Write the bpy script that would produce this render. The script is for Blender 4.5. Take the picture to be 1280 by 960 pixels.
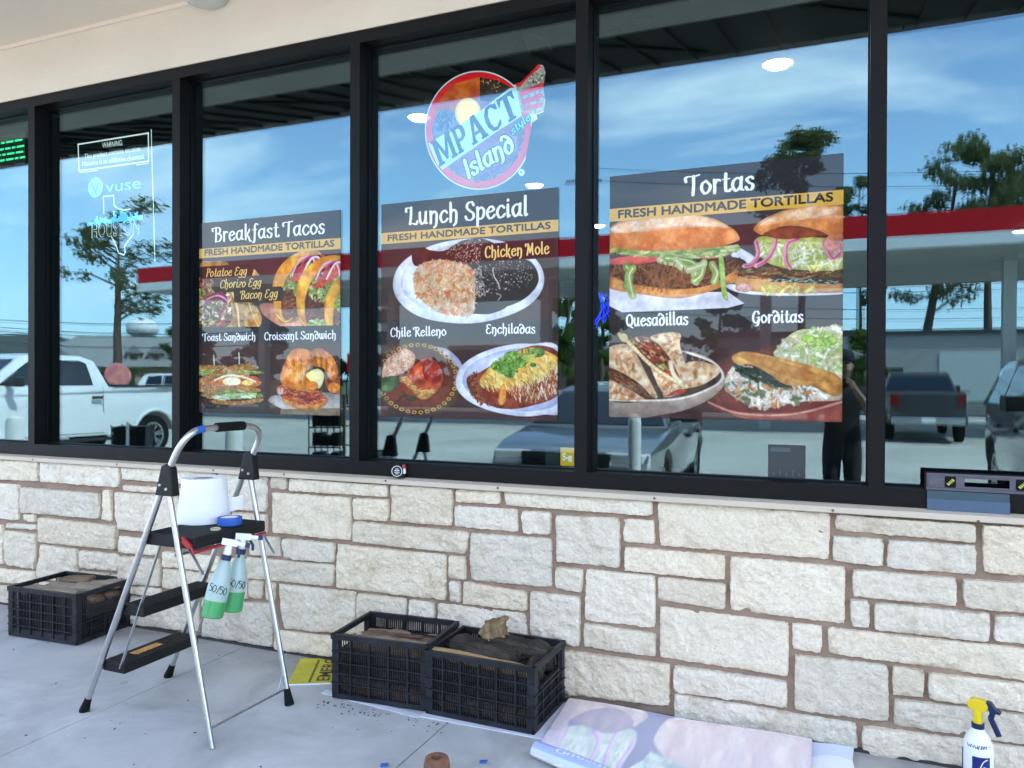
import bpy, bmesh, math, random
import numpy as np
from mathutils import Vector, Matrix, noise

for _o in list(bpy.data.objects): bpy.data.objects.remove(_o)
SC = bpy.context.scene
COL = SC.collection
R_ = math.radians

# ------------------------------------------------------------------ camera
cam_d = bpy.data.cameras.new('camera'); cam = bpy.data.objects.new('camera', cam_d); COL.objects.link(cam)
cam_d.sensor_width = 36.0; cam_d.sensor_fit = 'HORIZONTAL'; cam_d.lens = 27.214
cam_d.clip_start = 0.01; cam_d.clip_end = 3000
_yaw, _pit, _rol = 0.396382, -0.005319, 0.003486
_F = Vector((-math.sin(_yaw), math.cos(_yaw), 0)); _R = Vector((math.cos(_yaw), math.sin(_yaw), 0)); _U = Vector((0, 0, 1))
_F2 = math.cos(_pit)*_F + math.sin(_pit)*_U; _U2 = math.cos(_pit)*_U - math.sin(_pit)*_F
_R3 = math.cos(_rol)*_R + math.sin(_rol)*_U2; _U3 = math.cos(_rol)*_U2 - math.sin(_rol)*_R
_m = Matrix((_R3, _U3, -_F2)).transposed().to_4x4(); _m.translation = (0, -3.526, 1.5)
cam.matrix_world = _m
SC.camera = cam
SC.render.resolution_x = 1024; SC.render.resolution_y = 768

# ------------------------------------------------------------------ sky, sun, exposure
SUN_DIR = Vector((0.56, 0.13, 0.82)).normalized()
elev = math.asin(SUN_DIR.z); azim = math.atan2(SUN_DIR.x, SUN_DIR.y)
W = bpy.data.worlds.new('World'); SC.world = W; W.use_nodes = True
nt = W.node_tree; nt.nodes.clear()
def N(nt, t, **k):
    n = nt.nodes.new(t)
    for a, b in k.items(): setattr(n, a, b)
    return n
out = N(nt, 'ShaderNodeOutputWorld'); bg = N(nt, 'ShaderNodeBackground'); bg.inputs[1].default_value = 0.15
sky = N(nt, 'ShaderNodeTexSky', sky_type='NISHITA'); sky.sun_disc = False
sky.sun_elevation = elev; sky.sun_rotation = azim
sky.air_density = 1.0; sky.dust_density = 0.1; sky.ozone_density = 2.0; sky.altitude = 10
tc = N(nt, 'ShaderNodeTexCoord')
sep = N(nt, 'ShaderNodeSeparateXYZ'); nt.links.new(tc.outputs['Generated'], sep.inputs[0])
zc = N(nt, 'ShaderNodeMath', operation='MAXIMUM'); zc.inputs[1].default_value = 0.02; nt.links.new(sep.outputs[2], zc.inputs[0])
zz = N(nt, 'ShaderNodeMath', operation='ADD'); zz.inputs[1].default_value = 0.25; nt.links.new(zc.outputs[0], zz.inputs[0])
dx = N(nt, 'ShaderNodeMath', operation='DIVIDE'); nt.links.new(sep.outputs[0], dx.inputs[0]); nt.links.new(zz.outputs[0], dx.inputs[1])
dy = N(nt, 'ShaderNodeMath', operation='DIVIDE'); nt.links.new(sep.outputs[1], dy.inputs[0]); nt.links.new(zz.outputs[0], dy.inputs[1])
cmb = N(nt, 'ShaderNodeCombineXYZ'); nt.links.new(dx.outputs[0], cmb.inputs[0]); nt.links.new(dy.outputs[0], cmb.inputs[1])
mp = N(nt, 'ShaderNodeMapping'); mp.inputs['Rotation'].default_value = (0, 0, R_(35)); mp.inputs['Scale'].default_value = (0.55, 1.25, 1)
nt.links.new(cmb.outputs[0], mp.inputs[0])
n1 = N(nt, 'ShaderNodeTexNoise'); n1.inputs['Scale'].default_value = 2.3; n1.inputs['Detail'].default_value = 7; n1.inputs['Roughness'].default_value = 0.55; n1.inputs['Distortion'].default_value = 0.5
nt.links.new(mp.outputs[0], n1.inputs['Vector'])
rmp = N(nt, 'ShaderNodeMapRange'); rmp.inputs['From Min'].default_value = 0.47; rmp.inputs['From Max'].default_value = 0.66; rmp.inputs['To Max'].default_value = 0.70
nt.links.new(n1.outputs[0], rmp.inputs['Value'])
mixc = N(nt, 'ShaderNodeMix', data_type='RGBA'); mixc.inputs['B'].default_value = (8.0, 7.9, 7.7, 1)
nt.links.new(rmp.outputs[0], mixc.inputs['Factor']); nt.links.new(sky.outputs[0], mixc.inputs['A'])
hz = N(nt, 'ShaderNodeMapRange'); hz.inputs['From Min'].default_value = 0.0; hz.inputs['From Max'].default_value = 0.42; hz.inputs['To Min'].default_value = 0.8; hz.inputs['To Max'].default_value = 0.0; nt.links.new(sep.outputs[2], hz.inputs['Value'])
mixh = N(nt, 'ShaderNodeMix', data_type='RGBA'); mixh.inputs['B'].default_value = (2.7, 4.3, 5.5, 1); nt.links.new(hz.outputs[0], mixh.inputs['Factor']); nt.links.new(mixc.outputs['Result'], mixh.inputs['A'])
nt.links.new(mixh.outputs['Result'], bg.inputs[0]); nt.links.new(bg.outputs[0], out.inputs[0])

sun_d = bpy.data.lights.new('sun', 'SUN'); sun_d.energy = 3.3; sun_d.angle = R_(0.5); sun_d.color = (1.0, 0.95, 0.87)
sun = bpy.data.objects.new('sun', sun_d); COL.objects.link(sun)
sun.rotation_euler = (-SUN_DIR).to_track_quat('-Z', 'Y').to_euler(); sun.location = (20, 10, 40)

SC.view_settings.view_transform = 'Standard'; SC.view_settings.look = 'None'
SC.view_settings.gamma = 1; SC.view_settings.use_curve_mapping = False
SC.view_settings.exposure = 2.5
try:
    SC.cycles.max_bounces = 10; SC.cycles.glossy_bounces = 5; SC.cycles.transparent_max_bounces = 24; SC.cycles.diffuse_bounces = 4
    SC.cycles.sample_clamp_indirect = 8
except Exception: pass

# ------------------------------------------------------------------ helpers
def link(nt, a, b): nt.links.new(a, b)
def mat(name, col, rough=0.6, metal=0.0, spec=0.5, var=0.0, vscale=8.0, bump=0.0, bscale=40.0, emit=None, estr=0.0, coat=0.0, bdist=0.01, dark=None, alpha=None, trans=0.0):
    """Principled material with procedural colour variation and bump."""
    m = bpy.data.materials.new(name); m.use_nodes = True; t = m.node_tree; b = t.nodes['Principled BSDF']
    b.inputs['Base Color'].default_value = (*col, 1); b.inputs['Roughness'].default_value = rough; b.inputs['Metallic'].default_value = metal
    b.inputs['Specular IOR Level'].default_value = spec; b.inputs['Coat Weight'].default_value = coat; b.inputs['Coat Roughness'].default_value = 0.04
    if trans: b.inputs['Transmission Weight'].default_value = trans
    if emit: b.inputs['Emission Color'].default_value = (*emit, 1); b.inputs['Emission Strength'].default_value = estr
    if alpha is not None: b.inputs['Alpha'].default_value = alpha
    tcn = N(t, 'ShaderNodeTexCoord')
    if var > 0:
        nz = N(t, 'ShaderNodeTexNoise'); nz.inputs['Scale'].default_value = vscale; nz.inputs['Detail'].default_value = 6; nz.inputs['Roughness'].default_value = 0.6
        link(t, tcn.outputs['Object'], nz.inputs['Vector'])
        mr = N(t, 'ShaderNodeMapRange'); mr.inputs['From Min'].default_value = 0.3; mr.inputs['From Max'].default_value = 0.7
        link(t, nz.outputs[0], mr.inputs['Value'])
        mx = N(t, 'ShaderNodeMix', data_type='RGBA')
        d = dark if dark else tuple(c*(1-var) for c in col)
        mx.inputs['A'].default_value = (*d, 1); mx.inputs['B'].default_value = (*[min(1, c*(1+var*0.5)) for c in col], 1)
        link(t, mr.outputs[0], mx.inputs['Factor']); link(t, mx.outputs['Result'], b.inputs['Base Color'])
    if bump > 0:
        nb = N(t, 'ShaderNodeTexNoise'); nb.inputs['Scale'].default_value = bscale; nb.inputs['Detail'].default_value = 5
        link(t, tcn.outputs['Object'], nb.inputs['Vector'])
        bp = N(t, 'ShaderNodeBump'); bp.inputs['Strength'].default_value = bump; bp.inputs['Distance'].default_value = bdist
        link(t, nb.outputs[0], bp.inputs['Height']); link(t, bp.outputs[0], b.inputs['Normal'])
    return m

def tag(o, label=None, cat=None, group=None, kind=None):
    if label: o['label'] = label
    if cat: o['category'] = cat
    if group: o['group'] = group
    if kind: o['kind'] = kind
    return o
def thing(name, label, cat, loc=(0, 0, 0), rz=0.0, group=None):
    o = bpy.data.objects.new(name, None); COL.objects.link(o); o.location = loc; o.rotation_euler = (0, 0, rz)
    o.empty_display_size = 0.1
    return tag(o, label, cat, group)
def kids(o): return [c for c in bpy.data.objects if c.parent == o]
def copy_tree(o, parent=None):
    c = o.copy(); COL.objects.link(c); c.parent = parent
    for ch in kids(o): copy_tree(ch, c)
    return c

class MB:
    """collects shapes, then builds them as ONE mesh object"""
    def __init__(s): s.v = []; s.f = []; s.mi = []; s.cur = 0
    def add(s, vs, fs):
        o = len(s.v); s.v += [tuple(x) for x in vs]; s.f += [tuple(o+i for i in f) for f in fs]; s.mi += [s.cur]*len(fs); return s
    def box(s, x0, x1, y0, y1, z0, z1):
        return s.add([(x0,y0,z0),(x1,y0,z0),(x1,y1,z0),(x0,y1,z0),(x0,y0,z1),(x1,y0,z1),(x1,y1,z1),(x0,y1,z1)],
                     [(0,3,2,1),(4,5,6,7),(0,1,5,4),(1,2,6,5),(2,3,7,6),(3,0,4,7)])
    def obox(s, c, ax, ay, az):
        c, ax, ay, az = map(Vector, (c, ax, ay, az))
        P = [c+i*ax+j*ay+k*az for k in (-1, 1) for i, j in ((-1,-1),(1,-1),(1,1),(-1,1))]
        return s.add(P, [(0,3,2,1),(4,5,6,7),(0,1,5,4),(1,2,6,5),(2,3,7,6),(3,0,4,7)])
    def beam(s, p, q, w, h, up=(0, 0, 1)):
        p, q = Vector(p), Vector(q); d = q-p; u = Vector(up); a = d.cross(u)
        if a.length < 1e-6: a = d.cross(Vector((1, 0, 0)))
        a.normalize(); b = a.cross(d).normalized()
        return s.obox((p+q)/2, d/2, a*w/2, b*h/2)
    def tube(s, pts, r, seg=10, cap=True, closed=False):
        pts = [Vector(p) for p in pts]; n = len(pts)
        rs = r if isinstance(r, (list, tuple)) else [r]*n
        rings = []; pa = None
        for i, p in enumerate(pts):
            if closed: d = pts[(i+1) % n]-pts[i-1]
            else: d = pts[min(i+1, n-1)]-pts[max(i-1, 0)]
            d.normalize()
            if pa is None:
                pa = d.cross(Vector((0, 0, 1)))
                if pa.length < 0.05: pa = d.cross(Vector((1, 0, 0)))
            pa = (pa-d*pa.dot(d)).normalized(); b = d.cross(pa)
            rings.append([p+(pa*math.cos(2*math.pi*k/seg)+b*math.sin(2*math.pi*k/seg))*rs[i] for k in range(seg)])
        vs = [x for r_ in rings for x in r_]; fs = []
        for i in range(n if closed else n-1):
            j = (i+1) % n
            for k in range(seg):
                l = (k+1) % seg; fs.append((i*seg+k, i*seg+l, j*seg+l, j*seg+k))
        if cap and not closed:
            fs.append(tuple(range(seg-1, -1, -1))); fs.append(tuple((n-1)*seg+k for k in range(seg)))
        return s.add(vs, fs)
    def lathe(s, prof, o=(0, 0, 0), ax=(0, 0, 1), seg=24, sx=1.0, sy=1.0, cap=True):
        ax = Vector(ax).normalized(); a = ax.orthogonal().normalized(); b = ax.cross(a); o = Vector(o)
        vs = []; fs = []
        for (r, h) in prof:
            for k in range(seg):
                t = 2*math.pi*k/seg; vs.append(o+ax*h+a*math.cos(t)*r*sx+b*math.sin(t)*r*sy)
        m = len(prof)
        for i in range(m-1):
            for k in range(seg):
                l = (k+1) % seg; fs.append((i*seg+k, i*seg+l, (i+1)*seg+l, (i+1)*seg+k))
        cap = cap and prof[0] != prof[-1]
        if cap and prof[0][0] > 1e-5: fs.append(tuple(range(seg-1, -1, -1)))
        if cap and prof[-1][0] > 1e-5: fs.append(tuple((m-1)*seg+k for k in range(seg)))
        return s.add(vs, fs)
    def prism(s, poly, y0, y1, axis='y'):
        n = len(poly)
        if axis == 'y': vs = [(x, y0, z) for x, z in poly]+[(x, y1, z) for x, z in poly]
        elif axis == 'z': vs = [(x, y, y0) for x, y in poly]+[(x, y, y1) for x, y in poly]
        else: vs = [(y0, x, z) for x, z in poly]+[(y1, x, z) for x, z in poly]
        fs = [tuple(range(n-1, -1, -1)), tuple(range(n, 2*n))]+[(i, (i+1) % n, n+(i+1) % n, n+i) for i in range(n)]
        return s.add(vs, fs)
    def xf(s, M): s.v = [tuple(M @ Vector(p)) for p in s.v]; return s
    def build(s, name, m, parent=None, smooth=None, bevel=0.0, bseg=2, rnd=False):
        me = bpy.data.meshes.new(name); me.from_pydata(s.v, [], s.f)
        ms = m if isinstance(m, (list, tuple)) else [m]
        for q in ms: me.materials.append(q)
        if len(ms) > 1: me.polygons.foreach_set('material_index', s.mi)
        bm = bmesh.new(); bm.from_mesh(me); bmesh.ops.recalc_face_normals(bm, faces=bm.faces)
        if bevel > 0:
            es = [e for e in bm.edges if len(e.link_faces) == 2 and e.calc_face_angle(0) > 0.5]
            bmesh.ops.bevel(bm, geom=es, offset=bevel, segments=bseg, affect='EDGES', profile=0.6, clamp_overlap=True)
        bm.to_mesh(me); bm.free()
        if smooth is not None:
            me.polygons.foreach_set('use_smooth', [True]*len(me.polygons)); me.set_sharp_from_angle(angle=R_(smooth))
        me.update()
        o = bpy.data.objects.new(name, me); COL.objects.link(o); o.parent = parent
        return o

def catmull(pts, n=8, closed=False):
    P = [np.array(p, float) for p in pts]; m = len(P); o = []
    rng = range(m) if closed else range(m-1)
    for i in rng:
        if closed: a, b, c, d = P[i-1], P[i], P[(i+1) % m], P[(i+2) % m]
        else: a, b, c, d = P[max(i-1, 0)], P[i], P[i+1], P[min(i+2, m-1)]
        for k in range(n):
            t = k/n
            o.append(0.5*((2*b)+(-a+c)*t+(2*a-5*b+4*c-d)*t*t+(-a+3*b-3*c+d)*t**3))
    if not closed: o.append(P[-1])
    return o

_textcache = {}
def text_tris(txt, bold=0.0):
    key = (txt, bold)
    if key in _textcache: return _textcache[key]
    cu = bpy.data.curves.new('lettering', 'FONT'); cu.body = txt; cu.size = 1; cu.offset = bold; cu.resolution_u = 4
    ob = bpy.data.objects.new('lettering', cu); COL.objects.link(ob)
    dg = bpy.context.evaluated_depsgraph_get(); dg.update()
    me = ob.evaluated_get(dg).to_mesh(); me.calc_loop_triangles()
    v = np.array([tuple(p.co)[:2] for p in me.vertices]); t = [tuple(x.vertices) for x in me.loop_triangles]
    ob.evaluated_get(dg).to_mesh_clear()
    bpy.data.objects.remove(ob); bpy.data.curves.remove(cu)
    _textcache[key] = (v, t); return v, t
# ------------------------------------------------------------------ printed artwork, painted as small pictures in code
GL = {
'a':(1.0,[[(.75,.85),(.45,1),(.12,.75),(.08,.35),(.3,0),(.55,.12),(.74,.4)],[(.78,1),(.74,.5),(.76,.12),(.95,.02)]]),
'c':(.85,[[(.75,.8),(.5,1),(.2,.8),(.08,.4),(.3,0),(.6,.05),(.8,.25)]]),
'd':(.98,[[(.7,.72),(.4,.95),(.1,.5),(.3,0),(.65,.1),(.82,.55),(.7,1.05),(.4,1.42),(.1,1.5),(-.02,1.3)]]),
'e':(.88,[[(.12,.5),(.5,.58),(.72,.75),(.5,1),(.2,.8),(.08,.4),(.3,0),(.6,.05),(.8,.25)]]),
'f':(.72,[[(.75,1.5),(.5,1.6),(.35,1.3),(.35,.4),(.3,-.3),(.05,-.4)],[(.05,.95),(.65,.98)]]),
'h':(.98,[[(.15,1.6),(.18,.8),(.17,0)],[(.18,.7),(.45,1),(.72,.8),(.75,.3),(.7,-.15),(.5,-.35)]]),
'i':(.45,[[(.15,1),(.15,.3),(.2,.02),(.35,.1)],[(.15,1.38),(.17,1.42)]]),
'k':(.9,[[(.15,1.6),(.17,0)],[(.18,.5),(.5,.7),(.65,1)],[(.3,.55),(.55,.2),(.75,-.2),(1.0,-.25)]]),
'l':(.45,[[(.15,1.6),(.15,.3),(.2,.02),(.35,.08)]]),
'n':(.98,[[(.12,1),(.16,.5),(.15,0)],[(.16,.7),(.45,1),(.72,.8),(.76,.3),(.7,-.2),(.5,-.4)]]),
'o':(.92,[[(.45,1),(.15,.8),(.08,.4),(.35,0),(.7,.2),(.8,.6),(.45,1)]]),
'p':(.92,[[(.12,1),(.16,.5),(.15,-.5)],[(.16,.75),(.5,1),(.78,.7),(.7,.2),(.4,0),(.16,.15)]]),
'r':(.68,[[(.12,1),(.16,.5),(.15,0)],[(.16,.7),(.4,1),(.62,.92)]]),
's':(.75,[[(.62,.85),(.4,1),(.12,.8),(.3,.55),(.6,.35),(.5,.02),(.2,0),(.05,.2)]]),
't':(.7,[[(.3,1.4),(.28,.6),(.32,.1),(.55,.02),(.68,.15)],[(.02,.98),(.62,1)]]),
'u':(1.0,[[(.1,1),(.12,.4),(.3,0),(.6,.15),(.72,.5)],[(.72,1),(.7,.4),(.75,.05),(.92,.05)]]),
'w':(1.25,[[(.08,1),(.12,.3),(.35,0),(.58,.4)],[(.58,1),(.58,.4),(.75,0),(1.05,.3),(1.1,.8),(1,1)]]),
'g':(.92,[[(.72,.85),(.4,1),(.1,.6),(.3,.1),(.6,.2),(.72,.5)],[(.74,1),(.74,.1),(.6,-.4),(.25,-.45),(.1,-.3)]]),
'y':(.92,[[(.1,1),(.14,.4),(.4,.1),(.7,.5)],[(.74,1),(.72,.1),(.55,-.4),(.2,-.42)]]),
'z':(.75,[[(.08,.95),(.65,.95),(.36,.5),(.08,.05),(.7,.05)]]),
'B':(1.15,[[(.3,1.5),(.32,.8),(.28,0)],[(-.15,1.2),(-.2,1.4),(.05,1.5),(.5,1.55),(.85,1.35),(.75,.95),(.35,.85)],[(.35,.85),(.85,.75),(1,.4),(.75,.02),(.28,0)]]),
'P':(1.0,[[(.3,1.5),(.32,.8),(.28,0)],[(.05,1.5),(.5,1.55),(.88,1.35),(.78,.9),(.35,.75)]]),
'C':(1.05,[[(.95,1.2),(.75,1.5),(.35,1.4),(.1,.8),(.25,.15),(.6,-.02),(.95,.2)]]),
'E':(1.0,[[(.85,1.35),(.5,1.55),(.15,1.3),(.3,.95),(.6,.85)],[(.35,.9),(.05,.55),(.2,.05),(.6,0),(.9,.25)]]),
'G':(1.18,[[(.95,1.2),(.75,1.5),(.35,1.4),(.1,.8),(.25,.15),(.6,-.02),(.9,.3)],[(.95,.7),(.94,.2),(.8,-.3),(.5,-.4)],[(.6,.68),(1.05,.68)]]),
'L':(1.05,[[(-.2,1.2),(-.2,1.45),(.1,1.5),(.35,1.4)],[(.32,1.5),(.3,.7),(.22,.08)],[(.1,.05),(.5,.08),(.85,0),(1,.25)]]),
'M':(1.35,[[(-.15,1.2),(-.15,1.45),(.15,1.45),(.28,1.2),(.22,.6),(.1,0)],[(.28,1.45),(.6,.3)],[(.6,.3),(1,1.5)],[(1,1.5),(1,.6),(1.1,0)]]),
'Q':(1.15,[[(.55,1.5),(.2,1.25),(.08,.75),(.25,.15),(.55,0),(.9,.25),(1.02,.75),(.85,1.3),(.55,1.5)],[(.5,.2),(.75,-.1),(1.1,-.25)]]),
'R':(1.15,[[(.3,1.5),(.32,.8),(.28,0)],[(-.15,1.2),(-.2,1.4),(.05,1.5),(.5,1.55),(.88,1.3),(.7,.9),(.35,.8)],[(.5,.82),(.75,.35),(1,0),(1.15,.08)]]),
'S':(.95,[[(.8,1.25),(.6,1.52),(.25,1.45),(.12,1.1),(.4,.8),(.75,.55),(.8,.2),(.5,-.02),(.15,.05),(.02,.3)]]),
'T':(1.0,[[(-.15,1.1),(-.2,1.35),(.05,1.48),(.5,1.45),(1,1.55)],[(.5,1.45),(.5,.7),(.45,0)]]),
'I':(.5,[[(.25,1.5),(.25,.7),(.22,0)]]), ' ':(.5,[]), '/':(.6,[[(.6,1.6),(.05,-.2)]]), '5':(.85,[[(.7,1.5),(.2,1.5),(.15,.9),(.5,.95),(.75,.5),(.5,.02),(.08,.1)]]),'0':(.95,[[(.45,1.5),(.12,1.1),(.1,.4),(.4,0),(.75,.4),(.78,1.1),(.45,1.5)]]),
}
_rng = np.random.RandomState(7)
def fbm(w, h, cell, seed=0, oct=4):
    r = np.random.RandomState(seed); o = np.zeros((h, w)); a = 1; tot = 0
    for k in range(oct):
        c = max(1.5, cell/2**k); gw, gh = int(w/c)+3, int(h/c)+3; g = r.rand(gh, gw)
        ys = np.arange(h)/c; xs = np.arange(w)/c; yi = ys.astype(int); xi = xs.astype(int); fy = (ys-yi)[:, None]; fx = (xs-xi)[None]
        fy = fy*fy*(3-2*fy); fx = fx*fx*(3-2*fx)
        A = g[yi][:, xi]; B = g[yi][:, xi+1]; C_ = g[yi+1][:, xi]; D = g[yi+1][:, xi+1]
        o += a*((A*(1-fx)+B*fx)*(1-fy)+(C_*(1-fx)+D*fx)*fy); tot += a; a *= .55
    return o/tot
def homog(src, dst):
    A = []; b = []
    for (x, y), (u, v) in zip(src, dst):
        A += [[x, y, 1, 0, 0, 0, -u*x, -u*y], [0, 0, 0, x, y, 1, -v*x, -v*y]]; b += [u, v]
    h = np.linalg.solve(np.array(A, float), np.array(b, float)); return np.append(h, 1).reshape(3, 3)

def boxblur(a, r):
    for _ in range(2):
        for ax in (0, 1):
            n = a.shape[ax]; pad = [(0, 0), (0, 0)]; pad[ax] = (r+1, r); c = np.cumsum(np.pad(a, pad), axis=ax)
            a = (np.take(c, np.arange(2*r+1, 2*r+1+n), axis=ax)-np.take(c, np.arange(0, n), axis=ax))/(2*r+1)
    return a
class Canvas:
    def __init__(s, w, h, col, quad=None, crops=None):
        s.w, s.h = w, h; s.px = np.ones((h, w, 3))*np.array(col)
        s.H = homog(quad, [(0, 0), (w, 0), (w, h), (0, h)]) if quad else None
        s.crops = crops or {}; s.c = None; s.seed = 1
    def use(s, c): s.c = c; return s
    def m(s, p):
        if s.H is None: return p
        k, ox, oy = s.crops[s.c]; q = s.H @ np.array([p[0]/k+ox, p[1]/k+oy, 1]); return (q[0]/q[2], q[1]/q[2])
    def mk(s, p):  # local scale (canvas px per crop px)
        a = np.array(s.m(p)); b = np.array(s.m((p[0]+10, p[1]))); return np.linalg.norm(b-a)/10
    def mask(s, pts):
        pts = np.array(pts); x0, y0 = np.floor(pts.min(0)).astype(int)-1; x1, y1 = np.ceil(pts.max(0)).astype(int)+1
        x0, y0 = max(0, x0), max(0, y0); x1, y1 = min(s.w, x1), min(s.h, y1)
        if x1 <= x0 or y1 <= y0: return None
        ss = 2; xs = x0+(np.arange((x1-x0)*ss)+.5)/ss; ys = y0+(np.arange((y1-y0)*ss)+.5)/ss
        ins = np.zeros((len(ys), len(xs)), bool)
        for i in range(len(pts)):
            (ax, ay), (bx, by) = pts[i-1], pts[i]
            if ay == by: continue
            cnd = ((ays := ys) >= min(ay, by)) & (ys < max(ay, by))
            if not cnd.any(): continue
            xc = ax+(ys[cnd]-ay)*(bx-ax)/(by-ay); ins[cnd] ^= xs[None, :] < xc[:, None]
        mk = ins.reshape(y1-y0, ss, x1-x0, ss).mean((1, 3)); return x0, y0, x1, y1, mk
    def fill(s, pts, c0, c1=None, cell=12, curve=True, shade=None, rim=0.0, alpha=1.0, mapped=False, soft=True):
        P = pts if mapped else [s.m(p) for p in pts]
        if curve: P = catmull(P, 6, True)
        r = s.mask(P)
        if r is None: return
        x0, y0, x1, y1, mk = r; w, h = x1-x0, y1-y0; s.seed += 1
        c0 = np.array(c0); c1 = c0*.75 if c1 is None else np.array(c1)
        n = np.clip((fbm(w, h, cell, s.seed)-.5)*2.6+.5, 0, 1)[..., None]
        col = c0*(1-n)+c1*n
        yy, xx = np.mgrid[0:h, 0:w]; fx = xx/max(w-1, 1)-.5; fy = yy/max(h-1, 1)-.5
        if shade: col = col*(1+shade[0]*fx+shade[1]*fy)[..., None]
        if rim: d = np.clip((fx**2+fy**2)*4, 0, 1)[..., None]; col = col*(1-rim*d)
        if curve and soft: bl = boxblur(mk, max(2, int(min(w, h)*.11))); col = col*(.74+.30*np.clip(bl*1.05, 0, 1))[..., None]
        a = (mk*alpha)[..., None]; s.px[y0:y1, x0:x1] = s.px[y0:y1, x0:x1]*(1-a)+np.clip(col, 0, 1)*a
    def ell(s, c, rx, ry, c0, c1=None, ang=0, **k):
        t = np.linspace(0, 2*math.pi, 20, endpoint=False); ca, sa = math.cos(ang), math.sin(ang)
        s.fill([(c[0]+rx*math.cos(a)*ca-ry*math.sin(a)*sa, c[1]+rx*math.cos(a)*sa+ry*math.sin(a)*ca) for a in t], c0, c1, **k)
    def cap(s, a, b, r, col, alpha=1.0):
        x0 = max(0, int(min(a[0], b[0])-r-1)); x1 = min(s.w, int(max(a[0], b[0])+r+2)); y0 = max(0, int(min(a[1], b[1])-r-1)); y1 = min(s.h, int(max(a[1], b[1])+r+2))
        if x1 <= x0 or y1 <= y0: return
        yy, xx = np.mgrid[y0:y1, x0:x1]; dx, dy = b[0]-a[0], b[1]-a[1]; L = dx*dx+dy*dy+1e-9
        t = np.clip(((xx-a[0])*dx+(yy-a[1])*dy)/L, 0, 1); d = np.hypot(xx-a[0]-t*dx, yy-a[1]-t*dy)
        k = np.clip((r-d)/max(r*.5, .8)+.5, 0, 1)[..., None]*alpha; lum = (1.12-.3*np.clip(d/max(r, .1), 0, 1))[..., None]
        s.px[y0:y1, x0:x1] = s.px[y0:y1, x0:x1]*(1-k)+np.clip(np.array(col)*lum, 0, 1)*k
    def scatter(s, poly, n, cols, ln=(4, 10), wd=(2, 4), ang=(0, 6.28), seed=0, alpha=1.0):
        r = np.random.RandomState(seed+11); P = catmull([s.m(p) for p in poly], 6, True); k = s.mk(poly[0]); mm = s.mask(P)
        if mm is None: return
        x0, y0, x1, y1, mk = mm; ys, xs = np.nonzero(mk > .5)
        if len(ys) == 0: return
        for i in range(int(n*1.7)):
            j = r.randint(len(ys)); x, y = xs[j]+x0, ys[j]+y0; a = r.uniform(*ang); L = r.uniform(*ln)*k*.36; w = max(.8, r.uniform(*wd)*k*.36)
            c = np.array(cols[r.randint(len(cols))])*r.uniform(.80, 1.08)
            s.cap((x-L*math.cos(a), y-L*math.sin(a)), (x+L*math.cos(a), y+L*math.sin(a)), w, c, alpha*.78)
    def stroke(s, pts, col, w, alpha=1.0):
        k = s.mk(pts[0]); P = catmull([s.m(p) for p in pts], 8)
        for i in range(len(P)-1): s.cap(P[i], P[i+1], w*k/2, col, alpha)
    def put(s, acc, col):
        a = np.clip(acc, 0, 1)[..., None]; s.px = s.px*(1-a)+np.array(col)*a
    def swash(s, txt, p0, p1, size, col, slant=0.0, wt=1.0, mapped=False, outline=None):
        """calligraphic lettering: broad-nib strokes between two baseline ends; size = x-height in crop px"""
        a, b = (p0, p1) if mapped else (s.m(p0), s.m(p1)); a, b = np.array(a, float), np.array(b, float)
        if not mapped:
            q = np.array(s.m((p0[0], p0[1]-size))); H = np.linalg.norm(q-a)
        else: H = size
        adv = sum(GL[c][0]+.1 for c in txt)-.1; ux = (b-a)/adv; up = np.array([ux[1], -ux[0]]); up = up/np.linalg.norm(up)*H
        kx = np.linalg.norm(ux)
        acc = np.zeros((s.h, s.w)); acc2 = np.zeros((s.h, s.w)) if outline else None; x = 0.0
        for c in txt:
            for st in GL[c][1]:
                P = catmull([a+(x+px+slant*py)*ux+py*up for px, py in st], 10)
                for i in range(len(P)-1):
                    d = P[i+1]-P[i]; L = np.linalg.norm(d)+1e-9; sn = abs(float(np.dot(d, up))/(L*H))
                    r = H*wt*(.038+.075*sn)*min(1, kx/H+.15)
                    for (ac, rr) in (((acc, r),)+(((acc2, r+outline[1]),) if outline else ())):
                        x0 = max(0, int(min(P[i][0], P[i+1][0])-rr-1)); x1 = min(s.w, int(max(P[i][0], P[i+1][0])+rr+2)); y0 = max(0, int(min(P[i][1], P[i+1][1])-rr-1)); y1 = min(s.h, int(max(P[i][1], P[i+1][1])+rr+2))
                        if x1 <= x0 or y1 <= y0: continue
                        yy, xx = np.mgrid[y0:y1, x0:x1]; t = np.clip(((xx-P[i][0])*d[0]+(yy-P[i][1])*d[1])/(L*L), 0, 1)
                        dd = np.hypot(xx-P[i][0]-t*d[0], yy-P[i][1]-t*d[1]); ac[y0:y1, x0:x1] = np.maximum(ac[y0:y1, x0:x1], np.clip(rr-dd+.5, 0, 1))
            x += GL[c][0]+.1
        if outline: s.put(acc2, outline[0])
        s.put(acc, col)
    def sans(s, txt, p0, p1, size, col, bold=0.0, mapped=False):
        """plain lettering from the built-in font; size = cap height in crop px"""
        a, b = (p0, p1) if mapped else (s.m(p0), s.m(p1)); a, b = np.array(a, float), np.array(b, float)
        H = size if mapped else np.linalg.norm(np.array(s.m((p0[0], p0[1]-size)))-a)
        v, t = text_tris(txt); x0, x1 = v[:, 0].min(), v[:, 0].max(); ux = (b-a)/(x1-x0); up = np.array([ux[1], -ux[0]]); up = up/np.linalg.norm(up)*H/0.73
        P = a+(v[:, :1]-x0)*ux+v[:, 1:]*up; acc = np.zeros((s.h, s.w))
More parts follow.
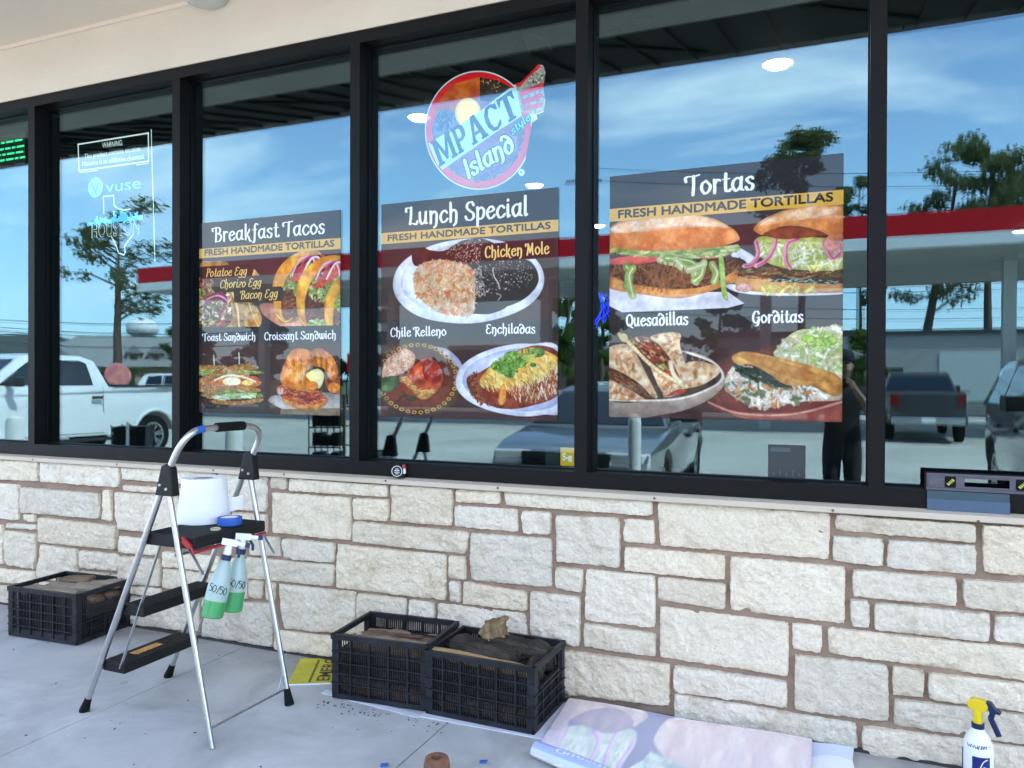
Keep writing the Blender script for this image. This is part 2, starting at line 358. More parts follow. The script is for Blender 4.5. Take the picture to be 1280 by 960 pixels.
        for tr in t:
            r = s.mask([P[i] for i in tr])
            if r: X0, Y0, X1, Y1, mk = r; acc[Y0:Y1, X0:X1] += mk
        acc = np.clip(acc, 0, 1); R = bold/.73*H; k = int(math.ceil(R)); base = acc.copy()
        for dy in range(-k, k+1):
            for dx in range(-k, k+1):
                g = max(0, min(1, R+.5-math.hypot(dx, dy)))
                if g > 0 and (dx or dy): acc = np.maximum(acc, g*np.roll(base, (dy, dx), (0, 1)))
        s.put(acc, col)
    def finish(s):
        # a printed photograph is never as crisp as its outlines
        for c in range(3): s.px[..., c] = .2*s.px[..., c]+.8*boxblur(s.px[..., c], 1)
        m = (.95+.10*np.clip((fbm(s.w, s.h, 16, 77, 3)-.5)*2+.5, 0, 1))*(.92+.16*np.clip((fbm(s.w, s.h, 60, 78, 3)-.5)*2+.5, 0, 1))
        s.px = np.clip(s.px*m[..., None], 0, 1); g = s.px.mean(2, keepdims=True); s.px = np.clip(g+(s.px-g)*1.02, 0, 1)
    def image(s, name):
        im = bpy.data.images.new(name, s.w, s.h); buf = np.ones((s.h, s.w, 4), np.float32); buf[..., :3] = np.clip(s.px[::-1], 0, 1)
        im.pixels.foreach_set(buf.ravel()); im.pack(); return im

CREAM, NAVY, TAN, BROWN = (.97,.97,.97), (.06,.065,.10), (.87,.68,.28), (.24,.13,.12)
LETT = [(.68,.76,.42),(.54,.66,.28),(.80,.83,.60),(.42,.56,.21)]
MEAT = [(.36,.18,.10),(.48,.26,.14),(.26,.12,.07),(.60,.36,.20)]
def header(cv, c, tl, t0, t1, band, b0, b1, title, fresh, ts, fs):
    cv.finish(); cv.use(c)
    cv.fill(tl, NAVY, (.05,.055,.09), 60, curve=False); cv.fill(band, TAN, (.85,.65,.26), 60, curve=False)
    cv.swash(title, t0, t1, ts, CREAM, wt=1.15); cv.sans(fresh, b0, b1, fs, (.17,.11,.09), bold=.042)

def poster_tacos():
    cv = Canvas(820, 918, BROWN, [(249.1,279.5),(425.5,262.3),(426,519.6),(249.5,515.5)], {'a':(6.095,236,250),'b':(6.095,236,390)})
    cv.use('a'); cv.fill([(70,430),(1170,360),(1170,800),(70,800)], BROWN, (.22,.12,.12), 90, curve=False)
    cv.use('b'); cv.fill([(70,240),(1170,220),(1170,820),(70,820)], (.26,.15,.14), (.19,.10,.10), 120, curve=False)
    # caption band
    cv.fill([(70,40),(1170,20),(1170,230),(70,245)], (.15,.14,.18), (.12,.11,.15), 80, curve=False)
    cv.use('a')
    # left tacos behind the captions
    cv.fill([(80,520),(180,470),(300,480),(330,600),(370,800),(400,960),(330,1000),(80,990)], (.80,.62,.34), (.62,.42,.20), 30, shade=(-.4,0))
    cv.fill([(80,620),(200,590),(290,680),(330,900),(250,980),(80,960)], (.42,.22,.12), (.25,.11,.07), 14)
    cv.scatter([(90,640),(220,610),(300,720),(310,920),(100,940)], 240, LETT[:2]+MEAT+[(.93,.90,.84),(.80,.25,.18),(.95,.92,.85)], (10,40), (10,26), seed=3)
    for k in range(3): cv.stroke([(140,740+k*16),(220,715+k*14),(285,740+k*20),(280,800),(240,860)], (.86,.62,.74) if k % 2 else (.56,.12,.30), 13)
    cv.fill([(330,720),(420,760),(500,800),(560,900),(500,1040),(400,980)], (.78,.60,.32), (.55,.36,.18), 30, shade=(.3,0))
    cv.stroke([(330,700),(370,820),(385,960)], (.90,.76,.48), 16); cv.stroke([(460,790),(500,900),(545,985)], (.88,.72,.42), 12)
    # board
    cv.fill([(540,800),(660,790),(900,850),(1170,900),(1170,1010),(830,1010),(600,900)], (.86,.62,.52), (.74,.48,.40), 60, shade=(0,.2))
    # right tacos
    def taco(o, seed):
        x, y = o
        cv.fill([(x,y+150),(x+60,y),(x+180,y-95),(x+310,y-120),(x+380,y-60),(x+340,y+200),(x+250,y+380),(x+90,y+440),(x+20,y+360)], (.90,.68,.26), (.76,.48,.14), 40, shade=(-.35,-.25))
        cv.fill([(x+70,y+210),(x+130,y+60),(x+240,y-40),(x+360,y-80),(x+400,y+60),(x+300,y+280),(x+170,y+400),(x+80,y+390)], (.46,.24,.13), (.30,.13,.08), 16)
        cv.scatter([(x+90,y+300),(x+180,y+200),(x+290,y+240),(x+200,y+390),(x+100,y+390)], 120, MEAT+[(.62,.34,.20)], (16,60), (8,20), (-.9,.3), seed)
        cv.scatter([(x+90,y+150),(x+200,y+20),(x+380,y-40),(x+330,y+180),(x+180,y+230)], 120, LETT+[(.93,.93,.86),(.45,.62,.22),(.72,.82,.42)], (12,40), (12,30), seed=seed+1)
        cv.scatter([(x+130,y+110),(x+220,y+10),(x+380,y-60),(x+370,y+60),(x+240,y+100)], 24, [(.86,.24,.14),(.92,.38,.22),(.80,.18,.14)], (16,40), (22,44), seed=seed+2)
        for k in range(3): cv.stroke([(x+150+k*40,y+60),(x+210+k*40,y-50),(x+300+k*24,y-60),(x+330+k*15,y+30)], [(.92,.76,.86),(.70,.26,.50),(.95,.88,.92)][k], 14)
        cv.stroke([(x+24,y+365),(x+88,y+425),(x+150,y+400)], (.95,.76,.40), 8)
    taco((640,500), 20); taco((820,540), 30); taco((1035,640), 40)
    for (x0, y0, x1, y1, r) in ((80,500,470,600,0),(190,590,590,705,0),(345,672,720,782,0)):
        cv.fill([(x0,y0+10),(x1-14,y0-14),(x1,y0),(x1,y1-30),(x1-14,y1-14),(x0+14,y1),(x0,y1-14)], (.17,.10,.09), (.15,.09,.08), 50, curve=False)
    GOLD = (.93,.78,.42)
    cv.fill([(482,578),(498,522),(542,574)], (.93,.72,.45), curve=False)
    cv.use('b'); cv.scatter([(920,70),(1020,60),(1030,100),(930,105)], 40, LETT+[(.9,.93,.9)], (10,30), (10,24), seed=9)
    # toast sandwich
    cv.fill([(80,715),(560,690),(700,705),(560,745),(300,770),(80,780)], (.20,.18,.18), (.14,.12,.12), 40)
    cv.stroke([(192,330),(197,420)], (.85,.82,.76), 10); cv.stroke([(384,310),(388,400)], (.85,.82,.76), 10)
    def bread(pts, sd):
        cv.fill(pts, (.74,.52,.26), (.56,.36,.16), 14, shade=(0,.3)); cv.scatter(pts, 120, [(.86,.70,.44),(.52,.34,.16),(.66,.46,.22)], (4,14), (4,9), seed=sd)
    bread([(70,410),(180,405),(290,415),(280,445),(80,450)], 50)
    cv.fill([(75,450),(260,440),(540,450),(560,470),(380,480),(80,480)], (.48,.58,.22), (.30,.40,.12), 12); cv.scatter([(75,450),(260,440),(555,455),(380,478),(80,478)], 70, LETT, (20,50), (8,14), (-.3,.3), 51)
    bread([(85,510),(230,440),(400,395),(510,400),(520,440),(380,450),(200,500),(90,545)], 52)
    cv.fill([(90,545),(220,500),(380,470),(540,520),(540,560),(380,590),(100,600)], (.80,.50,.22), (.62,.32,.14), 14)
    cv.ell((330,530), 70, 34, (.96,.95,.88), (.90,.84,.66)); cv.ell((450,540), 45, 22, (.93,.85,.52), (.85,.72,.34))
    cv.scatter([(400,480),(520,500),(540,540),(430,510)], 30, [(.84,.34,.20),(.90,.48,.28)], (20,50), (10,22), (.1,.6), 53); cv.stroke([(200,520),(290,485),(400,490),(510,530)], (.93,.86,.72), 14)
    bread([(85,560),(250,560),(400,560),(530,580),(530,610),(300,600),(100,610)], 54)
    cv.scatter([(120,620),(300,600),(520,620),(540,650),(300,650),(140,650)], 130, LETT+[(.30,.42,.14)], (24,60), (10,22), (-.4,.4), 55)
    bread([(120,620),(200,600),(230,640),(160,660)], 57); cv.ell((245,665), 46, 20, (.95,.95,.90), (.85,.85,.76)); cv.scatter([(220,640),(480,620),(490,650),(230,660)], 60, [(.80,.88,.66),(.62,.76,.42),(.88,.92,.80)], (30,70), (10,18), (-.3,.3), 59)
    bread([(190,670),(380,680),(550,655),(560,680),(400,705),(210,700)], 56)
    # croissant on a plate
    cv.fill([(615,660),(700,630),(1160,620),(1165,780),(860,790),(640,700)], (.72,.70,.68), (.58,.55,.53), 60, shade=(0,.2)); cv.fill([(705,740),(1165,730),(1165,800),(700,800)], (.52,.46,.36), (.42,.36,.28), 40, curve=False)
    cv.fill([(1040,520),(1100,490),(1165,500),(1165,615),(1080,610)], (.70,.36,.14), (.40,.18,.08), 24); cv.ell((1110,575), 48, 40, (.90,.58,.22), (.70,.36,.10))
    cv.fill([(720,640),(860,590),(1040,640),(1050,700),(960,745),(820,735),(740,690)], (.92,.62,.28), (.78,.44,.16), 24, shade=(0,-.3))
    cv.fill([(680,560),(800,560),(980,590),(1040,660),(960,700),(760,670),(690,620)], (.62,.18,.10), (.40,.10,.06), 12); cv.scatter([(700,560),(980,590),(1030,660),(960,700),(760,670)], 90, [(.74,.28,.16),(.90,.58,.42),(.50,.12,.08),(.86,.44,.22)], (20,60), (8,20), (-.5,.7), 60)
    cv.ell((700,600), 26, 30, (.80,.70,.66), (.66,.34,.30)); cv.fill([(890,480),(980,430),(1035,480),(1000,580),(920,540)], (.95,.86,.40), (.93,.90,.72), 22)
    cv.fill([(700,520),(720,420),(780,300),(860,275),(940,310),(950,400),(890,470),(960,560),(960,600),(860,600),(760,570)], (.90,.58,.20), (.74,.38,.10), 26, shade=(-.15,-.1))
    cv.fill([(930,300),(1000,275),(1090,330),(1140,430),(1130,500),(1080,510),(1030,430),(960,410),(935,370)], (.88,.54,.17), (.70,.36,.10), 24, shade=(.2,0))
    for k in range(7):
        cv.stroke([(735+k*32,330+k*4+abs(k-3)*14),(760+k*24,420),(770+k*20,500+k*10)], (.97,.76,.44) if k % 2 else (.66,.32,.08), 7, .7)
        cv.stroke([(960+k*24,290+k*14),(965+k*22,350+k*14),(980+k*18,400+k*10)], (.96,.72,.36) if k % 2 else (.64,.30,.08), 7, .7)
    cv.ell((810,480), 60, 70, (.96,.72,.36), (.86,.52,.18), alpha=.7); cv.ell((940,560), 50, 34, (.88,.52,.16), (.70,.36,.10))
    header(cv, 'a', [(60,160),(1180,55),(1180,300),(60,380)], (190,318), (1035,252), [(60,376),(1180,287),(1180,371),(60,447)], (122,425), (1106,353), 'Breakfast Tacos', 'FRESH HANDMADE TORTILLAS', 68, 48)
    cv.use('a')
    cv.swash('Potatoe Egg', (128,586), (440,570), 40, GOLD, .22, 1.1); cv.swash('Chorizo Egg', (236,672), (550,655), 40, GOLD, .22, 1.1); cv.swash('Bacon Egg', (392,754), (675,740), 40, GOLD, .22, 1.1)
    cv.use('b')
    cv.fill([(60,120),(1180,100),(1180,225),(60,238)], (.13,.12,.15), (.11,.10,.13), 80, curve=False); cv.swash('Toast Sandwich', (112,220), (512,212), 36, CREAM, wt=1.2); cv.swash('Croissant Sandwich', (578,212), (1125,200), 38, CREAM, wt=1.2)
    return cv.image('breakfast_print')

def poster_lunch():
    cv = Canvas(820, 918, BROWN, [(475.8,257.3),(697.4,232.9),(698,524.8),(478.3,521.8)], {'a':(5.12,466,230),'b':(5.12,466,390)})
    cv.use('a'); cv.fill([(40,380),(1200,290),(1200,930),(40,930)], BROWN, (.22,.13,.12), 120, curve=False)
    cv.use('b'); cv.fill([(40,60),(1200,40),(1200,200),(40,210)], (.17,.14,.16), (.13,.11,.13), 90, curve=False); cv.fill([(40,200),(1200,180),(1200,720),(40,720)], (.28,.15,.15), (.20,.11,.11), 120, curve=False)
    cv.use('a')
    plate = [(130,650),(170,530),(300,430),(500,365),(720,350),(930,400),(1060,500),(1097,620),(1040,740),(900,830),(680,890),(470,890),(290,850),(170,760)]
    cv.fill(plate, (.95,.96,.99), (.88,.90,.96), 80, shade=(.05,-.05)); cv.fill([(180,650),(250,500),(480,400),(760,385),(1000,480),(1062,610),(980,720),(700,830),(480,840),(270,770)], (.86,.88,.94), (.90,.92,.97), 80)
    cv.fill([(250,460),(300,410),(370,430),(460,430),(560,370),(690,350),(790,400),(760,500),(660,560),(500,520),(360,520),(270,530)], (.30,.11,.07), (.19,.06,.04), 30, shade=(0,-.3)); cv.ell((312,460), 48, 52, (.36,.14,.09), (.22,.08,.05))
    cv.fill([(640,560),(700,490),(860,480),(1000,490),(1062,600),(1010,700),(900,770),(760,800),(660,780)], (.18,.13,.12), (.10,.07,.07), 40, shade=(0,-.35)); cv.fill([(660,700),(860,770),(760,830),(640,830),(560,800)], (.14,.11,.11), (.10,.08,.08), 30)
    rice = [(260,600),(310,520),(420,490),(520,500),(630,540),(655,660),(640,830),(520,840),(400,810),(290,720)]
    cv.fill(rice, (.90,.74,.58), (.72,.52,.36), 10); cv.scatter(rice, 1000, [(.93,.78,.62),(.92,.72,.52),(.84,.60,.42),(.95,.84,.70)], (18,32), (7,11), seed=4)
    cv.scatter(rice, 36, [(.92,.50,.22),(.88,.40,.16)], (16,36), (12,24), seed=5, alpha=.8)
    cv.scatter([(460,420),(560,375),(690,355),(720,470),(650,520),(520,490)], 110, [(.95,.90,.82)], (5,10), (4,7), seed=6); cv.scatter([(640,560),(840,490),(1000,520),(1010,640),(800,690),(680,700)], 120, [(.93,.90,.86)], (5,10), (4,7), seed=7)
    cv.scatter([(640,580),(680,490),(700,600),(720,720),(650,700)], 110, [(.90,.86,.82),(.70,.60,.58)], (8,20), (4,7), seed=8)
    cv.stroke([(768,540),(775,590),(800,630),(812,670)], (.86,.80,.76), 8); cv.stroke([(790,700),(820,715),(800,745)], (.7,.66,.64), 8, .6)
    cv.fill([(700,400),(730,385),(1130,352),(1165,365),(1165,455),(1135,470),(730,492),(692,480),(690,420)], (.19,.08,.09), (.16,.07,.08), 60)
    cv.use('b');    cv.fill([(60,330),(110,240),(250,200),(400,215),(520,290),(575,400),(560,540),(470,620),(330,660),(170,630),(60,540)], (.40,.30,.16), (.30,.20,.11), 60)
    cv.fill([(380,225),(480,240),(560,310),(580,370),(530,340),(450,270)], (.72,.70,.78), (.62,.60,.68), 50)
    cv.fill([(55,350),(110,270),(250,235),(390,250),(490,330),(530,420),(500,540),(400,610),(240,625),(100,570),(55,500)], (.42,.17,.10), (.30,.11,.07), 60, shade=(.1,.2))
    for k in range(34):
        a = -2.6+k*.17; p = (295+245*math.cos(a), 430+215*math.sin(a)); cv.ell(p, 15, 12, (.80,.66,.34), (.72,.56,.26)); cv.ell(p, 8, 6, (.24,.15,.09), (.24,.15,.09))
    cv.fill([(70,400),(90,320),(150,270),(215,240),(275,280),(265,350),(210,390),(140,420),(80,430)], (.90,.66,.52), (.72,.44,.34), 12); cv.scatter([(70,400),(90,320),(215,250),(270,300),(210,385),(90,425)], 240, [(.95,.80,.68),(.85,.58,.46),(.95,.86,.76)], (12,22), (6,10), seed=12)
    cv.fill([(60,440),(130,415),(180,430),(150,500),(70,520)], (.30,.40,.22), (.18,.26,.12), 18); cv.ell((100,490), 36, 20, (.42,.54,.34), (.30,.42,.24))
    cv.fill([(190,450),(240,380),(340,300),(420,330),(455,420),(420,510),(340,560),(250,540),(200,500)], (.78,.32,.14), (.52,.15,.08), 26, shade=(0,-.3)); cv.fill([(330,320),(400,320),(445,400),(420,460),(340,430)], (.66,.18,.12), (.48,.10,.08), 20)
    cv.scatter([(190,440),(240,470),(330,560),(400,500),(300,500),(220,420)], 120, [(.88,.60,.32),(.70,.62,.24),(.92,.74,.48),(.80,.42,.2)], (14,40), (6,14), (-.8,.5), 13)
    cv.stroke([(170,578),(195,545),(225,540)], (.14,.12,.08), 8); cv.ell((255,555), 34, 18, (.22,.24,.14), (.14,.15,.08))
    pl2 = [(538,440),(570,350),(680,270),(840,215),(1010,200),(1200,230),(1220,610),(1100,650),(950,662),(760,630),(620,570),(550,500)]
    cv.fill(pl2, (.94,.95,.99), (.86,.88,.96), 80, shade=(.05,-.05)); cv.fill([(580,440),(640,330),(820,250),(1020,225),(1200,250),(1200,560),(1000,630),(800,600),(640,530)], (.72,.74,.86), (.84,.86,.94), 80)
    cv.fill([(610,420),(700,380),(900,260),(1060,210),(1200,270),(1200,510),(1000,600),(830,615),(700,570),(630,510)], (.62,.26,.13), (.42,.14,.07), 20)
    cv.scatter([(620,430),(680,400),(720,560),(800,600),(700,580),(630,510)], 110, MEAT+[(.72,.36,.20)], (12,34), (8,16), seed=14)
    cv.fill([(690,440),(780,330),(980,230),(1090,240),(1190,290),(1190,380),(1060,450),(900,490),(740,480)], (.93,.78,.36), (.84,.62,.24), 26, shade=(0,-.2)); cv.scatter([(700,450),(800,340),(1000,240),(1180,300),(1150,400),(900,500),(740,490)], 200, [(.96,.88,.52),(.94,.80,.40),(.97,.93,.76),(.80,.50,.24)], (24,60), (6,12), (.5,1.6), 15)
    cv.scatter([(900,480),(1050,440),(1185,360),(1185,500),(1050,560),(920,560)], 170, [(.92,.80,.62),(.70,.36,.20),(.96,.90,.80),(.56,.24,.12)], (24,50), (6,12), (1,2), 16)
    cv.fill([(810,580),(820,490),(845,460),(860,540),(840,590)], (.90,.62,.28), (.76,.44,.18), 14)
    for c, rx, ry in (((850,350),70,45),((890,290),50,40),((940,320),50,36),((1060,255),44,30),((880,395),34,24),((800,345),40,28),((1030,335),20,14)): cv.ell(c, rx, ry, (.40,.60,.22), (.20,.36,.10), cell=14)
    cv.scatter([(770,350),(870,260),(1090,240),(1000,310),(880,400)], 120, [(.46,.66,.24),(.24,.42,.12),(.60,.74,.36)], (10,26), (8,18), seed=17)
    cv.scatter([(960,290),(1040,270),(1010,320)], 20, [(.78,.80,.34),(.88,.86,.5)], (20,50), (8,14), (-.6,.3), 18)
    header(cv, 'a', [(30,128),(1210,0),(1210,232),(30,330)], (222,268), (992,196), [(30,326),(1210,220),(1210,296),(30,397)], (94,374), (1134,282), 'Lunch Special', 'FRESH HANDMADE TORTILLAS', 72, 42)
    cv.use('a')
    cv.swash('Chicken Mole', (716,472), (1128,440), 46, (.95,.80,.46), wt=1.15)
    cv.use('b'); cv.swash('Chile Relleno', (118,165), (474,152), 36, CREAM, wt=1.2); cv.swash('Enchiladas', (728,138), (1042,132), 38, CREAM, wt=1.2)
    return cv.image('lunch_print')

def poster_tortas():
    cv = Canvas(900, 1008, BROWN, [(763,220.8),(1055.5,191.3),(1052,528),(760.5,521.3)], {'a':(4,750,185),'b':(4,750,370)})
    cv.use('a'); cv.fill([(30,360),(1240,270),(1240,760),(30,830)], (.22,.14,.15), (.18,.12,.13), 120, curve=False)
    cv.use('b'); cv.fill([(30,20),(1240,-20),(1240,180),(30,190)], (.18,.14,.15), (.14,.11,.12), 90, curve=False); cv.fill([(30,180),(1240,160),(1240,660),(30,640)], (.25,.14,.14), (.19,.11,.11), 120, curve=False)
    cv.use('a')
    cv.fill([(45,700),(300,720),(640,720),(722,778),(640,800),(300,815),(110,822),(45,790)], (.90,.89,.93), (.82,.80,.86), 60, curve=False); cv.fill([(640,500),(690,495),(780,555),(700,590)], (.88,.88,.93), (.80,.80,.86), 40)
    # first sandwich
    cv.fill([(45,600),(220,560),(520,540),(720,560),(705,650),(560,690),(430,720),(200,700),(45,660)], (.30,.16,.09), (.17,.08,.05), 22); cv.scatter([(50,600),(200,580),(420,590),(700,570),(640,650),(430,700),(160,690),(50,640)], 320, MEAT+[(.55,.32,.18)], (16,70), (5,16), seed=20)
    cv.fill([(45,640),(160,680),(400,705),(560,680),(700,600),(712,650),(600,700),(400,752),(200,730),(45,700)], (.87,.62,.36), (.74,.45,.22), 30, shade=(0,.15))
    cv.fill([(45,560),(140,540),(330,540),(250,575),(130,585),(45,580)], (.86,.32,.24), (.72,.20,.16), 30); cv.fill([(455,550),(540,515),(660,520),(600,550)], (.84,.38,.30), (.70,.24,.20), 24)
    cv.fill([(45,490),(300,510),(560,495),(690,485),(670,520),(480,550),(290,540),(60,520)], (.72,.78,.44), (.56,.62,.26), 14)
    cv.scatter([(50,500),(300,520),(680,490),(600,540),(300,545),(60,525)], 140, LETT+[(.86,.72,.44)], (20,60), (8,20), (-.4,.4), 21)
    for a, b, c in (((300,560),(450,600),(480,670)),((330,550),(440,570),(500,600)),((520,570),(500,640),(470,665)),((560,580),(580,630),(570,670)),((130,590),(150,640),(130,690)),((165,600),(140,650),(165,740)),((380,560),(430,610),(520,580))): cv.stroke([a, b, c], LETT[(a[0]//10) % 4], 34); cv.stroke([a, ((b[0]+6), b[1]-6), c], (.95,.95,.80), 7, .7)
    cv.fill([(595,545),(618,550),(630,680),(640,760),(612,740),(600,640)], (.72,.82,.48), (.56,.68,.30), 20)
    cv.scatter([(180,600),(420,600),(400,690),(220,690)], 60, [(.62,.40,.24),(.50,.28,.15)], (40,90), (4,9), (.6,2.2), 22)
    bun = [(45,410),(110,365),(260,340),(430,325),(560,350),(660,400),(698,445),(680,470),(560,500),(300,515),(45,490)]
    cv.fill(bun, (.92,.62,.38), (.80,.46,.24), 50, shade=(.05,.1)); cv.fill([(55,405),(140,368),(420,330),(560,358),(640,400),(400,392),(120,425)], (.97,.86,.74), (.90,.68,.48), 26, alpha=.85); cv.scatter(bun, 200, [(.97,.82,.66),(.78,.46,.24)], (3,10), (3,6), seed=23, alpha=.5)
    # second sandwich on a plate
    cv.fill([(630,690),(720,680),(1225,690),(1225,730),(900,740),(700,725)], (.92,.92,.96), (.82,.83,.90), 60)
    cv.fill([(705,600),(900,560),(1225,580),(1225,700),(900,720),(720,700)], (.34,.22,.14), (.22,.13,.08), 20); cv.fill([(700,640),(860,650),(1225,680),(1225,722),(860,725),(690,700)], (.84,.64,.42), (.72,.50,.30), 30)
    cv.scatter([(710,600),(1220,600),(1220,640),(900,655),(720,645)], 150, MEAT+[(.70,.60,.40),(.30,.32,.18)], (14,50), (8,18), (-.3,.3), 24); cv.stroke([(860,660),(1000,665),(1180,672)], (.12,.18,.12), 18); cv.scatter([(880,655),(1160,660),(1160,680),(880,672)], 40, [(.80,.86,.82)], (10,30), (3,7), (-.2,.2), 25)
    cv.fill([(775,460),(900,440),(1225,470),(1225,600),(1000,610),(830,570)], (.78,.80,.46), (.60,.62,.26), 22)
    for c, rx, ry, a in (((980,540),70,36,.3),((860,500),60,28,-.3),((1090,525),60,26,.2),((930,560),50,26,-.5)): cv.ell(c, rx, ry, (.72,.80,.36), (.48,.62,.20), ang=a, cell=30)
    cv.scatter([(790,480),(1200,500),(1200,600),(1060,600),(840,560)], 110, [(.92,.86,.50),(.90,.90,.74),(.66,.74,.34),(.95,.93,.86)], (20,60), (10,24), seed=26)
    for p in ([(990,455),(935,480),(930,560),(950,600)],[(880,440),(870,500),(830,560),(780,590)],[(780,470),(790,530),(760,580),(720,590)],[(1120,470),(1140,530),(1190,540),(1200,480)],[(1130,500),(1160,550),(1200,520)]): cv.stroke(p, (.90,.62,.70), 22); cv.stroke([(x+5, y) for x, y in p], (.80,.28,.46), 8)
    cv.ell((1160,480), 45, 40, (.86,.56,.50), (.74,.40,.36)); cv.ell((1185,445), 46, 20, (.80,.50,.32), (.66,.36,.22))
    cv.scatter([(800,690),(1060,690),(1060,720),(800,720)], 14, [(.90,.84,.50)], (30,70), (16,34), seed=27); cv.ell((720,700), 44, 22, (.88,.72,.72), (.70,.50,.40))
    bun2 = [(768,402),(830,350),(960,300),(1100,285),(1225,290),(1225,420),(1100,430),(1020,395),(900,395),(830,432),(795,430)]
    cv.fill(bun2, (.88,.60,.34), (.74,.44,.20), 40, shade=(0,.1)); cv.fill([(790,395),(850,350),(970,305),(1110,290),(1215,300),(1100,345),(900,375)], (.96,.83,.68), (.88,.62,.40), 26, alpha=.85); cv.fill([(820,430),(900,398),(1020,395),(1130,432),(1020,450),(900,455)], (.52,.26,.12), (.40,.18,.08), 18); cv.scatter(bun2, 160, [(.97,.82,.62),(.72,.42,.2)], (3,10), (3,6), seed=28, alpha=.5)
    cv.use('b')
    # red dish and gorditas
    cv.fill([(530,530),(600,330),(760,280),(960,220),(1225,160),(1225,640),(960,630),(690,600)], (.46,.20,.16), (.36,.15,.13), 90); cv.fill([(560,520),(680,575),(1000,575),(1225,520),(1225,640),(960,625),(700,610)], (.60,.32,.26), (.48,.22,.19), 70); cv.stroke([(540,530),(690,585),(960,590),(1220,525)], (.76,.52,.46), 12)
    cv.fill([(870,300),(900,240),(980,175),(1080,165),(1225,165),(1225,410),(1120,380),(980,330)], (.90,.88,.72), (.70,.66,.46), 20); cv.scatter([(880,290),(990,190),(1215,175),(1215,390),(1050,350)], 190, [(.95,.94,.86),(.62,.76,.36),(.86,.82,.60),(.80,.84,.66),(.93,.86,.70)], (16,50), (12,34), seed=30)
    for c in ((1040,215),(1100,230),(1150,225)): cv.ell(c, 38, 22, (.48,.66,.22), (.74,.80,.46), cell=10)
    cv.fill([(620,460),(640,380),(700,340),(830,400),(960,440),(1190,470),(1200,520),(1000,530),(830,560),(740,545),(660,500)], (.88,.82,.72), (.64,.52,.40), 22)
    cv.scatter([(630,450),(700,350),(850,420),(1180,480),(1000,525),(830,555),(740,540)], 240, [(.96,.94,.90),(.90,.84,.74),(.80,.50,.26),(.34,.42,.28),(.95,.90,.84)], (16,60), (10,30), seed=31)
    cv.scatter([(690,350),(800,370),(900,420),(960,450),(870,450),(720,400)], 50, [(.16,.22,.16),(.10,.14,.12),(.26,.34,.24)], (20,60), (10,24), (0,.8), 32)
    cv.fill([(660,300),(730,278),(900,310),(1060,350),(1190,400),(1215,480),(1160,500),(1050,450),(930,445),(850,395),(760,345),(680,340)], (.86,.66,.36), (.66,.42,.18), 34, shade=(0,-.15)); cv.fill([(690,300),(800,300),(1000,360),(1150,420),(1000,420),(850,370)], (.55,.32,.13), (.76,.52,.25), 30, alpha=.5)
    # bowl of quesadillas
    cv.fill([(40,290),(200,260),(430,275),(560,320),(622,400),(600,470),(500,540),(330,590),(40,600)], (.70,.62,.56), (.60,.52,.47), 50, shade=(.1,-.2)); cv.fill([(40,300),(250,270),(430,285),(560,330),(605,390),(560,450),(400,505),(40,520)], (.30,.21,.18), (.22,.15,.13), 40); cv.stroke([(435,282),(560,330),(612,400),(560,455),(400,512),(200,522),(40,518)], (.88,.84,.78), 12)
    def tort(pts, sd, sh=(-.2,-.2)):
        cv.fill(pts, (.95,.87,.74), (.82,.66,.48), 26, shade=sh); cv.scatter(pts, 22, [(.70,.42,.24),(.60,.32,.16),(.78,.54,.34)], (12,40), (10,24), seed=sd, alpha=.55)
    tort([(320,470),(440,330),(600,365),(520,440),(400,470),(330,505)], 40, (.1,0)); tort([(250,350),(310,380),(420,440),(330,505)], 41); cv.fill([(330,500),(380,470),(430,470),(400,490)], (.66,.22,.16), (.46,.14,.08), 12)
    tort([(40,262),(130,240),(180,290),(240,410),(285,510),(200,470),(40,350)], 42, (-.1,.1)); cv.fill([(40,360),(120,390),(210,450),(255,515),(180,500),(40,430)], (.50,.28,.15), (.34,.17,.10), 14); cv.scatter([(40,370),(140,410),(240,500),(160,490),(45,430)], 70, MEAT+[(.72,.22,.16),(.50,.58,.22)], (12,36), (6,14), (.3,.8), 43); tort([(40,420),(130,460),(200,500),(210,518),(40,510)], 44, (0,.1))
    cv.fill([(90,190),(130,220),(240,330),(380,420),(430,440),(430,390),(330,280),(240,200),(160,205)], (.54,.27,.14), (.38,.16,.09), 14); cv.scatter([(120,215),(220,205),(300,270),(370,400),(300,360),(190,270)], 110, [(.80,.22,.16),(.90,.42,.3),(.50,.62,.24),(.90,.80,.60)]+MEAT, (12,34), (8,18), (.3,1), 45)
    tort([(250,205),(330,182),(400,190),(400,250),(440,400),(420,450),(360,330),(300,250)], 46, (.1,-.1)); cv.stroke([(95,190),(150,240),(260,350),(400,440),(430,450)], (.93,.82,.62), 18); cv.fill([(90,190),(130,190),(140,230),(105,225)], (.86,.78,.52), (.70,.60,.36), 12)
    cv.stroke([(350,330),(365,390),(400,430)], (.95,.90,.76), 22, .8)
    header(cv, 'a', [(20,132),(1240,5),(1240,212),(20,312)], (440,236), (775,205), [(20,308),(1240,207),(1240,281),(20,372)], (94,352), (1166,266), 'Tortas', 'FRESH HANDMADE TORTILLAS', 62, 42)
    cv.use('b'); cv.swash('Quesadillas', (130,150), (440,142), 38, CREAM, wt=1.2); cv.swash('Gorditas', (760,134), (1015,130), 38, CREAM, wt=1.2)
    global TORTA_PX; TORTA_PX = cv.px.copy(); return cv.image('tortas_print')
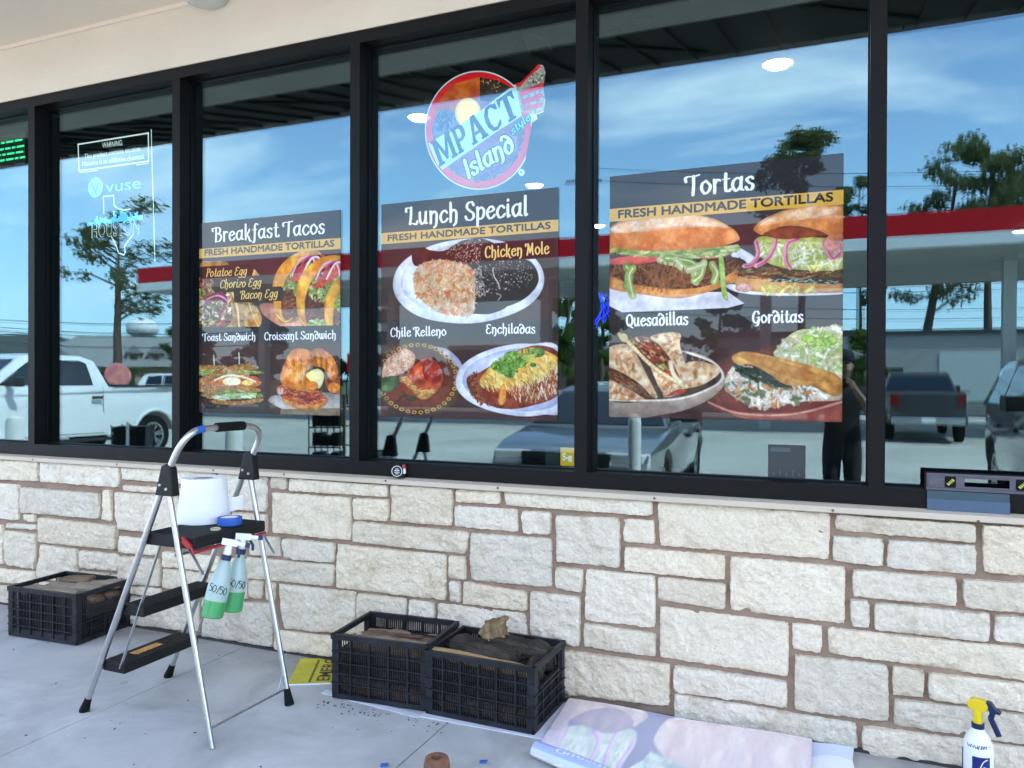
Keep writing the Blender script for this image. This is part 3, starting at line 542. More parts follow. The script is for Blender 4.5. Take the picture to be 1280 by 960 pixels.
# ------------------------------------------------------------------ photo helper: pixel (1280x960) <-> a real plane
_C = Vector((0, -3.526, 1.5)); _f = 967.61
def ray(u, v): return _F2+_R3*((u-640)/_f)-_U3*((v-480)/_f)
def on_y(u, v, y): r = ray(u, v); return _C+r*((y-_C.y)/r.y)
def on_z(u, v, z): r = ray(u, v); return _C+r*((z-_C.z)/r.z)
def to_px(p): q = Vector(p)-_C; z = q.dot(_F2); return (640+_f*q.dot(_R3)/z, 480-_f*q.dot(_U3)/z)

# ------------------------------------------------------------------ materials
M = {}
def stone_material():
    m = mat('limestone', (.60,.55,.48), .85, spec=.25); t = m.node_tree; b = t.nodes['Principled BSDF']; tcn = N(t, 'ShaderNodeTexCoord')
    at = N(t, 'ShaderNodeAttribute', attribute_name='tone'); 
    nz = N(t, 'ShaderNodeTexNoise'); nz.inputs['Scale'].default_value = 7; nz.inputs['Detail'].default_value = 8; nz.inputs['Roughness'].default_value = .65; nz.inputs['Distortion'].default_value = 1.2
    link(t, tcn.outputs['Object'], nz.inputs['Vector'])
    cr = N(t, 'ShaderNodeValToRGB'); cr.color_ramp.elements[0].position = .30; cr.color_ramp.elements[0].color = (.72,.61,.46,1); cr.color_ramp.elements[1].position = .46; cr.color_ramp.elements[1].color = (.90,.79,.63,1)
    e = cr.color_ramp.elements.new(.75); e.color = (.93,.85,.71,1); link(t, nz.outputs[0], cr.inputs[0])
    mx = N(t, 'ShaderNodeMix', data_type='RGBA', blend_type='MULTIPLY'); mx.inputs['Factor'].default_value = 1; link(t, cr.outputs[0], mx.inputs['A']); link(t, at.outputs['Color'], mx.inputs['B'])
    n3 = N(t, 'ShaderNodeTexNoise'); n3.inputs['Scale'].default_value = 75; n3.inputs['Detail'].default_value = 6; n3.inputs['Roughness'].default_value = .7; link(t, tcn.outputs['Object'], n3.inputs['Vector']); m3 = N(t, 'ShaderNodeMapRange'); m3.inputs['From Min'].default_value = .35; m3.inputs['From Max'].default_value = .6; m3.inputs['To Min'].default_value = .86; m3.inputs['To Max'].default_value = 1.04; link(t, n3.outputs[0], m3.inputs['Value'])
    mx3 = N(t, 'ShaderNodeMix', data_type='RGBA', blend_type='MULTIPLY'); mx3.inputs['Factor'].default_value = 1; link(t, mx.outputs['Result'], mx3.inputs['A']); link(t, m3.outputs[0], mx3.inputs['B'])
    # iron stains
    n2 = N(t, 'ShaderNodeTexNoise'); n2.inputs['Scale'].default_value = 3.1; n2.inputs['Detail'].default_value = 9; n2.inputs['Roughness'].default_value = .7; link(t, tcn.outputs['Object'], n2.inputs['Vector'])
    mr = N(t, 'ShaderNodeMapRange'); mr.inputs['From Min'].default_value = .60; mr.inputs['From Max'].default_value = .78; mr.inputs['To Max'].default_value = .45; link(t, n2.outputs[0], mr.inputs['Value'])
    mx2 = N(t, 'ShaderNodeMix', data_type='RGBA'); mx2.inputs['B'].default_value = (.42,.27,.14,1); link(t, mr.outputs[0], mx2.inputs['Factor']); link(t, mx3.outputs['Result'], mx2.inputs['A']); link(t, mx2.outputs['Result'], b.inputs['Base Color'])
    nb = N(t, 'ShaderNodeTexNoise'); nb.inputs['Scale'].default_value = 42; nb.inputs['Detail'].default_value = 7; nb.inputs['Roughness'].default_value = .65; link(t, tcn.outputs['Object'], nb.inputs['Vector'])
    bp = N(t, 'ShaderNodeBump'); bp.inputs['Strength'].default_value = 1.0; bp.inputs['Distance'].default_value = .024; link(t, nb.outputs[0], bp.inputs['Height']); link(t, bp.outputs[0], b.inputs['Normal'])
    return m
def concrete_material(name, base, dark, sc=1.6, specks=True):
    m = mat(name, base, .8, spec=.3); t = m.node_tree; b = t.nodes['Principled BSDF']; tcn = N(t, 'ShaderNodeTexCoord')
    nz = N(t, 'ShaderNodeTexNoise'); nz.inputs['Scale'].default_value = sc; nz.inputs['Detail'].default_value = 9; nz.inputs['Roughness'].default_value = .62; nz.inputs['Distortion'].default_value = .6; link(t, tcn.outputs['Object'], nz.inputs['Vector'])
    cr = N(t, 'ShaderNodeValToRGB'); cr.color_ramp.elements[0].position = .30; cr.color_ramp.elements[0].color = (*dark, 1); cr.color_ramp.elements[1].position = .62; cr.color_ramp.elements[1].color = (*base, 1); link(t, nz.outputs[0], cr.inputs[0])
    vo = N(t, 'ShaderNodeTexNoise'); vo.inputs['Scale'].default_value = 34; vo.inputs['Detail'].default_value = 3; link(t, tcn.outputs['Object'], vo.inputs['Vector'])
    mr = N(t, 'ShaderNodeMapRange'); mr.inputs['From Min'].default_value = .70; mr.inputs['From Max'].default_value = .76; mr.inputs['To Max'].default_value = .55 if specks else 0; link(t, vo.outputs[0], mr.inputs['Value'])
    mx = N(t, 'ShaderNodeMix', data_type='RGBA'); mx.inputs['B'].default_value = (*[c*.35 for c in base], 1); link(t, mr.outputs[0], mx.inputs['Factor']); link(t, cr.outputs[0], mx.inputs['A']); sp_ = N(t, 'ShaderNodeSeparateXYZ'); link(t, tcn.outputs['Object'], sp_.inputs[0])
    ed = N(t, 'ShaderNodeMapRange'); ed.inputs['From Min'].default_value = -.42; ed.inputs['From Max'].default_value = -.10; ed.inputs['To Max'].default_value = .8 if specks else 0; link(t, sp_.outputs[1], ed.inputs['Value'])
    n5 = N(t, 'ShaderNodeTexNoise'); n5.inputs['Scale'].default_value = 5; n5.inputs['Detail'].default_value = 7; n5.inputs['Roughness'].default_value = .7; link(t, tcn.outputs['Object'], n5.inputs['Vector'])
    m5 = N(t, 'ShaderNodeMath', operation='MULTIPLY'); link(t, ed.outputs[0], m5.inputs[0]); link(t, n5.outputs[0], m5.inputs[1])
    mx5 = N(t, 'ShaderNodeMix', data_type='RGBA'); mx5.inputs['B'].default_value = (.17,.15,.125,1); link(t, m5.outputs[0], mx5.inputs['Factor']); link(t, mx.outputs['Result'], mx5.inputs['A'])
    vg = N(t, 'ShaderNodeTexVoronoi'); vg.inputs['Scale'].default_value = 3.2; link(t, tcn.outputs['Object'], vg.inputs['Vector']); mg = N(t, 'ShaderNodeMapRange'); mg.inputs['From Min'].default_value = .075; mg.inputs['From Max'].default_value = .055; mg.inputs['To Max'].default_value = .35 if specks else 0; link(t, vg.outputs['Distance'], mg.inputs['Value'])
    mx6 = N(t, 'ShaderNodeMix', data_type='RGBA'); mx6.inputs['B'].default_value = (.20,.195,.19,1); link(t, mg.outputs[0], mx6.inputs['Factor']); link(t, mx5.outputs['Result'], mx6.inputs['A']); link(t, mx6.outputs['Result'], b.inputs['Base Color'])
    nb = N(t, 'ShaderNodeTexNoise'); nb.inputs['Scale'].default_value = 160; nb.inputs['Detail'].default_value = 4; link(t, tcn.outputs['Object'], nb.inputs['Vector'])
    bp = N(t, 'ShaderNodeBump'); bp.inputs['Strength'].default_value = .25; bp.inputs['Distance'].default_value = .004; link(t, nb.outputs[0], bp.inputs['Height']); link(t, bp.outputs[0], b.inputs['Normal'])
    return m
def glass_material(name, r0, tint, gtint=(.62,.86,1)):
    m = bpy.data.materials.new(name); m.use_nodes = True; t = m.node_tree; t.nodes.clear()
    o = N(t, 'ShaderNodeOutputMaterial'); lw = N(t, 'ShaderNodeLayerWeight'); lw.inputs['Blend'].default_value = .5
    pw = N(t, 'ShaderNodeMath', operation='POWER'); pw.inputs[1].default_value = 4.5; link(t, lw.outputs['Facing'], pw.inputs[0])
    mr = N(t, 'ShaderNodeMapRange'); mr.inputs['To Min'].default_value = r0; mr.inputs['To Max'].default_value = 1; link(t, pw.outputs[0], mr.inputs['Value'])
    tr = N(t, 'ShaderNodeBsdfTransparent'); tr.inputs[0].default_value = (*tint, 1); gl = N(t, 'ShaderNodeBsdfGlossy'); gl.inputs['Color'].default_value = (*gtint, 1); gl.inputs['Roughness'].default_value = 0
    tcg = N(t, 'ShaderNodeTexCoord'); nw = N(t, 'ShaderNodeTexNoise'); nw.inputs['Scale'].default_value = 1.3; nw.inputs['Detail'].default_value = 1; link(t, tcg.outputs['Object'], nw.inputs['Vector']); bw = N(t, 'ShaderNodeBump'); bw.inputs['Strength'].default_value = 1; bw.inputs['Distance'].default_value = .0005; link(t, nw.outputs[0], bw.inputs['Height']); link(t, bw.outputs[0], gl.inputs['Normal'])
    mx = N(t, 'ShaderNodeMixShader'); link(t, mr.outputs[0], mx.inputs[0]); link(t, tr.outputs[0], mx.inputs[1]); link(t, gl.outputs[0], mx.inputs[2]); link(t, mx.outputs[0], o.inputs[0])
    return m
def print_material(name, im, see=.0, gloss=.5, rough=.05, dim=1.0):
    """printed vinyl: the painted picture (by UV), a gloss coat, optional perforation"""
    m = mat(name, (1,1,1), .45, spec=.2, coat=gloss); t = m.node_tree; b = t.nodes['Principled BSDF']; b.inputs['Coat Roughness'].default_value = rough; b.inputs['Coat IOR'].default_value = 1.5
    uv = N(t, 'ShaderNodeUVMap'); ti = N(t, 'ShaderNodeTexImage'); ti.image = im; link(t, uv.outputs[0], ti.inputs[0])
    if dim < 1:
        mx = N(t, 'ShaderNodeMix', data_type='RGBA', blend_type='MULTIPLY'); mx.inputs['Factor'].default_value = 1; mx.inputs['B'].default_value = (dim, dim, dim, 1); link(t, ti.outputs[0], mx.inputs['A']); link(t, mx.outputs['Result'], b.inputs['Base Color'])
    else: link(t, ti.outputs[0], b.inputs['Base Color'])
    if see: b.inputs['Alpha'].default_value = 1-see
    return m
M['stone'] = stone_material()
M['mortar'] = mat('mortar', (.32,.225,.165), .95, spec=.1, var=.25, vscale=9, bump=.6, bscale=120)
M['concrete'] = concrete_material('sidewalk_concrete', (.52,.51,.495), (.32,.315,.305), 2.1)
M['lot'] = concrete_material('lot_concrete', (.44,.43,.38), (.30,.29,.26), .35)
M['joint'] = mat('joint_filler', (.05,.045,.04), .9, var=.3)
M['bronze'] = mat('bronze_aluminium', (.0042,.0035,.004), .5, spec=.18, var=.25, vscale=3, bump=.08, bscale=300)
M['flash'] = mat('tan_flashing', (.56,.47,.37), .45, var=.08, vscale=2)
M['stucco'] = mat('cream_stucco', (.63,.56,.475), .9, spec=.2, var=.06, vscale=1.5, bump=.5, bscale=90, bdist=.006)
M['soffit'] = mat('soffit_board', (.68,.60,.51), .85, var=.05, vscale=1.2)
M['awning'] = mat('dark_metal_deck', (.004,.0055,.005), .7, spec=.1, var=.3, vscale=2)
M['glass'] = glass_material('window_glass', .11, (.80,.87,.84))
M['carglass'] = mat('car_glass', (.006,.009,.011), .03, spec=.9)
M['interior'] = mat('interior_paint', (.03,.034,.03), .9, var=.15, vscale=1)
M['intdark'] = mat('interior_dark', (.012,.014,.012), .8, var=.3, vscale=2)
M['steel'] = mat('brushed_aluminium', (.62,.62,.62), .34, metal=1, var=.12, vscale=30, bump=.12, bscale=220)
M['zinc'] = mat('zinc', (.55,.56,.58), .38, metal=1, var=.15, vscale=30)
M['blackplastic'] = mat('black_plastic', (.007,.007,.008), .5, spec=.3, var=.3, vscale=20, bump=.25, bscale=350)
M['crate'] = mat('dusty_black_plastic', (.012,.013,.018), .5, spec=.4, var=.8, vscale=14, bump=.2, bscale=200)
M['rubber'] = mat('rubber', (.006,.006,.006), .75, spec=.2, var=.3, vscale=30)
M['white'] = mat('white_paper', (.86,.86,.88), .9, var=.03, vscale=12, bump=.3, bscale=180)
M['bluetape'] = mat('blue_tape', (.02,.10,.42), .6, var=.2, vscale=40)
M['red'] = mat('red_paint', (.38,.015,.02), .4, var=.15, vscale=20)
M['screw'] = mat('screw_head', (.16,.12,.09), .5, metal=.6)

# ------------------------------------------------------------------ ground: sidewalk, lot, street, land
bed = MB(); bed.box(-14, 9, -2.9, .1, -.2, -.012); bed.build('sidewalk_base', M['joint']); tag(bpy.data.objects['sidewalk_base'], kind='structure')
sl = MB(); xs = [-3.05+1.49*k for k in range(-7, 8)]
for a, b in zip(xs, xs[1:]):
    sl.box(a+.003, b-.003, -1.62, -.098, -.1, 0); sl.box(a+.003, b-.003, -2.88, -1.626, -.1, 0)
tag(sl.build('sidewalk', M['concrete'], bevel=.004), kind='structure')
tag(MB().box(-70, 60, -34, -2.9, -.3, -.006).build('parking_lot', M['lot']), kind='structure')
M['asphalt'] = concrete_material('asphalt', (.075,.075,.078), (.05,.05,.052), .3, False)
M['grass'] = mat('grass_ground', (.06,.085,.03), .95, var=.4, vscale=.3)
tag(MB().box(-260, 240, -50, -36, -.3, -.02).build('road', M['asphalt']), kind='structure')
g = MB(); g.add([(-1200, 600, -.16), (1200, 600, -.16), (1200, -1500, -.16), (-1200, -1500, -.16)], [(0, 3, 2, 1)]); tag(g.build('ground', M['grass']), kind='structure')
M['paint'] = mat('yellow_road_paint', (.55,.38,.05), .8, var=.2, vscale=4)
lm = MB()
for x in range(-120, 100, 9): lm.box(x, x+3, -43.1, -42.95, -.019, -.014)
tag(lm.build('road_marking', M['paint']), kind='structure')

# ------------------------------------------------------------------ stone knee wall
STONES=[(-5.225, 0.952, -4.753, 0.965, -4.756, 0.833, -5.225, 0.825),
(-4.741, 0.963, -4.028, 0.965, -4.045, 0.835, -4.738, 0.832),
(-4.008, 0.962, -3.285, 0.962, -3.288, 0.887, -4.003, 0.886),
(-3.261, 0.962, -2.907, 0.961, -2.915, 0.762, -3.265, 0.761),
(-5.225, 0.795, -4.938, 0.801, -4.944, 0.569, -5.225, 0.564),
(-4.913, 0.786, -4.206, 0.786, -4.21, 0.631, -4.913, 0.62),
(-4.181, 0.81, -4.104, 0.81, -4.099, 0.621, -4.194, 0.629),
(-4.07, 0.804, -3.552, 0.805, -3.544, 0.58, -4.044, 0.581),
(-4.003, 0.85, -3.552, 0.854, -3.56, 0.82, -4.003, 0.818),
(-3.517, 0.86, -3.285, 0.862, -3.287, 0.752, -3.521, 0.748),
(-3.517, 0.723, -3.284, 0.727, -3.287, 0.601, -3.521, 0.594),
(-3.261, 0.743, -2.907, 0.746, -2.912, 0.634, -3.264, 0.626),
(-4.899, 0.611, -4.785, 0.614, -4.785, 0.564, -4.899, 0.568),
(-5.065, 0.539, -4.771, 0.548, -4.771, 0.517, -5.065, 0.51),
(-4.76, 0.598, -4.053, 0.598, -4.061, 0.453, -4.756, 0.441),
(-5.075, 0.489, -4.779, 0.49, -4.785, 0.26, -5.065, 0.265),
(-5.225, 0.518, -5.095, 0.523, -5.095, 0.262, -5.225, 0.263),
(-4.741, 0.425, -4.399, 0.423, -4.394, 0.21, -4.747, 0.205),
(-4.376, 0.419, -4.044, 0.424, -4.044, 0.32, -4.372, 0.31),
(-4.381, 0.289, -4.129, 0.297, -4.129, 0.253, -4.381, 0.246),
(-4.112, 0.292, -4.044, 0.296, -4.044, 0.261, -4.112, 0.259),
(-4.039, 0.538, -3.725, 0.536, -3.725, 0.447, -4.036, 0.44),
(-4.031, 0.416, -3.701, 0.423, -3.701, 0.265, -4.027, 0.249),
(-3.677, 0.475, -3.25, 0.481, -3.25, 0.397, -3.677, 0.385),
(-3.677, 0.371, -3.25, 0.383, -3.257, 0.279, -3.682, 0.259),
(-4.01, 0.236, -3.701, 0.25, -3.701, 0.206, -4.007, 0.19),
(-4.002, 0.174, -3.399, 0.201, -3.398, 0.031, -3.994, 0.006),
(-5.225, 0.23, -4.779, 0.241, -4.775, 0.163, -5.225, 0.136),
(-5.225, 0.112, -4.766, 0.142, -4.766, -0.017, -5.225, -0.018),
(-4.747, 0.183, -4.027, 0.206, -4.027, 0.011, -4.747, -0.014),
(-3.231, 0.48, -3.048, 0.486, -3.048, 0.396, -3.231, 0.392),
(-3.231, 0.374, -3.043, 0.38, -3.043, 0.262, -3.236, 0.275),
(-2.881, 0.96, -2.772, 0.96, -2.775, 0.894, -2.881, 0.894),
(-2.755, 0.959, -2.131, 0.954, -2.13, 0.893, -2.754, 0.89),
(-2.881, 0.872, -2.356, 0.874, -2.352, 0.651, -2.867, 0.652),
(-2.338, 0.873, -2.124, 0.879, -2.128, 0.769, -2.337, 0.764),
(-2.109, 0.958, -1.751, 0.959, -1.761, 0.773, -2.104, 0.773),
(-1.737, 0.957, -1.497, 0.961, -1.498, 0.899, -1.737, 0.893),
(-1.479, 0.962, -0.755, 0.965, -0.757, 0.894, -1.465, 0.895),
(-1.745, 0.873, -1.408, 0.878, -1.405, 0.771, -1.744, 0.771),
(-2.335, 0.752, -1.662, 0.748, -1.683, 0.641, -2.343, 0.646),
(-1.655, 0.745, -1.232, 0.751, -1.234, 0.522, -1.656, 0.515),
(-3.034, 0.622, -2.821, 0.628, -2.812, 0.525, -3.034, 0.515),
(-2.794, 0.625, -2.457, 0.626, -2.463, 0.521, -2.791, 0.519),
(-3.055, 0.497, -2.463, 0.511, -2.468, 0.397, -3.055, 0.379),
(-3.032, 0.37, -2.935, 0.372, -2.942, 0.274, -3.032, 0.273),
(-2.912, 0.371, -2.851, 0.372, -2.856, 0.275, -2.914, 0.277),
(-2.832, 0.369, -2.326, 0.38, -2.326, 0.16, -2.79, 0.129),
(-2.852, 0.113, -2.237, 0.137, -2.237, 0.026, -2.851, 0.01),
(-3.376, 0.23, -2.866, 0.255, -2.869, 0.019, -3.376, 0.005),
(-2.444, 0.623, -1.788, 0.623, -1.793, 0.399, -2.447, 0.393),
(-1.775, 0.621, -1.68, 0.625, -1.683, 0.513, -1.771, 0.511),
(-1.769, 0.498, -1.714, 0.497, -1.707, 0.396, -1.771, 0.396),
(-1.694, 0.502, -1.355, 0.484, -1.354, 0.398, -1.696, 0.393),
(-2.315, 0.374, -2.02, 0.38, -2.019, 0.159, -2.315, 0.154),
(-2.002, 0.377, -1.857, 0.376, -1.857, 0.161, -2.002, 0.158),
(-1.838, 0.377, -1.367, 0.38, -1.352, 0.263, -1.838, 0.203),
(-2.219, 0.122, -1.531, 0.176, -1.53, 0.045, -2.218, 0.025),
(-1.382, 0.872, -1.235, 0.876, -1.237, 0.772, -1.378, 0.766),
(-1.21, 0.864, -0.908, 0.871, -0.902, 0.648, -1.204, 0.648),
(-0.889, 0.87, -0.748, 0.874, -0.743, 0.768, -0.884, 0.767),
(-0.879, 0.744, -0.438, 0.745, -0.44, 0.639, -0.879, 0.638),
(-1.212, 0.621, -1.077, 0.622, -1.084, 0.514, -1.212, 0.521),
(-1.063, 0.625, -0.742, 0.625, -0.741, 0.394, -1.066, 0.389),
(-0.729, 0.622, -0.434, 0.622, -0.439, 0.512, -0.726, 0.52),
(-1.336, 0.492, -1.091, 0.492, -1.093, 0.265, -1.338, 0.27),
(-1.071, 0.373, -0.737, 0.367, -0.739, 0.263, -1.071, 0.268),
(-0.731, 0.962, -0.02, 0.958, -0.023, 0.768, -0.718, 0.765),
(-0.719, 0.491, -0.178, 0.486, -0.178, 0.265, -0.718, 0.266),
(-0.415, 0.742, 0.038, 0.741, 0.037, 0.509, -0.414, 0.513),
(-1.515, 0.232, -0.674, 0.238, -0.675, 0.057, -1.514, 0.009),
(-0.656, 0.237, -0.184, 0.239, -0.181, 0.131, -0.656, 0.122),
(-0.653, 0.112, 0.082, 0.108, 0.09, -0.004, -0.653, -0.01),
(0.003, 0.954, 0.497, 0.951, 0.496, 0.881, 0.003, 0.889),
(-0.008, 0.863, 0.178, 0.867, 0.179, 0.759, -0.007, 0.763),
(0.198, 0.864, 0.501, 0.869, 0.5, 0.757, 0.191, 0.756),
(0.521, 0.952, 0.791, 0.953, 0.792, 0.766, 0.528, 0.77),
(0.067, 0.734, 0.435, 0.737, 0.436, 0.629, 0.068, 0.627),
(0.457, 0.736, 0.792, 0.742, 0.793, 0.631, 0.463, 0.628),
(0.057, 0.612, 0.127, 0.613, 0.13, 0.505, 0.065, 0.505),
(0.149, 0.609, 0.549, 0.612, 0.546, 0.505, 0.149, 0.499),
(0.564, 0.608, 0.793, 0.617, 0.794, 0.512, 0.564, 0.511),
(-0.164, 0.486, -0.048, 0.49, -0.049, 0.381, -0.161, 0.378),
(-0.026, 0.485, 0.794, 0.496, 0.795, 0.372, -0.021, 0.383),
(-0.151, 0.356, 0.197, 0.362, 0.202, 0.139, -0.152, 0.127),
(0.215, 0.362, 0.326, 0.361, 0.325, 0.257, 0.216, 0.249),
(0.342, 0.354, 0.795, 0.363, 0.795, 0.257, 0.342, 0.254),
(0.221, 0.232, 0.795, 0.245, 0.796, 0.134, 0.221, 0.126),
(0.106, 0.104, 0.796, 0.122, 0.797, 0.003, 0.106, -0.003)]
def wall_stones():
    rnd = random.Random(5); Q = list(STONES)
    for x0, x1, sd in ((-9.2, -5.24, 1), (.80, 5.0, 2)):     # the wall goes on past the picture
        z = .005; r2 = random.Random(sd)
        while z < .93:
            h = min(r2.choice([.10, .13, .19, .25]), .955-z)
            if .955-z-h < .07: h = .955-z
            x = x0
            while x < x1-.02:
                w = min(r2.uniform(.2, .75), x1-x)
                if x1-x-w < .12: w = x1-x
                Q.append((x+.008, z+h-.008, x+w-.008, z+h-.008, x+w-.008, z+.008, x+.008, z+.008)); x += w
            z += h
    V = []; Fc = []; T = []
    for qi, q in enumerate(Q):
        G_ = .0022; tl, tr, br, bl = [Vector((q[2*i]+G_*(-1 if i in (0, 3) else 1), 0, min(q[2*i+1]+G_*(1 if i < 2 else -1), .966))) for i in range(4)]
        w = max((tr-tl).length, .03); h = max((tl-bl).length, .02); step = .0078 if -5.3 < tl.x < .9 else .03
        nx = max(4, int(w/step)); nz_ = max(4, int(h/step)); o = len(V); sd = qi*7.13
        tone = rnd.uniform(.85, 1.05); warm = rnd.uniform(-.005, .05); base = rnd.uniform(-.004, .006); tilt = rnd.uniform(-.008, .008); tiltz = rnd.uniform(-.006, .006)
        def par(i, n, L_): return 0 if i == 0 else 1 if i == n else (.003+(L_-.006)*(i-1)/(n-2))/L_
        for j in range(nz_+1):
            for i in range(nx+1):
                s = par(i, nx, w); t = par(j, nz_, h); p = tl.lerp(tr, s).lerp(bl.lerp(br, s), t)
                ex = min(s, 1-s)*w; ez = min(t, 1-t)*h; d = min(ex, ez)
                k = noise.fractal(Vector((p.x*9, p.z*9, sd)), 1, 2.1, 4); k2 = noise.ridged_multi_fractal(Vector((p.x*14+3, p.z*20, sd)), .9, 2.2, 4, 1, 2)
                y = -.1-base-tilt*(s-.5)-tiltz*(t-.5)-.012*k-.0068*(k2-1)
                if ex < .0035:
                    jx = noise.noise(Vector((p.z*38, sd, 1 if s < .5 else 9)))*.004+noise.noise(Vector((p.z*110, sd, 3)))*.002; p.x += jx*.8
                if ez < .0035:
                    jz = noise.noise(Vector((p.x*38, sd, 4 if t < .5 else 7)))*.0033+noise.noise(Vector((p.x*110, sd, 5)))*.002; p.z += jz
                cr = math.hypot(max(0, .022-ex), max(0, .022-ez))
                if cr > .02 and ex < .012 and ez < .012:   # knocked-off corners
                    p.x += (.003 if s < .5 else -.003); p.z += (-.002 if t < .5 else .002)
                if d < 1e-6: y = -.079
                elif d < .0035: y += .0045
                elif d < .013: y += .0015
                V.append((p.x, y, p.z))
        for j in range(nz_):
            for i in range(nx):
                a = o+j*(nx+1)+i; Fc.append((a, a+nx+1, a+nx+2, a+1)); T.append((tone+warm, tone, tone-warm*1.4))
    me = bpy.data.meshes.new('stone_facing'); me.from_pydata(V, [], Fc); me.materials.append(M['stone'])
    ca = me.color_attributes.new('tone', 'FLOAT_COLOR', 'CORNER'); cols = np.ones((len(me.loops), 4), np.float32)
    li = np.repeat(np.arange(len(Fc)), 4); cols[:, :3] = np.array(T, np.float32)[li]; ca.data.foreach_set('color', cols.ravel())
    me.polygons.foreach_set('use_smooth', [True]*len(me.polygons)); me.set_sharp_from_angle(angle=R_(40)); me.update()
    o = bpy.data.objects.new('stone_facing', me); COL.objects.link(o); return o
SW = thing('stone_wall', 'rough cream limestone knee wall with brown mortar under the shop windows', 'wall', (-2, 0, 0))
def under(o, root): o.parent = root; o.matrix_parent_inverse = Matrix.Translation(-root.location); return o
under(wall_stones(), SW)
mo = MB(); nx = 260
mo.box(-9.2, 5.0, -.082, .12, -.02, .966); under(mo.build('mortar_bed', M['mortar']), SW)
fl = MB(); prof = [(-.085, 1.0), (-.122, .990), (-.1255, .9885), (-.1255, .966), (-.113, .962), (-.111, .964), (-.121, .969), (-.121, .984), (-.085, .994)]
fl.prism(prof, -9.2, 5.0, axis='x'); FL = under(fl.build('sill_flashing', M['flash']), SW)
for (u, v) in ((41,574.5),(146,580.5),(266.5,588),(355,593),(482,601),(622,610),(818,623),(1041,638),(1223,652)):
    p = on_y(u, v, -.126); sc = MB().lathe([(.0062, 0), (.0055, .0022), (.0015, .003)], (p.x, -.1255, p.z), (0, -1, 0), 10); s_ = sc.build('screw', M['screw'], smooth=30); under(s_, SW); s_.parent = FL; s_.matrix_parent_inverse = FL.matrix_parent_inverse.copy(); s_.matrix_parent_inverse = Matrix.Identity(4)
cb = MB(); cb.box(-9.2, 5, -.104, -.083, -.012, .012); under(cb.build('base_joint', M['joint']), SW)

# ------------------------------------------------------------------ storefront window: frame, panes
MX = [.151+1.2437*k for k in range(-7, 4)]; WW = .0597
WIN = thing('storefront_window', 'dark bronze aluminium storefront window with tall reflective glass panes', 'window', (-2, 0, 1.07))
fr = MB(); x0, x1 = MX[0], MX[-1]
for x in MX: fr.box(x-WW/2, x+WW/2, -.092, .03, 1.0733, 3.261)
fr.box(x0-WW/2, x1+WW/2, -.092, .03, 1.003, 1.0733); fr.box(x0-WW/2, x1+WW/2, -.092, .03, 3.261, 3.325)
for a, b in zip(MX, MX[1:]):           # glazing stops
    a += WW/2; b -= WW/2
    fr.box(a, b, -.014, .014, 1.0733, 1.081); fr.box(a, b, -.014, .014, 3.253, 3.261); fr.box(a, a+.006, -.013, .013, 1.081, 3.253); fr.box(b-.006, b, -.013, .013, 1.081, 3.253)
fr.box(x0-WW/2, x1+WW/2, -.0945, -.092, 1.003, 1.012)
under(fr.build('frame', M['bronze']), WIN)
for a, b in zip(MX, MX[1:]):
    k_ = .0035*math.sin(a*7.3+1); xa, xb = a+WW/2+.001, b-WW/2-.001; pn = MB(); pn.add([(xa,-.003,1.075),(xb,-.003,1.075),(xb,.004,1.075),(xa,.004,1.075),(xa,-.003,3.259),(xb,-.003,3.259),(xb,.007+k_,3.259),(xa,.007,3.259)], [(0,3,2,1),(4,5,6,7),(0,1,5,4),(1,2,6,5),(2,3,7,6),(3,0,4,7)]); under(pn.build('pane', M['glass']), WIN)

# ------------------------------------------------------------------ the shop building above and behind
BLD = thing('store_building', 'cream stucco convenience store with deep overhang above the windows', 'building', (-2, 0, 0))
uw = MB(); uw.box(-9.2, 5, -.1, .15, 3.325, 3.685); under(uw.build('upper_wall', M['stucco']), BLD)
so = MB(); so.box(-9.2, .42, -1.26, .15, 3.685, 3.72); so.box(.42, 5, -1.26, .15, 3.7, 3.73); under(so.build('soffit', [M['soffit']]), BLD)
tr = MB(); tr.box(-9.2, 5, -.114, -.1, 3.662, 3.685); under(tr.build('soffit_trim', M['soffit']), BLD)
aw = MB(); aw.add([(-9.2,-1.26,3.69),(5,-1.26,3.69),(5,-2.56,3.995),(-9.2,-2.56,3.995),(-9.2,-1.26,3.78),(5,-1.26,3.78),(5,-2.56,4.08),(-9.2,-2.56,4.08)], [(0,1,2,3),(7,6,5,4),(0,4,5,1),(1,5,6,2),(2,6,7,3),(3,7,4,0)])
for k in range(48):
    x = -9.1+k*.3; aw.beam((x,-1.28,3.685), (x,-2.54,3.98), .012, .03)
for k in range(10):
    x = -8.6+k*1.4; aw.beam((x,-1.28,3.69), (x+.7,-2.3,3.928), .04, .03)
rd = random.Random(3)
for k in range(12): x = -8+k*1.07+rd.uniform(-.3, .3); aw.box(x, x+.012, -2.565, -2.55, 3.975, 3.996)
under(aw.build('awning_deck', M['awning']), BLD)
M['fascia'] = mat('fascia_metal', (.05,.05,.055), .5, var=.2)
under(MB().box(-9.2, 5, -2.66, -2.562, 3.995, 4.5).build('fascia', M['fascia']), BLD)
under(MB().box(-9.2, 5, -2.6, 10, 4.5, 4.9).build('parapet', M['stucco']), BLD)
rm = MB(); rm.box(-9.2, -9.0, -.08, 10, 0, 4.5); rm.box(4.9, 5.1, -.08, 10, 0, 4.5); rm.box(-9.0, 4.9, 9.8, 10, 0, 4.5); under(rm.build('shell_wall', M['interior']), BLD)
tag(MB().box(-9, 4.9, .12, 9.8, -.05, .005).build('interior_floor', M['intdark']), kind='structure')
tag(MB().box(-9, 4.9, .16, 9.8, 3.28, 3.4).build('interior_ceiling', M['intdark']), kind='structure')

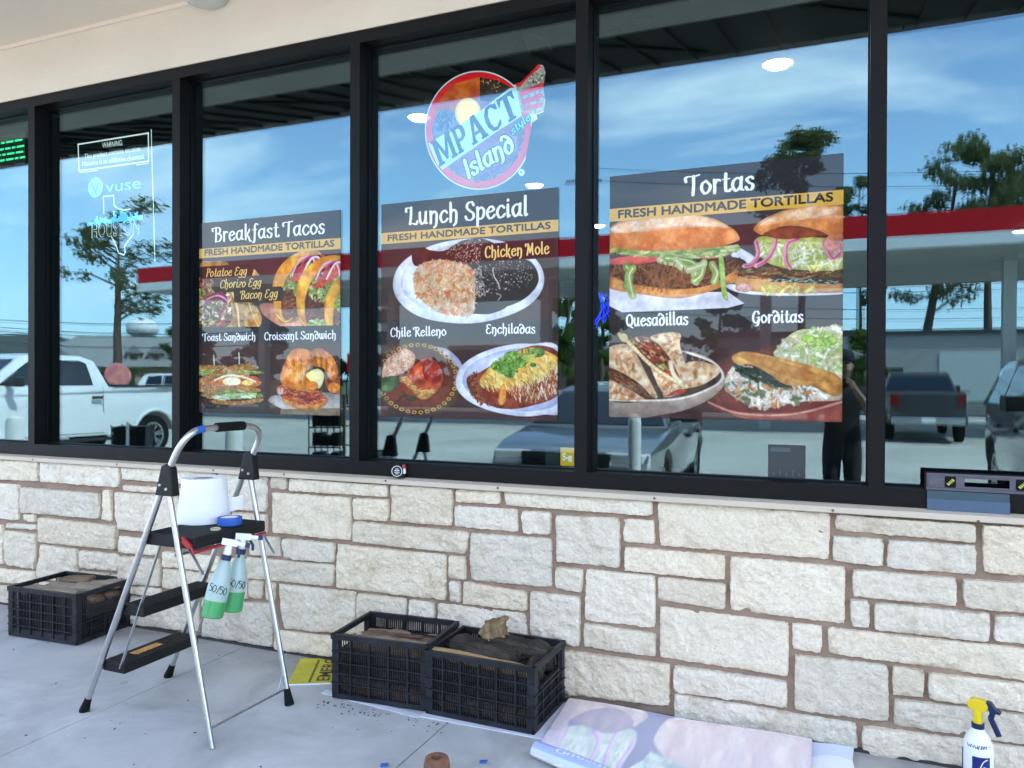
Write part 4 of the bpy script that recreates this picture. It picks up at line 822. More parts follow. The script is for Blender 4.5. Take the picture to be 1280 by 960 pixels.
# ceiling lights seen through the glass
M['lamp'] = mat('lit_lens', (.9,.9,.9), .5, emit=(1,.97,.9), estr=6)
LS = [(-.307,1.0,'nearest round ceiling light, seen through the glass above the torta poster'),(-2.578,1.02,'round ceiling light just behind the left edge of the logo sign'),(-2.515,2.99,'round ceiling light glowing through the top of the lunch poster'),(-2.497,4.96,'round ceiling light low beside the fourth mullion above the red band'),(-2.43,6.9,'farthest round ceiling light glowing through the left torta photo'),(1.972,7.1,'round ceiling light at the far right edge of the glass')]
lp = None
for x, y, lb in LS:
    t_ = thing('ceiling_light', lb, 'ceiling light', (x, y, 3.27), group='round ceiling lights inside the shop')
    MB().lathe([(.105, .01), (.105, -.012), (.082, -.02), (.08, -.012)], seg=28).build('trim_ring', M['intdark'], t_, smooth=40)
    MB().lathe([(.08, -.012), (.06, -.03), (.001, -.036)], seg=24).build('lens', M['lamp'], t_, smooth=60)
# soffit jelly light
c = on_z(257, -2, 3.64)
M['clear'] = mat('frosted_lens', (.75,.76,.72), .15, trans=.5, var=.1)
sl_ = thing('soffit_light', 'clear ribbed lens light fixed under the cream soffit at top edge', 'light fixture', (c.x, c.y, 3.685))
MB().lathe([(.15, 0), (.15, -.02), (.13, -.028)], seg=28, sx=1, sy=.8).build('base_plate', M['white'], sl_, smooth=40)
MB().lathe([(.128, -.026), (.125, -.05), (.10, -.075), (.05, -.088), (.001, -.09)], seg=28, sx=1, sy=.8).build('lens', M['clear'], sl_, smooth=60)

# ------------------------------------------------------------------ posters on the glass, logo and decals behind it
def uv_quad(o, im_fn):
    me = o.data; uvl = me.uv_layers.new(name='UVMap')
    for l in me.loops: uvl.data[l.index].uv = im_fn(me.vertices[l.vertex_index].co)
def poster(x0, x1, z0, z1, im, label):
    b = MB().box(-(x1-x0)/2, (x1-x0)/2, -.0006, .0006, -(z1-z0)/2, (z1-z0)/2)
    o = b.build('menu_poster', print_material(label[:12], im, see=.13, gloss=1.0, rough=.015, dim=.9)); o.location = ((x0+x1)/2, -.0042, (z0+z1)/2)
    uv_quad(o, lambda c: ((c.x+(x1-x0)/2)/(x1-x0), (c.z+(z1-z0)/2)/(z1-z0))); return tag(o, label, 'poster', 'menu posters on the window glass')
poster(-3.487, -2.486, 1.301, 2.421, poster_tacos(), 'menu poster headed Breakfast Tacos with toast and croissant sandwiches')
poster(-2.228, -1.235, 1.302, 2.427, poster_lunch(), 'menu poster headed Lunch Special with mole, chile relleno and enchiladas')
poster(-.981, .025, 1.327, 2.453, poster_tortas(), 'menu poster headed Tortas with quesadillas and gorditas')

def logo():
    x0, x1, z0, z1 = -2.02, -1.27, 2.42, 3.10; Y = .012
    q = [to_px((x, Y, z)) for x, z in ((x0, z1), (x1, z1), (x1, z0), (x0, z0))]
    cv = Canvas(760, 689, (.80,.86,.92), q, {'a':(5.0545,500,60)}); cv.use('a')
    circ = lambda r, k=1: [(497+r*math.cos(a)*.965, 520+r*math.sin(a)*1.07) for a in np.linspace(0, 2*math.pi, 36, endpoint=False)]
    RED = (.90,.05,.12)
    cv.fill(circ(352), (.86,.90,.95), (.82,.86,.92), 90); cv.fill(circ(344), RED, RED); cv.fill(circ(300), (.62,.62,.60), (.2,.2,.2), 10); cv.fill(circ(290), (.56,.38,.50), (.50,.32,.46), 60)
    cv.fill([(200,520),(230,360),(330,230),(505,185),(505,300),(420,420),(300,500)], (.82,.42,.10), (.66,.24,.06), 60, curve=False)
    cv.fill([(505,185),(620,205),(720,260),(560,340),(505,330)], (.16,.10,.08), (.24,.14,.10), 30, curve=False); cv.scatter([(500,190),(640,200),(600,300)], 12, [(.85,.6,.3)], (4,10), (6,12), seed=3)
    cv.fill([(200,520),(250,400),(330,400),(350,480),(240,560)], (.30,.36,.52), (.46,.48,.62), 20)
    cv.ell((430,410), 82, 95, (.97,.86,.40), (.93,.78,.30)); cv.scatter([(220,500),(260,400),(330,450),(280,520)], 40, [(.2,.2,.3)], (20,60), (3,8), (.6,2.2), 5)
    # wing
    cv.fill([(735,235),(870,105),(915,120),(915,230),(918,300),(905,400),(850,420),(740,400),(700,330)], (.72,.66,.60), (.50,.44,.44), 12, curve=False); cv.stroke([(748,228),(800,170),(868,112)], RED, 34); cv.stroke([(768,290),(830,265),(900,235)], RED, 28); cv.stroke([(780,340),(840,322),(885,300)], RED, 26); cv.stroke([(790,385),(840,370),(888,360)], RED, 22); cv.scatter([(800,220),(890,130),(905,220)], 40, [(.25,.2,.16),(.9,.86,.8)], (6,20), (3,8), seed=8)
    # banner and words
    cv.fill([(180,605),(480,420),(690,255),(735,250),(770,430),(640,510),(270,770),(235,735)], (.72,.82,.88), (.68,.79,.86), 60, curve=False)
    INK = (.05,.13,.18)
    def slab(ch, o, ux, up):
        mp = lambda P: [(o[0]+x*ux[0]+y*up[0], o[1]+x*ux[1]+y*up[1]) for x, y in P]
        for i, P in enumerate(SLAB[ch]): cv.fill(mp(P), INK if i == 0 else (.72,.82,.88), (.08,.18,.24) if i == 0 else (.70,.80,.86), 40, curve=False)
    SLAB = {'M':[[(0,0),(.32,0),(.32,.1),(.24,.1),(.24,.7),(.45,.1),(.55,.1),(.76,.7),(.76,.1),(.68,.1),(.68,0),(1,0),(1,.1),(.95,.1),(.95,.9),(1,.9),(1,1),(.74,1),(.5,.38),(.26,1),(0,1),(0,.9),(.05,.9),(.05,.1),(0,.1)]],
     'P':[[(0,0),(.4,0),(.4,.1),(.32,.1),(.32,.4),(.6,.4),(.85,.5),(.9,.7),(.85,.9),(.6,1),(0,1),(0,.9),(.08,.9),(.08,.1),(0,.1)],[(.32,.52),(.52,.52),(.62,.6),(.62,.8),(.52,.88),(.32,.88)]],
     'A':[[(0,0),(.32,0),(.32,.1),(.26,.1),(.31,.28),(.62,.28),(.68,.1),(.6,.1),(.6,0),(1,0),(1,.1),(.93,.1),(.62,1),(.36,1),(.08,.1),(0,.1)],[(.35,.4),(.58,.4),(.47,.75)]],
     'C':[[(.95,.7),(.95,.98),(.88,.92),(.6,1),(.3,.97),(.08,.75),(.03,.5),(.08,.25),(.3,.03),(.6,0),(.9,.12),(.95,.3),(.8,.25),(.6,.12),(.42,.15),(.3,.35),(.3,.65),(.42,.85),(.6,.88),(.8,.72)]],
     'T':[[(.25,0),(.75,0),(.75,.1),(.64,.1),(.64,.88),(.8,.86),(.92,.68),(1,.68),(1,1),(0,1),(0,.68),(.08,.68),(.2,.86),(.36,.88),(.36,.1),(.25,.1)]]}
    A0, A1 = np.array((250,752.)), np.array((762,424.)); tot = 1.15+.80+.98+.9+.95+.2; xx = 0.0
    for ch, wd in zip('MPACT', (1.15, .80, .98, .9, .95)): slab(ch, A0+(A1-A0)*xx/tot, (A1-A0)*wd/tot, (-58, -156)); xx += wd+.05
    cv.fill([(395,725),(500,690),(640,570),(700,545),(742,560),(740,650),(650,680),(440,835),(410,800)], (.60,.44,.58), (.56,.40,.54), 60, curve=False)
    cv.swash('Island', (425,826), (728,642), 78, (.84,.95,.98), .12, 1.25, outline=(INK, 6)); cv.swash('style', (712,548), (826,448), 30, (.45,.80,.86), .2, 1.5, outline=(INK, 4)); cv.sans('Craft Cocktails', (478,858), (740,690), 36, (.25,.10,.28), bold=.02)
    cv.ell((768,786), 30, 32, (.84,.92,.97), (.84,.92,.97)); cv.ell((768,786), 24, 26, INK, INK); cv.ell((768,786), 20, 22, (.84,.92,.97), (.84,.92,.97)); cv.sans('R', (759,796), (777,794), 20, INK, bold=.02)
    im = cv.image('logo_print')
    # outline of the sign, taken as a shape on the glass plane
    ol = [(497+352*.965*math.cos(a), 520+352*1.07*math.sin(a)) for a in np.linspace(-.86, -2*math.pi+.52, 60)]
    ol += [(795,740),(800,795),(770,820),(738,800),(742,770)][0:0]+[(835,470),(868,450),(862,420),(905,405),(918,330),(905,250),(918,150),(905,112),(875,102),(830,150),(765,215)]
    pts = [on_y(x/5.0545+500, y/5.0545+60, Y) for x, y in ol]
    b = MB(); n = len(pts); cx, cz = -1.66, 2.75
    vs = [(p.x-cx, -.0008, p.z-cz) for p in pts]+[(p.x-cx, .0008, p.z-cz) for p in pts]
    b.add(vs, [tuple(range(n)), tuple(range(2*n-1, n-1, -1))]+[(i, (i+1) % n, n+(i+1) % n, n+i) for i in range(n)])
    bc = on_y(768/5.0545+500, 786/5.0545+60, Y); b.lathe([(.019, 0), (.019, .0016)], (bc.x-cx, -.0008, bc.z-cz), (0, 1, 0), 24)
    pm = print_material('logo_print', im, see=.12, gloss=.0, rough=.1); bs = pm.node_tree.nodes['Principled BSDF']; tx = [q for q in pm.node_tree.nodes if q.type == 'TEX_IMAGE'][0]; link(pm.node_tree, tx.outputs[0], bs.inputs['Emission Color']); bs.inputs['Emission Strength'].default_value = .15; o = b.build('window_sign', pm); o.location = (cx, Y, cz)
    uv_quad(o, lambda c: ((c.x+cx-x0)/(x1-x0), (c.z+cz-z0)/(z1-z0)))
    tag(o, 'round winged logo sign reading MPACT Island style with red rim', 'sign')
logo()

def flat_text(b, txt, p0, p1, hgt, Y, bold=0.0, crop=(5.487, 80, 155)):
    """letters as thin flat shapes on the plane y=Y; p0,p1 baseline ends (crop px), hgt cap height in metres"""
    k, ox, oy = crop; a = on_y(p0[0]/k+ox, p0[1]/k+oy, Y); e = on_y(p1[0]/k+ox, p1[1]/k+oy, Y)
    v, t = text_tris(txt, bold); x0, x1 = v[:, 0].min(), v[:, 0].max(); d = (e-a)/(x1-x0)
    b.add([(a.x+d.x*(x-x0), Y, a.z+d.z*(x-x0)+y*hgt/.73) for x, y in v], t)
def flat_line(b, pts, w, Y, crop=(5.487, 80, 155)):
    k, ox, oy = crop; P = [on_y(x/k+ox, y/k+oy, Y) for x, y in pts]
    for p, q in zip(P, P[1:]):
        d = (q-p); n = Vector((-d.z, 0, d.x)).normalized()*w/2; e = d.normalized()*w*.4
        b.add([tuple(p-n-e), tuple(p+n-e), tuple(q+n+e), tuple(q-n+e)], [(0, 1, 2, 3)])
M['whiteglow'] = mat('glowing_white_vinyl', (.95,.95,.95), .6, emit=(.95,1,1), estr=.12); M['blueglow'] = mat('glowing_blue_vinyl', (.10,.50,.90), .5, emit=(.10,.42,.9), estr=.28, var=.2, vscale=30); M['whitelit'] = mat('glowing_white_outline', (.95,.95,.95), .6, emit=(.8,.9,1), estr=.10)  # vinyls are given a faint glow so the decals show through the glass
Y = .014
D_ = thing('window_decal', 'clear window decal with nicotine warning box and Texas outline', 'decal', (0, 0, 0))
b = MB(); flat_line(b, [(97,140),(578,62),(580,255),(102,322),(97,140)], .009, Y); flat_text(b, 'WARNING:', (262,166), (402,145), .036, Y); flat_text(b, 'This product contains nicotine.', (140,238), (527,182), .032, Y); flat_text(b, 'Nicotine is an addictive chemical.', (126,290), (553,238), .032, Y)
flat_line(b, [(598,40),(608,400),(624,940)], .006, Y); flat_line(b, [(110,334),(230,318)], .004, Y); flat_line(b, [(500,281),(578,270)], .004, Y); b.build('warning_text', M['whiteglow'], D_)
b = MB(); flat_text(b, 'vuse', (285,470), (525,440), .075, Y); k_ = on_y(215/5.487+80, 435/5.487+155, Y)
b.lathe([(.064, 0), (.064, .0012)], (k_.x, Y, k_.z), (0, 1, 0), 30); b.build('brand_lettering', M['blueglow'], D_)
b = MB(); flat_line(b, [(185,395),(215,470)], .016, Y-.002); flat_line(b, [(215,470),(240,400)], .016, Y-.002); b.build('brand_mark', mat('mark_grey', (.14,.2,.28), .5), D_)
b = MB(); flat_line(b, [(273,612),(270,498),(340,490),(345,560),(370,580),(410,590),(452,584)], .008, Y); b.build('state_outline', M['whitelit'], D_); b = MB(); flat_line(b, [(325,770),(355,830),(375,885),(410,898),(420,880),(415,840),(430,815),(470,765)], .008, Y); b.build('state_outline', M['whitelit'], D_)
b = MB(); rr = random.Random(4)
for i in range(26):
    x = 215+i*11.5; h = rr.choice([20, 35, 50, 30, 70, 110 if i in (11, 12) else 40]); yb = 690-(x-215)*.12
    flat_line(b, [(x, yb), (x, yb-h)], .014, Y-.001)
flat_line(b, [(165,690),(230,672),(320,668)], .02, Y-.001); flat_line(b, [(390,665),(530,640)], .03, Y-.001); b.build('skyline', M['blueglow'], D_)
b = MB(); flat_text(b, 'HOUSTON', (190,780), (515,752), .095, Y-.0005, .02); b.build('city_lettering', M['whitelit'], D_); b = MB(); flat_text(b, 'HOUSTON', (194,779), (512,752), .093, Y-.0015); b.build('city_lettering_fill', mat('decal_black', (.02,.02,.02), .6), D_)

# chains, black box and small dark things just inside the glass
M['chain'] = mat('dark_chain', (.015,.02,.018), .6)
def chain(b, p, q, n):
    p, q = Vector(p), Vector(q)
    for i in range(n):
        c = p.lerp(q, (i+.5)/n); d = (q-p).normalized(); s = d.orthogonal() if i % 2 else d.cross(d.orthogonal()); s.normalize(); L = (q-p).length/n*.68; w = .006
        b.tube([c+d*L*math.cos(a)+s*w*math.sin(a) for a in np.linspace(0, 2*math.pi, 8, endpoint=False)], .0016, 5, closed=True)
def inside(u, v, y=.06): return on_y(u, v, y)
for pts, lb in ((((531,40),(531,62)),'dark chain hanging inside above the left of the logo sign'),(((654,28),(654,40)),'dark chain hanging inside above the wing of the logo sign')):
    t_ = inside(pts[0][0], pts[0][1]); b = MB(); e = inside(*pts[1]); b.tube([t_, e], .0015, 5)
    if pts[0][0] < 600: chain(b, e, inside(533, 92), 9); chain(b, e, inside(572, 92), 11)
    else: chain(b, e, inside(637, 72), 8); chain(b, e, inside(662, 66), 7); chain(b, e, inside(681, 50), 7); b.beam(inside(679,46), inside(690,62), .012, .012); b.tube([inside(690,60), inside(705,57), inside(720,56)], .002, 5)
    o = b.build('sign_chain', M['chain']); tag(o, lb, 'chain', 'chains inside the glass')
sp = thing('speaker_box', 'small black box hung on a cord under the ceiling inside', 'speaker', inside(804, 18, .25))
p0 = inside(804, 18, .25); MB().box(-.045, .045, -.03, .03, -.035, .035).build('housing', M['blackplastic'], sp, bevel=.004)
b = MB(); b.tube([p0-p0+Vector((-.045, 0, 0)), inside(770,36,.25)-p0, inside(745,48,.25)-p0], .003, 5); 
for i in range(5): b.tube([inside(757+i*4, 41-i, .25)-p0, inside(763+i*3, 34+i*1.5, .25)-p0, inside(776, 38, .25)-p0], .002, 5)
b.build('cord', M['chain'], sp)

# green lettered message board just inside the far left pane
lb = thing('led_sign', 'dark message board with rows of green dashes inside the leftmost pane', 'sign', on_y(10, 188, .08)); lc = lb.location.copy(); M['led'] = mat('green_led', (.02,.35,.12), .5, emit=(.05,.9,.35), estr=.35)
MB().box(-.5, .17, .004, .02, -.11, .11).build('board', M['intdark'], lb); b = MB(); rr = random.Random(6)
for r_, v0 in enumerate((176, 184, 191, 198)):
    q = on_y(18, v0, .08)-lc; x = -.45
    while x < .14: w = rr.choice([.03, .05, .07]); b.box(x, x+w, .0, .004, q.z-.006, q.z+.006); x += w+.02
b.build('lit_dashes', M['led'], lb); lb.children[1]['kind'] = 'stuff'
# ------------------------------------------------------------------ step ladder
def ladder():
    T = thing('step_ladder', 'silver folding step ladder with three black treads standing on the sidewalk', 'ladder', (-2.7, -.85, 0)); O = Vector((-2.7, -.85, 0))
    A, B_, C_, E_ = [Vector(p) for p in ((-3.119,-1.058,0),(-2.326,-1.106,0),(-3.093,-.607,0),(-2.314,-.638,0))]
    HL, HR = Vector((-2.591,-1.09,1.085)), Vector((-2.567,-.628,1.1))
    L = lambda p: Vector(p)-O
    at = lambda p, q, z: p.lerp(q, (z-p.z)/(q.z-p.z))
    # front rails run up into the hand loop
    top = [at(A, HL, .04), HL, Vector((-2.545,-1.087,1.18)), Vector((-2.515,-1.075,1.235)), Vector((-2.498,-1.05,1.268)), Vector((-2.492,-1.01,1.284)), Vector((-2.486,-.90,1.288)), Vector((-2.480,-.76,1.288)), Vector((-2.479,-.70,1.282)), Vector((-2.484,-.66,1.262)), Vector((-2.497,-.636,1.225)), Vector((-2.52,-.63,1.175)), HR, at(C_, HR, .04)]
    P = [top[0]]+[Vector(p) for p in catmull([tuple(x) for x in top[1:-1]], 6)]+[top[-1]]
    MB().tube([L(p) for p in P], .0135, 14).build('front_rail', M['steel'], T, smooth=50)
    for p, q in ((B_, HL), (E_, HR)):
        MB().tube([L(at(p, q, .002 if p is B_ else .04)), L(at(p, q, q.z-.015))], .0125, 14).build('rear_rail', M['steel'], T, smooth=50)
    for p, q in ((A, HL), (C_, HR), (E_, HR)):
        d = (q-p).normalized(); b = MB(); b.lathe([(.021, 0), (.0215, .01), (.0165, .05), (.0145, .075)], L(p), d, 16); f = b.build('rubber_foot', M['rubber'], T, smooth=40)
    MB().tube([L(Vector(x)) for x in ((-2.487,-.915,1.2885),(-2.4845,-.80,1.2885),(-2.482,-.755,1.288))], .0205, 16).build('hand_grip', M['rubber'], T, smooth=40)
    MB().tube([L(Vector(x)) for x in ((-2.497,-1.035,1.275),(-2.493,-1.015,1.283),(-2.491,-.985,1.2865))], .0155, 14).build('blue_tape_wrap', M['bluetape'], T, smooth=40)
    for h, s in ((HL, -1), (HR, 1)):
        b = MB(); c = L(h); poly = [(-.045,-.075),(.055,-.075),(.04,.045),(.012,.06),(-.01,.05)]
        b.prism([(c.x+x, c.z+z) for x, z in poly], c.y-.02, c.y+.02); br = b.build('hinge_bracket', M['blackplastic'], T, bevel=.006)
        for x, z in ((-.015, -.03), (.02, -.045)): MB().lathe([(.007, 0), (.005, .004)], (c.x+x, c.y-.02, c.z+z), (0, -1, 0), 10).build('rivet', M['zinc'], br)
    def tread(z, dx, w0, name, th):
        l, r = at(A, HL, z), at(C_, HR, z); b = MB(); x0, x1 = l.x-O.x-w0, l.x-O.x+dx; y0, y1 = l.y-O.y+.012, r.y-O.y-.012
        b.box(x0, x1, y0, y1, z-th, z); o = b.build(name, M['blackplastic'], T, bevel=.008, bseg=3); g_ = MB()
        n = int((x1-x0)/.014)
        for k in range(1, n): g_.box(x0+k*(x1-x0)/n-.002, x0+k*(x1-x0)/n+.002, y0+.02, y1-.02, z-.001, z+.0012)
        g_.build('grip_rib', M['blackplastic'], o); return o, (x0, x1, y0, y1)
    s1, e1 = tread(.245, .125, .01, 'tread', .045); s2, e2 = tread(.512, .115, .01, 'tread', .045); pf, e3 = tread(.838, .255, .035, 'platform', .05)
    stk = MB(); c = Vector(((e1[0]+e1[1])/2-.005, (e1[2]+e1[3])/2-.03, .2468)); stk.obox(c, (.024,0,0), (0,.075,0), (0,0,.0006)); k_ = stk.build('warning_sticker', mat('orange_sticker', (.62,.30,.06), .5, var=.6, vscale=60, dark=(.25,.09,.03)), s1)
    MB().lathe([(.030, 0), (.030, .004), (.023, .006), (.021, .001)], ((e3[0]+e3[1])/2+.09, (e3[2]+e3[3])/2-.04, .8385), (0, 0, 1), 24, sx=.75, sy=1.2).build('handle_slot_rim', mat('tan_plastic', (.55,.45,.30), .6), pf, smooth=40)
    b = MB(); rx = e3[1]+.006; b.tube([(rx-.06, e3[2]-.012, .838), (rx-.01, e3[2]-.014, .803), (rx, e3[2]-.012, .775), (rx+.002, e3[2]+.02, .779), (rx+.002, e3[3]-.01, .785)], .006, 8); b.beam((rx-.055, e3[2]-.012, .828), (rx-.012, e3[2]-.014, .801), .012, .022); b.build('red_lock_bar', M['red'], T, smooth=40)
    for y, s in ((e1[2]-.004, 1), (e1[3]+.004, -1)):
        b = MB(); b.beam((e1[1]-.02, y, .225), (e3[0]+.085, y+.004*s, .795), .004, .013, (0, 1, 0)); b.build('strut', M['zinc'], T)
        b = MB(); b.beam((e3[1]-.04, y, .785), (e3[1]+.035, y, .685), .004, .014, (0, 1, 0)); b.build('strut', M['zinc'], T)
    p, q = at(B_, HL, .075), at(E_, HR, .075); b = MB(); b.tube([L(p), L(q)], .006, 8); b.tube([L(q.lerp(p, .12)), L(at(E_, HR, .155))], .0035, 6); b.build('cross_bar', M['zinc'], T, smooth=40)
    b = MB(); b.tube([L(at(B_, HL, .76))+Vector((-.03, 0, 0)), L(at(E_, HR, .76))+Vector((-.03, 0, 0))], .006, 8); b.build('platform_bar', M['zinc'], T, smooth=40)
    return e3, O
_e3, _O = ladder(); PZ = .839

# on the platform: paper roll, blue tape roll
c = on_z(255, 651, PZ)
t = thing('paper_towel_roll', 'loose white paper towel roll standing on the ladder platform', 'paper roll', c, .45)
b = MB(); prof = [(.115, 0), (.118, .01), (.112, .06), (.105, .12), (.100, .17), (.098, .198), (.095, .203), (.085, .2015), (.05, .202), (.0455, .200), (.0445, .15)]
b.lathe(prof, seg=48); b.v = [(x*(1+.012*math.sin(9*math.atan2(y, x)+z*30)), y*(1+.012*math.sin(7*math.atan2(y, x)-z*22)), z) for x, y, z in b.v]
b.build('paper', M['white'], t, smooth=50)
b = MB(); P0 = [(.098, .02), (.112, .045), (.138, .062), (.158, .07)]
for k in range(3):
    (xa, ya), (xb, yb) = P0[k], P0[k+1]; z0a, z0b = .03+.006*k, .036+.006*k; b.add([(xa,ya,z0a),(xb,yb,z0b),(xb,yb,.10+.004*k),(xa,ya,.098+.004*k),(xa,ya+.002,z0a),(xb,yb+.002,z0b),(xb,yb+.002,.10+.004*k),(xa,ya+.002,.098+.004*k)], [(0,1,2,3),(7,6,5,4),(0,4,5,1),(3,2,6,7)])
b.build('loose_end', M['white'], t); MB().lathe([(.0445, .15), (.0435, .1995), (.041, .1995), (.041, .06), (.001, .06)], seg=28, cap=False).build('core', mat('cardboard', (.35,.26,.17), .9), t, smooth=40)
p = on_z(287, 653, PZ+.01); t = thing('tape_roll', 'blue masking tape roll lying on the ladder platform', 'tape', (p.x, p.y, PZ+.001))
MB().lathe([(.038, 0), (.053, 0), (.054, .004), (.054, .030), (.053, .034), (.038, .034), (.038, 0)], seg=36).build('tape', M['bluetape'], t, smooth=40)
MB().lathe([(.0335, .001), (.038, .001), (.038, .0335), (.0335, .0335), (.0335, .001)], seg=32).build('core', mat('tape_core', (.75,.75,.72), .8), t, smooth=40)

# ------------------------------------------------------------------ spray bottles
M['bottlewhite'] = mat('milky_plastic', (.54,.68,.65), .3, trans=.35, spec=.4); M['green'] = mat('green_liquid', (.09,.40,.14), .25, trans=.15, var=.1, vscale=10); M['whiteplastic'] = mat('white_plastic', (.82,.83,.85), .35); M['navy'] = mat('navy_plastic', (.006,.018,.07), .4); M['ink'] = mat('black_ink', (.01,.01,.015), .6)
def hanging_bottle(top, bot, label, face, level, txt):
    """top = trigger pivot, bot = centre of base; the bottle leans along that line"""
    top, bot = Vector(top), Vector(bot); ax = (top-bot).normalized(); H = (top-bot).length; hb = H*.72
    t = thing('spray_bottle', label, 'spray bottle', bot, group='green spray bottles hanging from the ladder')
    r = .047; fs = r*.97
    shape = [(0, 0.001), (r*.8, .001), (r*.97, .006), (r, .02), (r*.98, hb*.55), (r*.86, hb*.68), (r*.62, hb*.85), (r*.38, hb*.96), (r*.36, hb)]
    def rad(h):
        for (a, b_), (c_, d_) in zip(shape[1:], shape[2:]):
            if b_ <= h <= d_: return a+(c_-a)*(h-b_)/max(d_-b_, 1e-6)
        return r
    lv = level*hb
    lo = [p for p in shape if p[1] < lv]+[(rad(lv), lv), (0.0005, lv)]; up = [(rad(lv), lv)]+[p for p in shape if p[1] > lv]
    MB().lathe(lo, (0,0,0), ax, 28).build('liquid', M['green'], t, smooth=50); bo = MB().lathe(up, (0,0,0), ax, 28).build('bottle', M['bottlewhite'], t, smooth=50)
    MB().lathe([(r*.46, hb-.002), (r*.47, hb+.018), (r*.40, hb+.021)], (0,0,0), ax, 20).build('collar', M['navy'], t, smooth=40)
    f = Vector(face); f = (f-ax*f.dot(ax)).normalized(); s = ax.cross(f)
    b = MB(); b.lathe([(r*.33, hb+.02), (r*.36, hb+.03), (r*.30, hb+.05), (r*.30, hb+.062)], (0,0,0), ax, 14); c0 = ax*(hb+.075); b.obox(c0, s*.034, f*.012, ax*.014); b.obox(c0+s*.05, s*.018, f*.008, ax*.008); b.build('spray_head', M['whiteplastic'], t, bevel=.003)
    b = MB(); b.obox(c0+s*.074, s*.010, f*.010, ax*.010); b.tube([c0+s*.03-ax*.012, c0+s*.048-ax*.035, c0+s*.05-ax*.058], .006, 8); b.build('trigger', M['navy'], t, smooth=40)
    b = MB(); x = 0.0; adv = sum(GL[c][0] for c in txt); hh = .032; cy = hb*.50
    for ch in txt:
        for st in GL[ch][1]:
            pts = []
            for px, py in catmull(st, 5):
                sx = (x+px-adv/2)*hh*.62; yy = cy+(py-.7)*hh*.62-sx*.15; rr_ = rad(max(yy, .01))+.0005; an = sx/rr_; pts.append(ax*yy+f*rr_*math.cos(an)-s*rr_*math.sin(an)*-1)
            b.tube(pts, .0016, 5)
        x += GL[ch][0]
    b.build('handwriting', M['ink'], bo)
    return t
_c = _C
def dpt(u, v, d): return _C+ray(u, v)*d
hanging_bottle(dpt(289, 672, 3.36), dpt(264, 772, 3.30), 'nearer green spray bottle hanging from platform, 50/50 written on it', _C-dpt(270, 740, 3.3), .30, '50/50')
hanging_bottle(dpt(305, 664, 3.45), dpt(289, 764, 3.42), 'second green spray bottle hanging behind the 50/50 one', _C-dpt(295, 740, 3.4)+Vector((.9, 0, 0)), .36, '50/50')

p = Vector((.487, -.25, 0)); t = thing('spray_bottle', 'white spray bottle with yellow trigger head by the wall', 'spray bottle', p)
MB().lathe([(.047, 0), (.050, .006), (.050, .15), (.047, .175), (.036, .205), (.022, .225), (.019, .232)], seg=32).build('bottle', M['whiteplastic'], t, smooth=50)
MB().lathe([(.021, .230), (.0215, .246), (.019, .249)], seg=24).build('collar', M['navy'], t, smooth=40)
M['yellow'] = mat('yellow_plastic', (.80,.58,.01), .35, var=.1, vscale=20)
b = MB(); b.lathe([(.0165, .247), (.0155, .27), (.0165, .30)], seg=18); d = Vector((.93, -.36, 0)).normalized(); n_ = Vector((-d.y, d.x, 0))
pr = [(-.030,.302),(-.034,.316),(-.026,.333),(.006,.338),(.028,.334),(.036,.318),(.030,.300),(.014,.292),(-.012,.292)]
vs = [d*x+Vector((0,0,z))+n_*k for k in (-.015, .015) for x, z in pr]; m_ = len(pr); b.add(vs, [tuple(range(m_-1,-1,-1)), tuple(range(m_,2*m_))]+[(i,(i+1)%m_,m_+(i+1)%m_,m_+i) for i in range(m_)]); b.build('spray_head', M['yellow'], t, bevel=.004, smooth=40)
b = MB(); pr = [(.027,.336),(.042,.334),(.058,.312),(.072,.308),(.073,.300),(.058,.300),(.056,.294),(.046,.286),(.040,.296),(.034,.31)]; vs = [d*x+Vector((0,0,z))+n_*k for k in (-.0135, .0135) for x, z in pr]; m_ = len(pr); b.add(vs, [tuple(range(m_-1,-1,-1)), tuple(range(m_,2*m_))]+[(i,(i+1)%m_,m_+(i+1)%m_,m_+i) for i in range(m_)])
b.beam(d*.046+Vector((0,0,.292)), d*.040+Vector((0,0,.275)), .018, .012, n_); b.beam(d*.040+Vector((0,0,.278)), d*.068+Vector((0,0,.218)), .018, .012, n_); b.build('trigger', M['navy'], t, bevel=.002)
f = (_C-p); f.z = 0; f.normalize(); s = Vector((0,0,1)).cross(f)
def on_cyl(an, z, r): return (f*math.cos(an)+s*math.sin(an))*r+Vector((0,0,z))
def patch(b, a0, a1, z0, z1, r, n=8):
    vs = [on_cyl(a0+(a1-a0)*i/n, z, r) for i in range(n+1) for z in (z0, z1)]; b.add(vs, [(2*i, 2*i+2, 2*i+3, 2*i+1) for i in range(n)])
b = MB(); patch(b, -.35, .85, .03, .142, .0505); patch(b, -1.4, -1.15, .03, .155, .0505, 3); lbk = b.build('label_patch', mat('blue_label', (.010,.015,.16), .4), t)
b = MB()
for st in ([(.0,.04),(.1,.09),(.35,.125),(.65,.135)], [(.15,.06),(.3,.10),(.5,.105),(.62,.075),(.4,.055),(.18,.065)], [(.3,.06),(.45,.095)], [(.45,.06),(.6,.10)]): b.tube([on_cyl(a, z, .051) for a, z in catmull(st, 6)], .0016, 5)
b.build('label_mark', M['whiteplastic'], lbk)
b = MB(); rr = random.Random(9); a = -.75
while a < .85:
    pts = [on_cyl(a+rr.uniform(-.03,.09)+k*.02, .176+rr.uniform(-.008,.008), .0475-(.0)) for k in range(4)]; b.tube(pts, .0011, 4); a += .13
b.build('handwriting', mat('grey_ink', (.12,.12,.18), .7), t)

